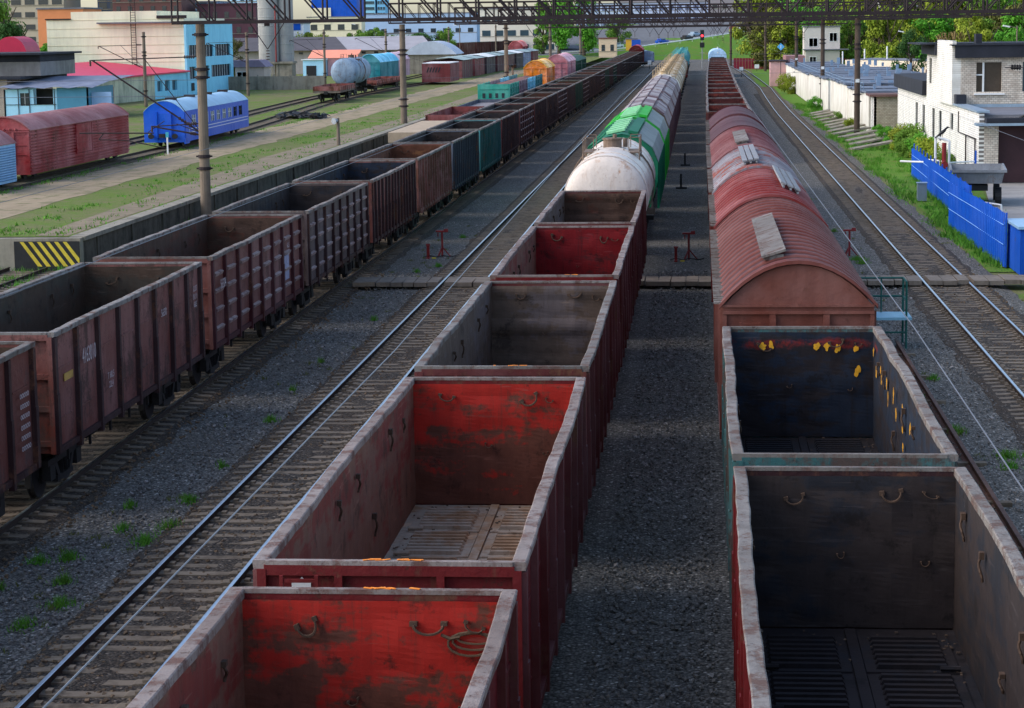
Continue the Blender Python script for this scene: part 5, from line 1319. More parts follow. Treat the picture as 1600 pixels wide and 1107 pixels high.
b = MB(); b.path([(16.5, 135.5, .2), (16.5, 135.5, 2.6), (16.5, 131, 2.6), (16.5, 131, .3)], .05, 5); b.path([(16.5, 139.5, 3.9), (16.5, 139.5, 2.6), (16.5, 135.5, 2.6)], .04, 5); b.build('wall_pipe', M_STEEL, root)
b = MB(); b.path([(18.6, 129.6, 3.7), (20.2, 129.3, 4.6), (23, 129.2, 4.75)], .08, 6); b.path([(19.7, 141.8, 6.6), (23, 139, 6.65)], .03, 5)
for k in range(4): b.tube((20.1 + k * .14, 141.6 - .12 * k, 6.62), (20.16 + k * .14, 141.56 - .12 * k, 6.62), .17, 8)
b.build('cable_bracket', M_BLACK, root)
b = MB()
rs = random.Random(2)
for k in range(34): x = 16.5 + rs.random() * 1.8; b.tube((x, 151.5 + rs.random() * 2, 8.35), (x + rs.uniform(-.2, .2), 151.5 + rs.random() * 2, 8.6 + rs.random() * .3), .03, 4)
b.build('roof_weeds', plain('dry_weeds', c8(120, 100, 60), .9, .3, 4), root)

# small brick hut, garage back wall and garages
root = thing('brick_hut', 'small square brick hut with a brown flat roof slab, left of the white garage building', 'hut', (0, 0, ZG))
b = MB(); b.wall((14.9, 186.3), (17.0, 186.3), 0, 3.3, .2); b.build('front_wall', brick('tan_brick_front', c8(196, 182, 160), c8(170, 154, 132), c8(110, 100, 88), 'x', .27, .13), root)
b = MB(); b.wall((14.9, 190), (14.9, 186.3), 0, 3.3, .2); b.wall((17.0, 186.5), (17.0, 190), 0, 3.3, .2); b.build('side_wall', WB_Y, root)
b = MB(); b.box(14.5, 17.4, 185.9, 190.3, 3.3, 3.5); b.build('roof', plain('brown_slab', c8(118, 88, 82), .85, .2, 1), root)
M_PLAST = stained('whitewashed_wall', c8(236, 230, 218), c8(168, 152, 130), .55, .35)
segs_ = [((13.3, 344), (13.2, 262), 3.3), ((13.2, 262), (13.7, 232), 3.5), ((13.8, 230), (14.1, 208), 3.6), ((14.2, 208), (14.8, 190.4), 3.35)]
root = thing('garage_row', 'long curving row of garages with whitewashed back wall along the right embankment', 'garage', (0, 0, ZG))
b = MB()
for (a, c, h) in segs_: b.wall(a, c, 0, h, .3)
b.build('back_wall', M_PLAST, root)
b = MB()
for (a, c, h) in segs_:
    n = max(2, int(abs(a[1] - c[1]) / 4))
    for k in range(n):
        y0 = a[1] + (c[1] - a[1]) * k / n; y1 = a[1] + (c[1] - a[1]) * (k + 1) / n; x0 = a[0] + (c[0] - a[0]) * k / n; q = .12 * math.sin(k * 2.3)
        b.box(x0 - .15, x0 + 7.5, y1 + .05, y0 - .05, h + .02 + q * .5 + .06, h + .2 + q * .5 + .06)
        b.box(x0 + 7.5, x0 + 15, y1 + .05, y0 - .05, h - .35 + q * .4, h - .2 + q * .4)
b.build('roof', plain('blue_grey_garage_roof', c8(104, 112, 126), .8, .25, .5), root)
rs = random.Random(7); pv_ = plain('pale_blue_vent', c8(120, 142, 166), .7, .2, 2)
for k in range(70):
    y = rs.uniform(190, 330); x = rs.uniform(15, 27); h = rs.uniform(.25, .9); parts('roof_vent', [(x, x + rs.uniform(.15, .5), y, y + .3, 3.5, 3.6 + h)], pv_, root)
b = MB()
for k in range(46): y = 192 + k * 3.0; x = 13.9 + (.5 if y < 210 else -.3 if y > 250 else 0); b.tube((x, y, 3.6), (x, y, 4.35), .025, 4)
b.build('roof_fence_post', plain('blue_grey_post', c8(110, 134, 160), .7, .2, 2), root)
b = MB()
for z in (4.0, 4.3): b.path([(13.9 + (.5 if y < 210 else -.3 if y > 250 else 0), y, z) for y in [192 + 3 * k for k in range(46)]], .02, 4)
b.build('roof_fence_wire', M_SILV, root)
root = thing('garage_row', 'second row of cream garages with small doors, farther right behind the dark roofs', 'garage', (0, 0, ZG))
b = MB(); b.wall((22, 330), (40, 292), 0, 4.0, .3); b.wall((40, 292), (48, 275), 0, 4.0, .3); b.build('front_wall', plain('cream_garage_wall', c8(216, 200, 176), .85, .15, .5), root)
gd_ = plain('brown_garage_door', c8(96, 72, 64), .8, .4, .3)
for k in range(13):
    u = k / 13; x = 23 + 17 * u; y = 329 - 37.5 * u; MB().obox((x, y - .25, 1.6), 1.1, .1, 2.6, math.atan2(-38, 18)).build('garage_door', gd_, root)
b = MB(); b.shell([[(22, 331, 4.05), (40, 293, 4.05), (48, 276, 4.05)], [(27, 338, 4.15), (45, 300, 4.15), (54, 282, 4.15)]][::-1]); b.build('roof', M_TARG, root)
for k in range(9):
    x = 22 + k * 3.0; y = 336 - k * 4.5
    t = thing('concrete_post', f'pale concrete post beyond the garages, {ordw(k + 1)} from the left of its line', 'post', (x, y, ZG), 0, 'pale posts beyond the garages'); b = MB(); b.tube((0, 0, 0), (0, 0, 5.2 + (k % 3) * .4), .12, 6); b.build('post', M_WHITE, t)
def lamp(x, y, h, label, z=ZG):
    t = thing('street_lamp', label, 'street lamp', (x, y, z)); b = MB(); b.tube((0, 0, 0), (0, 0, h), .12, 8, .08); b.tube((0, 0, h - .3), (-1.0, 0, h), .05, 5); b.build('post', M_POLE, t); b = MB(); b.obox((-1.2, 0, h - .05), .8, .35, .16, 0, 0, .2); b.build('lamp_head', M_WHITE, t)
lamp(31.5, 330, 8.2, 'pale street lamp above the garages, in front of the trees'); lamp(36, 250, 9.0, 'street lamp rising behind the white garage building roof')
lamp(-80, 505, 9.5, 'tall white street lamp before the green trees on the left', ZY); lamp(-60, 540, 9, 'white street lamp right of the grey warehouse', ZY)
# white two-storey hut
root = thing('signal_hut', 'white brick two-storey signal hut with a low front wing, before the right-hand trees', 'building', (20.6, 430, ZG))
b = MB(); b.box(0, 7.0, 0, 6, 0, 8.8); b.build('wall', plain('pale_hut_brick', c8(206, 196, 188), .85, .12, .6), root)
b = MB(); b.box(-.2, 7.2, -.2, 6.2, 8.8, 9.0); b.box(-.3, 8.6, -3, 0, 4.3, 4.5); b.build('roof', M_TARG, root)
b = MB(); b.box(.2, 6.8, -2.6, 0, 0, 4.2); b.build('front_wing', plain('grey_hut_wing', c8(176, 168, 160), .85, .12, .6), root)
window(root, 5.0, 6.4, 6.0, 7.6, -.02, M_GLASSB, M_WHITE, .08); window(root, 1.0, 2.6, 5.0, 6.6, -.02, M_GLASS, M_WHITE, .08); window(root, 1.0, 2.2, 1.6, 3.0, -2.62, M_GLASS, M_WHITE, .08)
# pink brick hut
root = thing('pink_hut', 'narrow pink brick hut at the end of the garage row beside the dark pole', 'hut', (10.9, 335, ZG))
b = MB(); b.box(0, 2.4, 0, 5, 0, 3.8); b.build('wall', plain('pink_brick', c8(204, 160, 156), .85, .15, 1.2), root); b = MB(); b.box(-.2, 2.7, -.3, 5.3, 3.8, 4.0); b.build('roof', M_STEEL, root)
b = MB(); b.box(2.45, 5.4, 2, 14, 0, 4.6); b.build('annex', plain('dark_pink_annex', c8(150, 110, 108), .85, .2, 1), root)
# dark red fence
t = thing('dark_red_fence', 'dark red board fence at the far bend below the green trees', 'fence', (0, 0, ZG)); b = MB()
for k in range(40): b.box(7.4 + k * .62, 7.98 + k * .62, 470 - k * .6, 470.1 - k * .6, 0, 2.3)
b.build('board', plain('maroon_fence', c8(132, 40, 56), .8, .2, 1), t)
t = thing('diamond_sign', 'blue and white diamond sign on a thin post left of the signal hut', 'sign', (12.3, 330, ZG)); b = MB(); b.tube((0, 0, 0), (0, 0, 6.0), .05, 5); b.build('post', M_STEEL, t); b = MB(); b.obox((0, -.08, 6.1), .8, .05, .8, 0, 0, math.pi / 4); b.build('board', plain('sign_blue', c8(90, 170, 220), .6, .1, 2), t); b = MB(); b.box(-.05, .05, -.115, -.108, 5.85, 6.35); b.build('white_mark', M_WHITE, t)
# sloping concrete slabs on the bank
rs = random.Random(21)
for k in range(13):
    y = 166.5 + k * 5.3; x = 12.9 + .25 * math.sin(k)
    o = MB().obox((0, 0, 0), 3.3 if k else 4.2, 1.15, .14, R(rs.uniform(14, 26)), 0, R(-9)).build('concrete_slab', M_CONC, None, (x + .35 + (.3 if k == 0 else 0), y, ZG + .33))
    tag(o, 'grey concrete slab lying aslant on the grassy bank under the garage wall' if k else 'nearest and longest concrete slab, jutting from the grassy bank below the brick hut', 'concrete slab', 'slabs on the grassy bank')
# blue corrugated fence pieces
FB = paint(c8(0, 80, 186), (.06, .05, .05), amt=.12, rough=.6, dirt=.3, name='bright_blue_fence_paint', fade=.03)
def bluefence(p0, p1, h0, h1, label, name='corrugated_fence'):
    t = thing(name, label, 'fence', (p0[0], p0[1], ZG)); d = Vector((p1[0] - p0[0], p1[1] - p0[1])); L = d.length; d.normalize(); n = Vector((-d.y, d.x)); b = MB(); top = []; bot = []
    m = int(L / .12)
    for k in range(m + 1):
        u = L * k / m; o = (.0, .05, .05, .0)[k % 4]; h = h0 + (h1 - h0) * k / m + .03 * math.sin(k * .05) + (.025 if (k // 9) % 2 else 0); o += .05 * math.sin(k * .045); top.append((d.x * u + n.x * o, d.y * u + n.y * o, h)); bot.append((d.x * u + n.x * o, d.y * u + n.y * o, .02))
    b.shell([bot, top]); b.build('corrugated_sheet', FB, t)
    b = MB()
    for zz in (.42, .78): b.path([(d.x * u + n.x * .065, d.y * u + n.y * .065, (h0 + (h1 - h0) * u / L) * zz) for u in (0, L)], .016, 4)
    b.build('rail', plain('light_blue_rail', c8(120, 170, 226), .5, .1, 2), t)
    b = MB(); k = 0
    while k <= L: b.tube((d.x * k - n.x * .05, d.y * k - n.y * .05, 0), (d.x * k - n.x * .05, d.y * k - n.y * .05, h0), .04, 5); k += 2.5
    b.build('post', FB, t)
bluefence((12.45, 100.5), (13.3, 136), 2.1, 1.75, 'long bright blue corrugated fence panel, far section beside the grass')
bluefence((11.95, 85.2), (11.75, 102.2), 2.15, 2.1, 'nearer short section of bright blue corrugated fence by the tracks')
t = thing('blue_container', 'bright blue metal box with a pale ridge at the right picture edge', 'container', (12.15, 82.5, ZG))
b = MB(); b.box(0, 6, 0, 3.4, 0, 1.75)
for k in range(30): b.box(.05 + k * .2, .15 + k * .2, -.03, 0, .05, 1.7)
b.build('body', FB, t); b = MB(); b.prism([(-.1, 1.76), (6.1, 1.76), (6.1, 1.86), (-.1, 1.86)], -.15, 3.5); b.build('lid', plain('pale_blue_lid', c8(140, 176, 206), .4, .1, 2), t)
t = thing('picket_fence', 'low blue picket fence between the blue panels and the yard', 'fence', (12.9, 97.5, ZG)); b = MB()
for k in range(30): x = k * .11; y = -k * .20; b.box(x, x + .03, y, y + .03, 0, .95)
b.path([(0, 0, .25), (3.3, -6.0, .25)], .025, 4); b.path([(0, 0, .8), (3.3, -6.0, .8)], .025, 4); b.box(2.1, 2.3, -4.3, -4.1, 0, 1.5); b.build('picket', FB, t)
t = thing('bollard', 'pale concrete bollard behind the low picket fence', 'bollard', (15.1, 95.2, ZG)); b = MB(); b.tube((0, 0, 0), (0, 0, 1.25), .22, 12); b.tube((0, 0, 1.2), (0, 0, 1.27), .25, 12); b.build('post', M_CONC, t)
for (x, y, h, lab) in ((14.0, 103, .95, 'bent white pipe rail with red bands by the picket fence'), (14.8, 137.2, .9, 'white pipe rail with red bands behind the end of the blue fence')):
    t = thing('pipe_barrier', lab, 'barrier', (x, y, ZG)); b = MB(); b.path([(-.9, 3.2, h), (-.2, 1.2, h), (.25, 0, h), (.3, -.1, 0)], .05, 6); b.build('pipe', M_WHITE, t)
    b = MB()
    for k in range(4): b.obox((-.7 + k * .28, 2.6 - k * .8, h - .35), .12, .5, .28, .4)
    b.build('red_valve', M_RED, t)
t = thing('pipe_gate', 'white and red pipe frame standing between the blue fence and the brick wall', 'frame', (14.0, 126, ZG)); b = MB(); b.path([(-.35, .3, 0), (-.35, .3, 3.0), (.4, 0, 2.75), (.4, 0, .2)], .08, 6); b.path([(-.35, .3, 1.5), (-2.0, 4, 1.35)], .06, 6); b.path([(.4, 0, 1.5), (2.2, 1, 1.5)], .05, 6); b.build('pipe', M_WHITE, t)
b = MB(); b.tube((.12, 0, .6), (.12, 0, 2.65), .13, 8); b.tube((.12, -.1, 1.4), (.12, -.35, 1.4), .2, 8); b.build('red_valve', M_RED, t)
b = MB(); b.tube((1.9, -.2, 0), (1.9, -.2, 2.2), .06, 6); b.build('blue_post', FB, t)
# crow on the pipe frame: one continuous tapering body
t = thing('crow', 'black crow perched on top of the pipe frame, facing right', 'bird', (14.0, 126, ZG + 3.03)); b = MB(); n = 10
spine = [(-.42, 0, -.10, .012, .03), (-.26, 0, .03, .03, .05), (-.12, 0, .14, .075, .075), (.02, 0, .24, .10, .10), (.14, 0, .35, .085, .09), (.21, 0, .44, .055, .06), (.27, 0, .50, .06, .06), (.33, 0, .52, .05, .05), (.38, 0, .515, .022, .022), (.47, 0, .49, .004, .004)]
rings = []
for (x, y, z, ry, rz_) in spine: rings.append([(x - rz_ * .4 * math.sin(2 * math.pi * k / n), y + ry * math.cos(2 * math.pi * k / n), z + rz_ * math.sin(2 * math.pi * k / n)) for k in range(n)])
b.shell(rings, True); b.idx(*range(n)[::-1]); b.tube((.0, .04, .2), (.02, .04, -.03), .012, 4); b.tube((.0, -.04, .2), (.02, -.04, -.03), .012, 4); b.build('body', plain('black_feathers', (.012, .012, .016), .5, .3, 20), t, smooth=True)
# tipper trailer
t = thing('tipper_trailer', 'grey steel tipper trailer standing in front of the garage door', 'trailer', (14.3, 113.5, ZG), R(-6)); tg = paint(c8(112, 116, 122), (.12, .09, .07), amt=.25, name='grey_trailer_paint')
b = MB(); b.face([(-1, 0, 1.2), (1.4, 0, 1.2), (1.4, 5.2, 1.2), (-1, 5.2, 1.2)]);
b.shell([[(-1.15, 0, 1.9), (1.55, 0, 1.9), (1.55, 5.4, 1.9), (-1.15, 5.4, 1.9), (-1.15, 0, 1.9)], [(-1, .2, 1.2), (1.4, .2, 1.2), (1.4, 5.2, 1.2), (-1, 5.2, 1.2), (-1, .2, 1.2)]]); b.box(-1.25, 1.65, -.1, 0, 1.78, 1.92); b.box(1.55, 1.65, 0, 5.4, 1.8, 1.92); b.box(-1.25, -1.15, 0, 5.4, 1.8, 1.92); b.build('tub', tg, t)
b = MB(); b.box(-.3, .7, .3, 5.0, .8, 1.1); b.build('chassis', M_BLACK, t)
for x in (-.95, 1.25):
    for y in (.9, 4.2): b = MB(); b.tube((x - .16, y, .48), (x + .16, y, .48), .48, 16); wh = b.build('wheel', M_BLACK, t); b = MB(); b.tube((x - .17, y, .48), (x + .17, y, .48), .22, 10); b.build('rim', M_STEEL, wh)
t = thing('utility_box', 'small grey metal box in the grass left of the blue fence', 'utility box', (12.0, 117.5, ZG)); b = MB(); b.box(-.25, .25, -.2, .2, 0, .95); b.build('body', plain('grey_box', c8(120, 134, 142), .6, .1, 3), t); b = MB(); b.box(-.29, .29, -.24, .24, .95, 1.0); b.build('lid', M_SILV, t)

# ------------------------------------------------------------------ left-hand buildings
M_CREAM = stained('cream_cladding', c8(250, 242, 210), c8(196, 186, 160), .35, .2)
M_CREAM2 = stained('peeling_cream_plaster', c8(206, 204, 176), c8(110, 118, 104), .8, .28)
M_LBLUE = stained('light_blue_render', c8(150, 222, 246), c8(90, 160, 196), .35, .25)
root = thing('cream_warehouse', 'big windowless cream building with stepped roofline behind the blue coach', 'building', (0, 0, ZY))
b = MB()
b.box(-84.9, -66.62, 276, 300, 0, 10.0); b.box(-81.6, -70.2, 276.01, 299.9, 10.0, 11.0); b.build('wall', M_CREAM, root)
b = MB()
for k in range(9): b.box(-84.92, -66.62, 275.955, 275.99, 1.1 + k * 1.1, 1.13 + k * 1.1)
b.build('panel_joint', plain('joint', c8(196, 184, 146), .9, .1, 1), root)
b = MB(); b.box(-85.0, -81.6, 275.8, 276.2, 10.0, 10.15); b.box(-70.2, -66.3, 275.8, 276.2, 10.0, 10.4); b.build('roof_edge', M_STEEL, root)
b = MB()
for s in (0, .62): b.tube((-73.6 + s, 275.7, 2.6), (-73.6 + s, 275.7, 13.5), .05, 5)
for k in range(34): b.tube((-73.6, 275.7, 2.8 + k * .32), (-72.98, 275.7, 2.8 + k * .32), .025, 4)
b.build('fire_ladder', M_STEEL, root)
root = thing('blue_office', 'light blue three-storey building with two rows of windows, right of the cream building', 'building', (0, 0, ZY))
hls = [(1.2, 8.2, 4.9, 6.5), (9.2, 15.4, 4.9, 6.5), (16.6, 26, 4.9, 6.5), (1.2, 4.5, 2.1, 3.7), (5.8, 12.5, 2.1, 3.7), (14, 26, 2.1, 3.7)]
b = MB(); b.wall((-66.2, 275), (-66.2, 303), 0, 9.4, .3, []) if False else None
b.wall((-66.2, 303), (-66.2, 275), 0, 9.4, -.3, [(28 - h[1], 28 - h[0], h[2], h[3]) for h in hls]) if False else None
# wall facing the tracks (outward +X)
b.wall((-66.2, 275.2), (-66.2, 303), 0, 9.4, .3, hls); b.box(-78, -66.5, 300.5, 303, 0, 9.4); b.build('wall', M_LBLUE, root)
b = MB(); b.box(-78, -66.0, 275.2, 303.2, 9.4, 9.6); b.build('roof', M_TARG, root)
for h in hls: window(root, 275.2 + h[0], 275.2 + h[1], h[2], h[3], -66.42, M_GLASSD, M_WHITE, .12, 'y', 1, int((h[1] - h[0]) / 1.6))
b = MB(); b.box(-66.15, -66.1, 277, 278.5, .6, 1.6); b.build('wall_sign', M_GLASS, root)
# low red-roofed building
root = thing('red_roofed_shed', 'long low cream building with peeling wall and raspberry red roof', 'building', (0, 0, ZY))
b = MB(); b.wall((-69.4, 236), (-67.2, 262), 0, 3.35, .3); b.wall((-77, 236), (-69.4, 236), 0, 3.2, .3); b.build('wall', M_CREAM2, root)
b = MB(); b.wall((-67.2, 262), (-66.3, 275), 0, 3.4, .3, [(1, 3, 1.0, 2.4), (4, 6, 1.0, 2.4), (7, 9, 1.0, 2.4)]); b.build('blue_end_wall', M_LBLUE, root)
for u in (1, 4, 7): 
    b = MB(); b.box(-67.45 + u * .07, -67.35 + u * .07, 262 + u, 264 + u, 1.0, 2.4); b.build('window', M_GLASSB, root)
b = MB(); b.shell([[(-69.0, 235.5, 3.3), (-65.9, 275.5, 3.55)], [(-82, 240, 4.85), (-78, 275.5, 5.0)]][::-1]); b.shell([[(-69.0, 235.5, 3.1), (-65.9, 275.5, 3.35)], [(-69.0, 235.5, 3.3), (-65.9, 275.5, 3.55)]]); b.shell([[(-69.0, 235.5, 3.3), (-82, 240, 4.85)], [(-69.0, 235.5, 3.1), (-82, 240, 3.1)]])
b.build('roof', plain('raspberry_roof', c8(204, 44, 84), .5, .12, .6), root)
b = MB(); b.obox((-68.55, 245, 1.2), .06, 4.5, 2.0, math.atan2(-2.2, 26)); b.build('bare_brick_patch', brick('bare_brick', c8(160, 104, 84), c8(130, 84, 70), c8(120, 110, 98), 'y', .27, .09), root)
root.scale = (1, 1, .92)
# blue-white shed with grey roof, grey brick blocks at far left
root = thing('patchwork_shed', 'pale blue panelled shed with a dark opening and wavy grey sheet roof', 'shed', (0, 0, ZY))
PB = plain('pale_blue_panel', c8(168, 216, 240), .6, .1, .8)
b = MB(); b.wall((-67.6, 205), (-62.3, 205), 0, 3.3, .15, [(1.6, 2.5, 1.5, 2.9), (2.95, 4.9, 1.6, 3.3)]); b.wall((-67.6, 215), (-67.6, 205), 0, 3.3, .15); b.build('panel_wall', PB, root)
b = MB(); b.wall((-62.3, 204.9), (-59.2, 204.9), 0, 3.45, .15); b.wall((-59.2, 204.9), (-59.2, 214), 0, 3.45, .15); b.wall((-62.3, 205.1), (-62.3, 212), 0, 3.3, .15); b.build('blue_grey_wall', plain('steel_blue_sheet', c8(76, 136, 164), .6, .12, .8), root)
b = MB(); b.wall((-59.15, 206), (-57.2, 206), 0, 2.9, .1); b.build('gate_leaf', plain('pale_lilac_gate', c8(160, 188, 226), .6, .1, .8), root)
b = MB(); rows = []
for k in range(13): x = -68.2 + 9.6 * k / 12; rows.append([(x, 204.3, 3.5 + .10 * math.sin(k * 1.9)), (x + .4, 209, 4.0 + .08 * math.sin(k * 1.3)), (x + 1.2, 216, 4.5)])
b.shell(rows); b.build('roof', plain('wavy_slate_sheet', c8(116, 122, 140), .75, .3, .9), root)
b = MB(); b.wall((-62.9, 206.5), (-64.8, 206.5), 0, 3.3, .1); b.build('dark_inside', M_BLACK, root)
b = MB()
for x in (-67.6, -66.2, -65.1, -62.6): b.box(x, x + .06, 204.93, 204.98, 0, 3.3)
b.box(-67.6, -62.4, 204.92, 204.96, 1.6, 1.66); b.build('trim', M_STEEL, root); window(root, -66.0, -65.1, 1.5, 2.9, 205.1, M_GLASS, M_WHITE, .05)
root.scale = (1, 1, .88)
root = thing('shabby_block', 'shabby pinkish building with dark roof slab and grey concrete rooftop box at far left', 'building', (0, 0, ZY))
b = MB(); b.box(-84, -67.9, 207, 222, 0, 3.85); b.build('wall', stained('pinkish_plaster', c8(178, 158, 146), c8(110, 96, 86), .7, .4), root)
b = MB(); b.box(-84.4, -66.3, 206.3, 222, 3.85, 4.1); b.box(-84.4, -64.9, 208.5, 223, 6.2, 6.4); b.build('roof_slab', M_TAR, root)
b = MB(); b.box(-69.6, -65.4, 210, 222, 4.11, 5.5); b.box(-84, -69.7, 210, 222, 4.11, 6.19); b.build('rooftop_box', stained('grey_concrete_box', c8(140, 136, 134), c8(90, 84, 80), .6, .5), root)
b = MB(); b.box(-69.6, -65.4, 209.98, 222, 5.52, 6.19); b.build('dark_parapet', M_TAR, root)
b = MB(); b.tube((-70.9, 206.2, 1.4), (-70.9, 206.2, 5.6), .1, 6); b.build('drain_pipe', M_BLACK, root)
window(root, -72.6, -71.9, 1.2, 2.4, 206.98, M_GLASS, M_STEEL, .05); window(root, -69.8, -69.2, 1.0, 1.8, 206.98, M_GLASS, M_STEEL, .05)
o = MB(); rings = [[(-73.3 + 1.8 * math.cos(a), yy, 6.0 + 2.0 * math.sin(a)) for a in [math.pi * k / 12 for k in range(13)]] for yy in (225, 230)]
o.shell(rings[::-1]); o.face(rings[0][::-1]); root = thing('arched_red_roof', 'crimson arched roof rising behind the shabby far-left building', 'building', (0, 0, ZY)); o.build('arched_roof', plain('crimson_arch', c8(190, 40, 72), .5, .12, .8), root)
b = MB(); b.box(-75.0, -71.6, 225.2, 229.9, 0, 6.0); b.build('wall', M_CONC, root)
# silos
root = thing('concrete_silo', 'pair of tall ribbed grey concrete silos on legs in the left background', 'silo', (-63.7, 322, ZY))
def silo(cx, cy, r, name):
    b = MB(); n = 28; rg = []
    z = 3.6
    while z < 22:
        for (dz, k) in ((0, 1.0), (1.15, 1.0), (1.2, 1.018), (1.28, 1.018), (1.33, 1.0)): rg.append([(cx + r * k * math.cos(2 * math.pi * j / n), cy + r * k * math.sin(2 * math.pi * j / n), z + dz) for j in range(n)])
        z += 1.36
    b.shell(rg, True); b.build(name, stained('silo_concrete', c8(164, 162, 158), c8(116, 118, 122), .6, .3), root)
silo(-1.1, 0, 1.55, 'silo_drum'); silo(1.45, .6, 1.15, 'silo_drum')
b = MB()
for x in (-2.4, -.4, .3, 2.4):
    for y in (-1.1, 1.4): b.box(x - .18, x + .18, y - .18, y + .18, 0, 3.6)
b.box(-2.8, 2.8, -1.6, 2.0, 3.3, 3.6); b.box(.3, 2.6, -1.2, 1.8, .2, 3.3); b.build('leg_frame', M_CONC, root)
b = MB(); b.tube((.3, -1.7, 3.6), (.3, -1.7, 12), .12, 6); b.build('red_pipe', M_RED, root)
t = thing('concrete_yard_fence', 'grey concrete panel fence in front of the silos', 'fence', (-69.5, 300, ZY)); b = MB()
for k in range(8): b.box(k * 2.4 - 2, k * 2.4 + .3, -k * .3, -k * .3 + .12, 0, 1.9); b.box(k * 2.4 + .3, k * 2.4 + .45, -k * .3 - .04, -k * .3 + .16, 0, 2.1)
b.build('panel', M_CONC, t)
root = thing('grey_warehouse', 'long grey-roofed warehouse with blue doors behind the silver tank', 'warehouse', (0, 0, ZY))
b = MB(); b.box(-96, -50.0, 404, 420, 0, 4.6); b.build('wall', stained('warehouse_wall', c8(182, 172, 164), c8(140, 130, 120), .5, .3), root)
b = MB(); b.shell([[(-96.5, 402.6, 4.4), (-66, 402.6, 4.4)], [(-96.5, 413, 6.9), (-70, 413, 6.9)], [(-96.5, 421, 4.4), (-70, 421, 4.4)]][::-1]); b.build('dark_roof', plain('dark_slate_roof', c8(86, 82, 86), .85, .2, .4), root)
b = MB(); b.shell([[(-66, 402.6, 4.35), (-49.5, 402.6, 4.35)], [(-70, 413, 6.85), (-53, 413, 6.85)], [(-66, 421, 4.4), (-49.5, 421, 4.4)]][::-1]); b.build('light_roof', plain('light_slate_roof', c8(156, 152, 156), .8, .15, .4), root)
parts('blue_door', [(x, x + 2.3, 403.9, 403.98, 0, 3.4) for x in (-70.5, -62, -54.5)], plain('faded_blue_door', c8(110, 148, 190), .7, .15, .8), root)
parts('vent_window', [(-78 + k * 2.4, -77.2 + k * 2.4, 403.92, 403.98, 3.7, 4.1) for k in range(12)], M_GLASS, root)
root = thing('round_roof_shed', 'pale shed with a bulging light grey roof above the pink van', 'shed', (-49, 392, ZY)); b = MB(); b.box(-4.5, 4.5, 0, 12, 0, 3.6); b.build('wall', M_CONC, root)
b = MB(); ar = arch(4.8, 3.6, 5.9, 12); b.prism(ar[::-1] if False else [(-4.8, 3.5), (4.8, 3.5)] + ar[::-1], -.5, 12.5); b.build('roof', plain('pale_bulging_roof', c8(176, 184, 196), .7, .15, .6), root)
root = thing('salmon_kiosk', 'small pink building with salmon roof beside the silos', 'building', (-66.8, 385, ZY)); b = MB(); b.box(0, 5.2, 0, 6, 0, 3.2); b.build('wall', plain('pink_render', c8(232, 170, 170), .8, .1, .8), root)
b = MB(); b.shell([[(-3.6, -.5, 3.2), (5.4, -.5, 3.2)], [(-3.6, 5, 4.6), (5.4, 5, 4.6)]][::-1]); b.build('roof', plain('salmon_roof', c8(240, 150, 120), .6, .1, .8), root); b = MB(); b.box(-4.0, -.1, -3, 4, 0, 2.9); b.build('pale_blue_annex', PB, root); b = MB(); b.box(-3.4, -1.6, -3.05, -3.005, 0, 1.9); b.build('garage_opening', M_BLACK, root); b = MB(); b.box(-4.3, .1, -3.3, 4, 2.9, 3.02); b.build('annex_roof', M_WHITE, root)
root = thing('gable_hut', 'small pinkish gabled hut between the pale blue building and the silos', 'hut', (-66.4, 305, ZY)); b = MB(); b.box(0, 4.2, 0, 5, 0, 3.2); b.build('wall', plain('pinkish_hut', c8(196, 172, 160), .85, .15, .6), root); b = MB(); b.prism([(-.3, 3.1), (4.6, 3.1), (3.6, 4.1), (-.3, 4.1)], -.4, 5.4); b.build('roof', plain('violet_grey_roof', c8(130, 116, 134), .7, .15, .8), root); window(root, .3, 1.7, 1.2, 2.4, -.02, M_GLASS, M_WHITE, .06)
t = thing('scrap_heap', 'low dark heap of scrap lying on the grass behind the blue coach', 'heap', (-37.4, 200, ZY)); b = MB(); rs = random.Random(5)
for k in range(46): b.obox((rs.uniform(-2.2, 2.2), rs.uniform(-2, 2), rs.uniform(.05, .5)), rs.uniform(.3, .9), rs.uniform(.3, .8), rs.uniform(.05, .3), rs.uniform(0, 3), rs.uniform(-.5, .5), rs.uniform(-.5, .5))
b.build('scrap', M_BLACK, t)

# far buildings: one function, each a thing with floors of windows
def block(name, label, x, y, w, d, h, wall, z=ZY, rows=0, cols=0, wm=M_GLASS, roof=None, wh=1.2, ww=1.6, z0=1.2, cat='building', bands=False, rz=0):
    root = thing(name, label, cat, (x, y, z), rz); b = MB(); b.box(0, w, 0, d, 0, h); b.build('wall', wall, root)
    b = MB(); b.box(-.2, w + .2, -.2, d + .2, h, h + .3); b.build('roof', roof or M_TARG, root)
    if rows:
        st = (h - z0) / rows; sx = w / cols
        wme = MB().box(0, ww, -.06, -.01, 0, wh).mesh('window', [wm]) if not bands else MB().box(.3, w - .3, -.06, -.01, 0, wh).mesh('window_band', [wm])
        for r_ in range(rows):
            if bands: link('window_band', wme, root, (0, 0, z0 + r_ * st + .5)); continue
            for c_ in range(cols): link('window', wme, root, (sx * (c_ + .5) - ww / 2, 0, z0 + r_ * st + .5))
        b = MB()
        for r_ in range(rows): b.box(0, w, -.14, -.065, z0 + r_ * st + .3, z0 + r_ * st + .42)
        b.build('sill_band', M_CONC, root)
    return root
wl = lambda n, c, v=.1: plain(n, c, .8, v, .15)
block('apartment_block', 'beige apartment block with dark windows behind trees at the top left corner', -141, 425, 14, 12, 16, wl('beige_block', c8(186, 172, 150)), rows=6, cols=5, ww=2.0, wh=1.0)
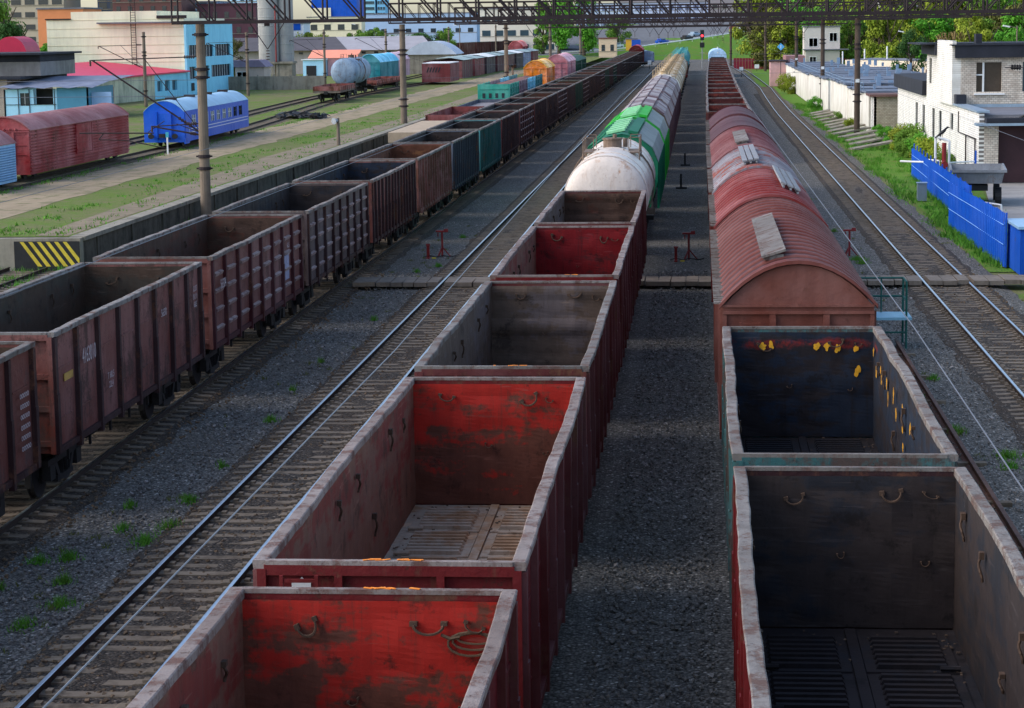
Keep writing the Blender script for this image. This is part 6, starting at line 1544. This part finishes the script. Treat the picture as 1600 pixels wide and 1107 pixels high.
block('orange_building', 'orange rendered building between the beige block and the cream building', -120, 385, 8.5, 12, 12.6, wl('orange_render', c8(224, 140, 92)))
block('glass_office', 'long low grey-blue glazed roof building behind the cream building', -122, 470, 16, 14, 14.6, wl('grey_blue', c8(112, 130, 160)), rows=8, cols=8, wm=M_GLASSB)
block('dark_glass_tower', 'dark blue glass building left of the brown one at the top edge', -121.5, 430, 4.6, 12, 24, plain('navy_glass', c8(18, 44, 78), .2, .3, .3, 0, 0, .6), rows=14, cols=2, wm=M_GLASS)
block('brown_building', 'brown brick building with small windows at the top edge behind the cream one', -117, 425, 14, 12, 24, wl('brown_block', c8(104, 70, 66)), rows=9, cols=6, ww=.8, wh=1.6)
block('maroon_roof_building', 'dark building with a maroon sloping roof left of the gantry pole', -101, 430, 12, 12, 13.5, wl('dark_maroon', c8(96, 62, 70)), roof=wl('maroon', c8(84, 50, 58)), rows=4, cols=5, ww=.9)
block('pale_office', 'white-blue office block with rows of windows left of the silos', -103, 470, 11, 12, 16.5, wl('pale_blue_office', c8(188, 220, 240)), rows=7, cols=6, ww=.9, wh=1.0, wm=M_GLASSB)
t = block('blue_sign_building', 'low white building with a blue panel left of the silos', -90, 455, 6, 8, 9.6, wl('white_low', c8(222, 226, 236))); b = MB(); b.box(.8, 5.4, -.1, -.02, 8.2, 10.4); b.build('blue_panel', FB, t)
t = block('blue_cream_hall', 'bright blue and cream hall with square openings, behind the gantry', -128, 700, 18, 20, 12.2, wl('cream_hall', c8(234, 220, 188)), rows=1, cols=4, ww=2.2, wh=1.8, z0=7.6); b = MB(); b.box(1.5, 16.5, .5, 19, 12.5, 22); b.build('blue_upper_storey', FB, t); b = MB(); b.box(1.5, 8, -.1, -.05, 10.0, 15.3); b.build('cream_panel', wl('cream_hall', c8(234, 220, 188)), t)
for i, (x, w, cc, l_) in enumerate(((-147, 4, c8(96, 148, 214), 'slim mid-blue high-rise directly right of the blue and cream hall'), (-141, 5.5, c8(150, 208, 236), 'pale cyan high-rise with balcony bands, left of the mall'), (-134.6, 3.4, c8(120, 184, 226), 'narrow light blue high-rise beside the pale cyan one'))):
    block('high_rise', l_, x, 900, w, 12, 40, wl('rise%d' % i, cc), rows=16, cols=3, ww=.9, wh=1.1, wm=M_GLASSB, bands=i == 1)
block('shopping_hall', 'long pale blue-grey hall stretching right from the high-rises', -101, 650, 34, 30, 12.6, wl('pale_hall', c8(166, 190, 216)), rows=1, cols=9, ww=1.6, wh=1.2, z0=6.5)
block('shopping_hall', 'blue-roofed white hall above the maroon wagon row', -70, 690, 15, 30, 14.5, wl('white_hall', c8(206, 218, 236)), roof=wl('blue_roofing', c8(90, 150, 210)), rows=2, cols=4, ww=2.0, wh=1.8)
block('cream_hall', 'large cream-white hall behind the middle trees', -63, 620, 22, 20, 13.4, wl('cream_white', c8(226, 216, 200)), rows=3, cols=6, ww=2.4, wh=1.6, wm=M_GLASSB)
block('lilac_hall', 'long pale lilac factory hall behind the trees at the centre', -41, 720, 44, 20, 15.5, wl('pale_lilac', c8(196, 204, 226)), rows=5, cols=16, ww=1.7, wh=1.5, wm=plain('grey_hall_glass', c8(110, 120, 150), .3, .3, .3))
block('grey_block', 'grey-brown block seen through the lattice at the top centre', -30, 800, 60, 20, 26, wl('grey_brown_block', c8(150, 138, 146)), rows=6, cols=16, ww=1.8, wh=1.4)
block('warehouse_shed', 'white-blue corrugated low hall left of the maroon wagons', -77, 520, 9, 12, 7, wl('pale_cor', c8(206, 214, 224)), rows=2, cols=5, ww=.8, wh=1.2)
root = block('station_hut', 'small beige brick hut with a brown roof beyond the left train', -26, 560, 4.6, 5, 4.8, wl('beige_brick_hut', c8(224, 196, 164)), z=1.2, roof=wl('brown_hut_roof', c8(120, 78, 66)), rows=1, cols=2, ww=.9, wh=1.6)
root = block('kiosk', 'small yellow and blue kiosk right of the beige station hut', -20.0, 590, 3, 3, 3, wl('yellow_kiosk', c8(240, 180, 60)), z=2.6); b = MB(); b.box(1.6, 4.0, -.2, 0, .3, 2.9); b.build('blue_side', wl('blue_side', c8(40, 90, 190)), root)
block('white_house', 'white house with raspberry roof among trees at the top right', 40, 560, 12, 8, 15, wl('white_house', c8(226, 214, 206)), z=0, roof=wl('raspberry', c8(190, 60, 100)), rows=2, cols=4, ww=1.0, z0=9)
block('white_house', 'white house with red trim at the top right corner', 64, 540, 8, 8, 15.5, wl('white_house2', c8(230, 216, 208)), z=0, roof=wl('red_trim', c8(176, 60, 60)), rows=2, cols=3, ww=1.0, z0=9)

# ------------------------------------------------------------------ trees and plants
def leaf_mat(name, a, b_, c_):
    t = NT(name); n = t.noise(.55, 4); m = t.noise(3.5, 3); g = t.n.new('ShaderNodeObjectInfo')
    col = t.mix(m, a, b_); col = t.mix(t.ramp(n, [(.42, 0.0), (.66, 1.0)]), col, c_); col = t.mix(t.math('MULTIPLY', g.outputs['Random'], .35), col, a)
    return t.fin(col, .75, 0, .15)
LF = [leaf_mat('mid_green_leaves', c8(82, 120, 40), c8(124, 158, 62), c8(98, 130, 46)), leaf_mat('yellow_green_leaves', c8(116, 136, 38), c8(162, 172, 56), c8(126, 134, 48)), leaf_mat('dark_green_leaves', c8(48, 80, 38), c8(76, 110, 50), c8(58, 86, 40)), leaf_mat('bright_spring_leaves', c8(64, 132, 34), c8(112, 170, 56), c8(84, 142, 40)), leaf_mat('olive_leaves', c8(84, 86, 42), c8(120, 116, 60), c8(96, 94, 48))]
M_BARK = plain('bark', c8(84, 72, 62), .9, .3, 3)
def crown_mesh(seed, n=1500, W_=5.0, H_=10.0, size=.3, ncl=26):
    """crown of small leaf clumps gathered in lobes, ragged outline with gaps"""
    rs = random.Random(seed); b = MB(); cl = []
    for k in range(ncl):
        a = rs.uniform(0, 6.28); z = rs.uniform(.08, .96); rr = (math.sin(math.pi * min(1, z * .85 + .1)) ** .6) * rs.uniform(.25, .85)
        cl.append((rr * math.cos(a) * W_, rr * math.sin(a) * W_, z * H_, rs.uniform(.16, .32) * W_))
    for k in range(n):
        c_ = rs.choice(cl); u = rs.uniform(-1, 1); a = rs.uniform(0, 6.28); r = c_[3] * rs.uniform(.5, 1.08); s = math.sqrt(1 - u * u)
        p = Vector((c_[0] + r * s * math.cos(a), c_[1] + r * s * math.sin(a), c_[2] + r * u * .8))
        nrm = Vector((s * math.cos(a), s * math.sin(a), u + .4)) + Vector((rs.uniform(-.8, .8), rs.uniform(-.8, .8), rs.uniform(-.8, .8))); nrm.normalize()
        t_ = nrm.orthogonal().normalized(); t_.rotate(Matrix.Rotation(rs.uniform(0, 6.28), 3, nrm)); w_ = nrm.cross(t_); q = size * rs.uniform(.4, 1.0)
        b.face([p + t_ * q, p + w_ * q * .7, p - t_ * q * .8, p - w_ * q * .7])
    return b.mesh('crown', [LF[0]])
CR = [crown_mesh(30 + k, 6500) for k in range(5)]
CRN = crown_mesh(77, 5200, 1.0, 1.0, .05, 16)
def trunk_mesh(seed):
    rs = random.Random(seed); b = MB(); b.tube((0, 0, 0), (0, 0, .55), .035, 7, .022)
    for k in range(7):
        a = rs.uniform(0, 6.28); z = rs.uniform(.25, .6); l = rs.uniform(.2, .42); m = Vector((math.cos(a) * l * .5, math.sin(a) * l * .5, z + .14)); b.tube((0, 0, z), m, .016, 5, .011); b.tube(m, (m.x * 1.9, m.y * 1.9, z + .36), .011, 5, .005)
    return b.mesh('trunk', [M_BARK])
TR = [trunk_mesh(k) for k in range(3)]
TREES = []
def tree(x, y, h, w, li, z=0, cb=.12, group='trees', cr=None, zone=''):
    r = random.Random(int(x * 13 + y * 7)); i = r.randrange(5)
    t = thing('tree', None, 'tree', (x, y, z), r.uniform(0, 6.28), group)
    o = link('trunk', TR[i % 3], t); o.scale = (h * .8, h * .8, h)
    o = link('crown', cr or CR[i], t, (0, 0, h * cb), mats=[LF[li]]); o.scale = (w / 5.0, w / 5.0, h * (1 - cb) / 10.0)
    TREES.append((t, x, y, h, li, zone)); return t
rs = random.Random(41)
# belt behind the garages at the right, several ranks deep
for k in range(36):
    u = k / 35; x = 15 + u * 62 + rs.uniform(-1.5, 1.5); y = 470 - u * 90 + rs.uniform(-14, 14); tree(x, y, rs.uniform(9, 13), rs.uniform(4, 5.8), rs.choice([0, 1, 3, 2, 4, 0, 1]), cb=.0, group='trees in the right-hand belt', zone='in the belt behind the garages')
for k in range(34):
    u = k / 33; x = 14 + u * 84 + rs.uniform(-2, 2); y = 545 - u * 80 + rs.uniform(-12, 12); tree(x, y, rs.uniform(14, 20), rs.uniform(5.5, 7.5), rs.choice([1, 0, 1, 3, 4]), cb=.0, group='tall trees at the back right', zone='tall at the back right')
for x, y, h, w, li in ((33, 262, 9.3, 3.4, 1), (37.5, 265, 8.5, 3.2, 3), (43, 262, 10.2, 3.6, 3), (47.5, 258, 10.6, 3.2, 0), (29, 300, 8.0, 2.8, 2), (52, 262, 11, 3.6, 3)): tree(x, y, h, w, li, cb=.0, group='trees right behind the brick building', zone='behind the brick building roof')
for x, y, h, w, li in ((-38, 585, 19, 6.5, 3), (-32, 600, 21, 7, 3), (-44, 610, 15, 5, 0), (-71.5, 690, 14.5, 5.2, 2), (-64, 700, 11, 4, 0), (-78, 705, 12, 5, 3), (-57, 690, 13, 3.0, 2), (-52, 700, 10, 4, 3), (-24, 640, 12, 4.5, 0)): tree(x, y, h, w, li, ZY, cb=.08, group='trees beyond the left train', zone='beyond the left train')
for k in range(20):
    x = -101 + k * 2.4 + rs.uniform(-1, 1); tree(x, 470 + rs.uniform(-20, 25), rs.uniform(6.8, 8.6), rs.uniform(3, 4.2), rs.choice([0, 3, 1, 0, 2]), ZY, cb=.0, group='trees behind the grey warehouse', zone='behind the grey warehouse')
for x, y, h, w, li in ((-88.5, 272, 9.5, 3.2, 2), (-92, 276, 12.5, 3.6, 0), (-86.2, 283, 8.2, 2.4, 3), (-95, 284, 12, 3.6, 2), (-90, 262, 6.5, 3, 4), (-87, 258, 5.0, 2.4, 4), (-93, 260, 7, 3, 2), (-84.5, 250, 4.6, 2.2, 2)): tree(x, y, h, w, li, ZY, cb=.0, group='trees at the far left', zone='at the top left')
for x, y, h, w, li in ((-79, 345, 8.5, 3.2, 2), (-77, 350, 7.5, 3, 4)): tree(x, y, h, w, li, ZY, cb=.05, group='trees beside the silos', zone='between the pale blue building and the silos')
# shrubs by the brick building and along the bank
SHR = []
for k, (x, y, s) in enumerate(((14.6, 172, 1.3), (15.2, 166, 1.7), (15.7, 160, 1.9), (15.9, 154, 1.6), (15.6, 148, 1.6), (15.9, 142, 1.2), (14.9, 183, 1.0), (13.4, 196, 1.0), (14.8, 156, 1.2), (12.9, 240, 1.4), (12.4, 300, 2.4), (13.6, 214, .9))):
    t = thing('shrub', None, 'shrub', (x, y, ZG - .1), k, 'shrubs along the bank'); o = link('foliage', CRN, t, mats=[LF[[3, 1, 0][k % 3]]]); o.scale = (s, s, s * 1.05); SHR.append((t, x, y))
SHR.sort(key=lambda q: project(q[1], q[2], 0)[0])
for i, q in enumerate(SHR): q[0]['label'] = f'leafy shrub on the right-hand bank, {ordw(i + 1)} from the left of its row'
zs = {}
for q in TREES: zs.setdefault(q[5], []).append(q)
cn = ['mid-green', 'yellow-green', 'dark green', 'bright spring-green', 'olive']
for zn, L_ in zs.items():
    L_.sort(key=lambda q: project(q[1], q[2], 8)[0])
    for i, q in enumerate(L_): q[0]['label'] = f'{cn[q[4]]} leafy tree {zn}, {ordw(i + 1)} from left'

# ground cover: grass blades and weed tufts (stuff)
def blades(name, spots, mat, hmin, hmax, wd, n_each, spread, z):
    rs = random.Random(len(spots)); b = MB()
    for (x, y, s) in spots:
        for k in range(int(n_each * s)):
            a = rs.uniform(0, 6.28); r = abs(rs.gauss(0, .5)) * spread * s; px, py = x + r * math.cos(a), y + r * math.sin(a) * 1.5; h = rs.uniform(hmin, hmax) * (1.1 - min(.7, r / (spread * s + .01) * .5)); a2 = rs.uniform(0, 6.28); w = wd * rs.uniform(.6, 1.2); lx, ly = rs.uniform(-.6, .6) * h, rs.uniform(-.6, .6) * h
            b.face([(px - w * math.cos(a2), py - w * math.sin(a2), z), (px + w * math.cos(a2), py + w * math.sin(a2), z), (px + lx, py + ly, z + h)])
    o = b.build(name, mat); o['kind'] = 'stuff'; return o
LG = leaf_mat('weed_blades', c8(62, 116, 34), c8(108, 170, 56), c8(92, 128, 44))
sp_ = [(-10.5, 39, 1.3), (-10.3, 40.2, 1.2), (-10.5, 42.5, .9), (-11.6, 37.7, 1.0), (-10.6, 51.6, .8), (-12.1, 37.4, .7), (-11.2, 40, .8), (-11.2, 36, .8), (-10.8, 34.5, 1), (-11.9, 33.6, .8), (-12.2, 35.5, .5), (-11.6, 42, .6), (-11.0, 33.2, .9),
       (6.0, 50.5, 1.2), (6.8, 47.5, 1.4), (6.7, 46.3, .9), (5.4, 44.4, 1.4), (5.3, 41.5, 1.5), (5.2, 39.5, 1.5), (5.3, 38, 1.2), (5.5, 36, 1.2), (5.6, 55, .8), (6.3, 58, .6), (5.5, 61, .9), (6.4, 88, 1.6), (6.5, 86.5, 1.2), (5.2, 68, 1.0), (-11, 61, .4), (-10.8, 70, .5), (-10.6, 86, .7), (-11.2, 84, .6), (-10.9, 98, .6), (6.2, 100, .7), (6.0, 118, .6), (-10.6, 46, .5), (-10.9, 56, .5), (7.4, 36, .5), (6.9, 42, .5)]
blades('weed_tufts', sp_, LG, .05, .22, .012, 190, .30, ZG + .02)
rs = random.Random(6); sp2 = [(rs.choice([rs.uniform(-12.3, -10.2), rs.uniform(-12.3, -10.2), rs.uniform(4.9, 6.9), rs.uniform(10.5, 11.3)]), rs.uniform(30, 110), rs.uniform(.2, .7)) for k in range(90)] + [(x + rs.uniform(-.5, .5), y + rs.uniform(-.9, .9), s * .5) for x, y, s in sp_]
blades('sparse_weeds', sp2, leaf_mat('dry_weed_blades', c8(84, 100, 42), c8(120, 118, 62), c8(96, 92, 52)), .03, .12, .010, 60, .4, ZG + .02)
rs = random.Random(14); gs = []
for k in range(420): y = rs.uniform(86, 260); u = rs.random(); gs.append((11.3 + .3 * math.sin(y * .3) + u * u * 3.2, y, rs.uniform(.5, 1.2)))
blades('fence_foot_grass', [(11.7 + .2 * math.sin(k), 85.5 + k * .42, .7) for k in range(42)] + [(12.3 + k * .024, 101 + k * .85, .9) for k in range(42)], LG, .12, .42, .02, 46, .45, ZG - .02)
blades('bank_grass', [(x, y, s) for x, y, s in gs if not (x > 15.0 and y < 150)], LG, .12, .34, .03, 34, .9, ZG - .02)
gs = []
for k in range(520):
    y = 86.5 + (rs.random() ** 1.6) * 150; x = rs.choice([rs.uniform(-31, -25.8), rs.uniform(-31, -25.8), rs.uniform(-37, -36.6), rs.uniform(-36.6, -36), rs.uniform(-45, -40)]); gs.append((x, y, rs.uniform(.4, 1.0)))
blades('yard_grass', gs, LG, .06, .2, .03, 26, 1.1, ZY)
gs = [(rs.uniform(-31, -25.6), rs.uniform(70, 85), rs.uniform(.6, 1.3)) for k in range(90)]
blades('track_weeds', gs, LG, .1, .35, .022, 60, .7, -.22)
gs = [(-24.6 + rs.uniform(-.3, .4), y, .8) for y in [rs.uniform(95, 200) for k in range(24)]]
blades('wall_foot_weeds', gs, LG, .2, .7, .03, 60, .5, -.2)
sheet('bank_turf', [(11.2, 84), (11.5, 110), (11.6, 140), (11.4, 180), (11.5, 255), (10.5, 300), (9, 340), (11, 460), (60, 470), (60, 345), (13.2, 344), (13.2, 262), (13.8, 230), (14.8, 190), (16.5, 183), (16.5, 128), (15.0, 112), (15.2, 84)], -.29, M_GREEN)
struct(D.objects['bank_turf'])
# light stones and litter in the ballast
for nm, cnt, mat_, s0, s1, sd in (('loose_stones', 700, plain('pale_stones', c8(150, 144, 140), .9, .45, 6), .025, .06, 77), ('ballast_stones', 13000, plain('grey_stones', c8(112, 108, 104), .9, .7, 11, 0, .3), .02, .048, 78), ('brown_stones', 5000, plain('brown_stones', c8(104, 86, 68), .9, .6, 11, 0, .3), .02, .048, 79)):
    b = MB(); rs = random.Random(sd)
    for k in range(cnt):
        z_ = rs.choice([(-12.2, -9.9), (-12.2, -9.9), (-1.7, .3), (-1.7, .3), (4.6, 11), (5.6, 8)]) if sd != 79 else rs.choice([(-10.3, -9.7), (-9.5, -8.1), (-12.9, -12.2), (9.8, 10.5), (8.2, 9.7)]); x = rs.uniform(*z_); y = 22 + rs.random() ** 1.5 * (95 if sd == 77 else 62); s = rs.uniform(s0, s1)
        b.obox((x, y, ZG + (.09 if sd == 79 else .045)), s * 1.4, s * 1.1, s * .9, rs.uniform(0, 3), rs.uniform(-.6, .6), rs.uniform(-.6, .6))
    o = b.build(nm, mat_); o['kind'] = 'stuff'
# leftovers of cargo on the wagon floors
M_CARGO = plain('cargo_dust', c8(92, 76, 64), .95, .5, 5)
for w_, sd in ((C[0], 1), (C[1], 2), (Dg, 3), (Dh, 4)):
    b = MB(); rs = random.Random(sd)
    for k in range(150):
        e_ = rs.random() < .6; x = rs.choice((-1, 1)) * (1.34 - abs(rs.gauss(0, .12))) if e_ else rs.uniform(-1.3, 1.3); y = rs.uniform(.3, WL - .3) if e_ else WL - .3 - abs(rs.gauss(0, 1.2)); q = rs.uniform(.012, .035)
        b.obox((x, y, 1.29), q * 1.5, q, q * .6, rs.uniform(0, 3), rs.uniform(-.4, .4), 0)
    o = b.build('cargo_residue', M_CARGO, w_); o['kind'] = 'stuff'

# small cars on the far road
def car_mesh():
    b = MB(); b.m = 0
    b.prism([(-.85, .3), (.85, .3), (.88, .75), (.8, .95), (-.8, .95), (-.88, .75)], -2.1, 2.1)
    b.prism([(-.78, .95), (.78, .95), (.62, 1.45), (-.62, 1.45)], -1.3, .9); b.m = 1
    b.prism([(-.79, 1.0), (.79, 1.0), (.66, 1.36), (-.66, 1.36)], -1.15, .75)
    for s in (-1, 1):
        for y in (-1.35, 1.3): b.tube((s * .62, y, .32), (s * .88, y, .32), .32, 10)
    return b.mesh('car', [M_WHITE, M_GLASS])
CM = car_mesh(); cc = [('white', M_WHITE), ('black', M_BLACK), ('silver', M_SILV), ('red', M_RED), ('white', M_WHITE), ('blue', FB), ('silver', M_SILV)]
for i, (u, sd_, ci) in enumerate(((4.2, 3, 0), (5.1, -3, 1), (5.5, 3, 2), (6.0, -3, 4), (6.2, 3, 3), (6.6, -3, 6), (4.7, -3, 5), (7.0, 3, 1))):
    k = int(u); p = top[k][0].lerp(top[k + 1][0], u - k); n = top[k][1]; d = (top[k + 1][0] - top[k][0])
    o = link('parked_car', CM, None, (p.x + n.x * sd_, p.y + n.y * sd_, p.z + .17), math.atan2(-d.x, d.y), mats=[cc[ci][1], M_GLASS]); tag(o, f'small {cc[ci][0]} car on the far embankment road, {ordw([1, 3, 4, 5, 6, 7, 2, 8][i])} from the left', 'car', 'cars on the far road')
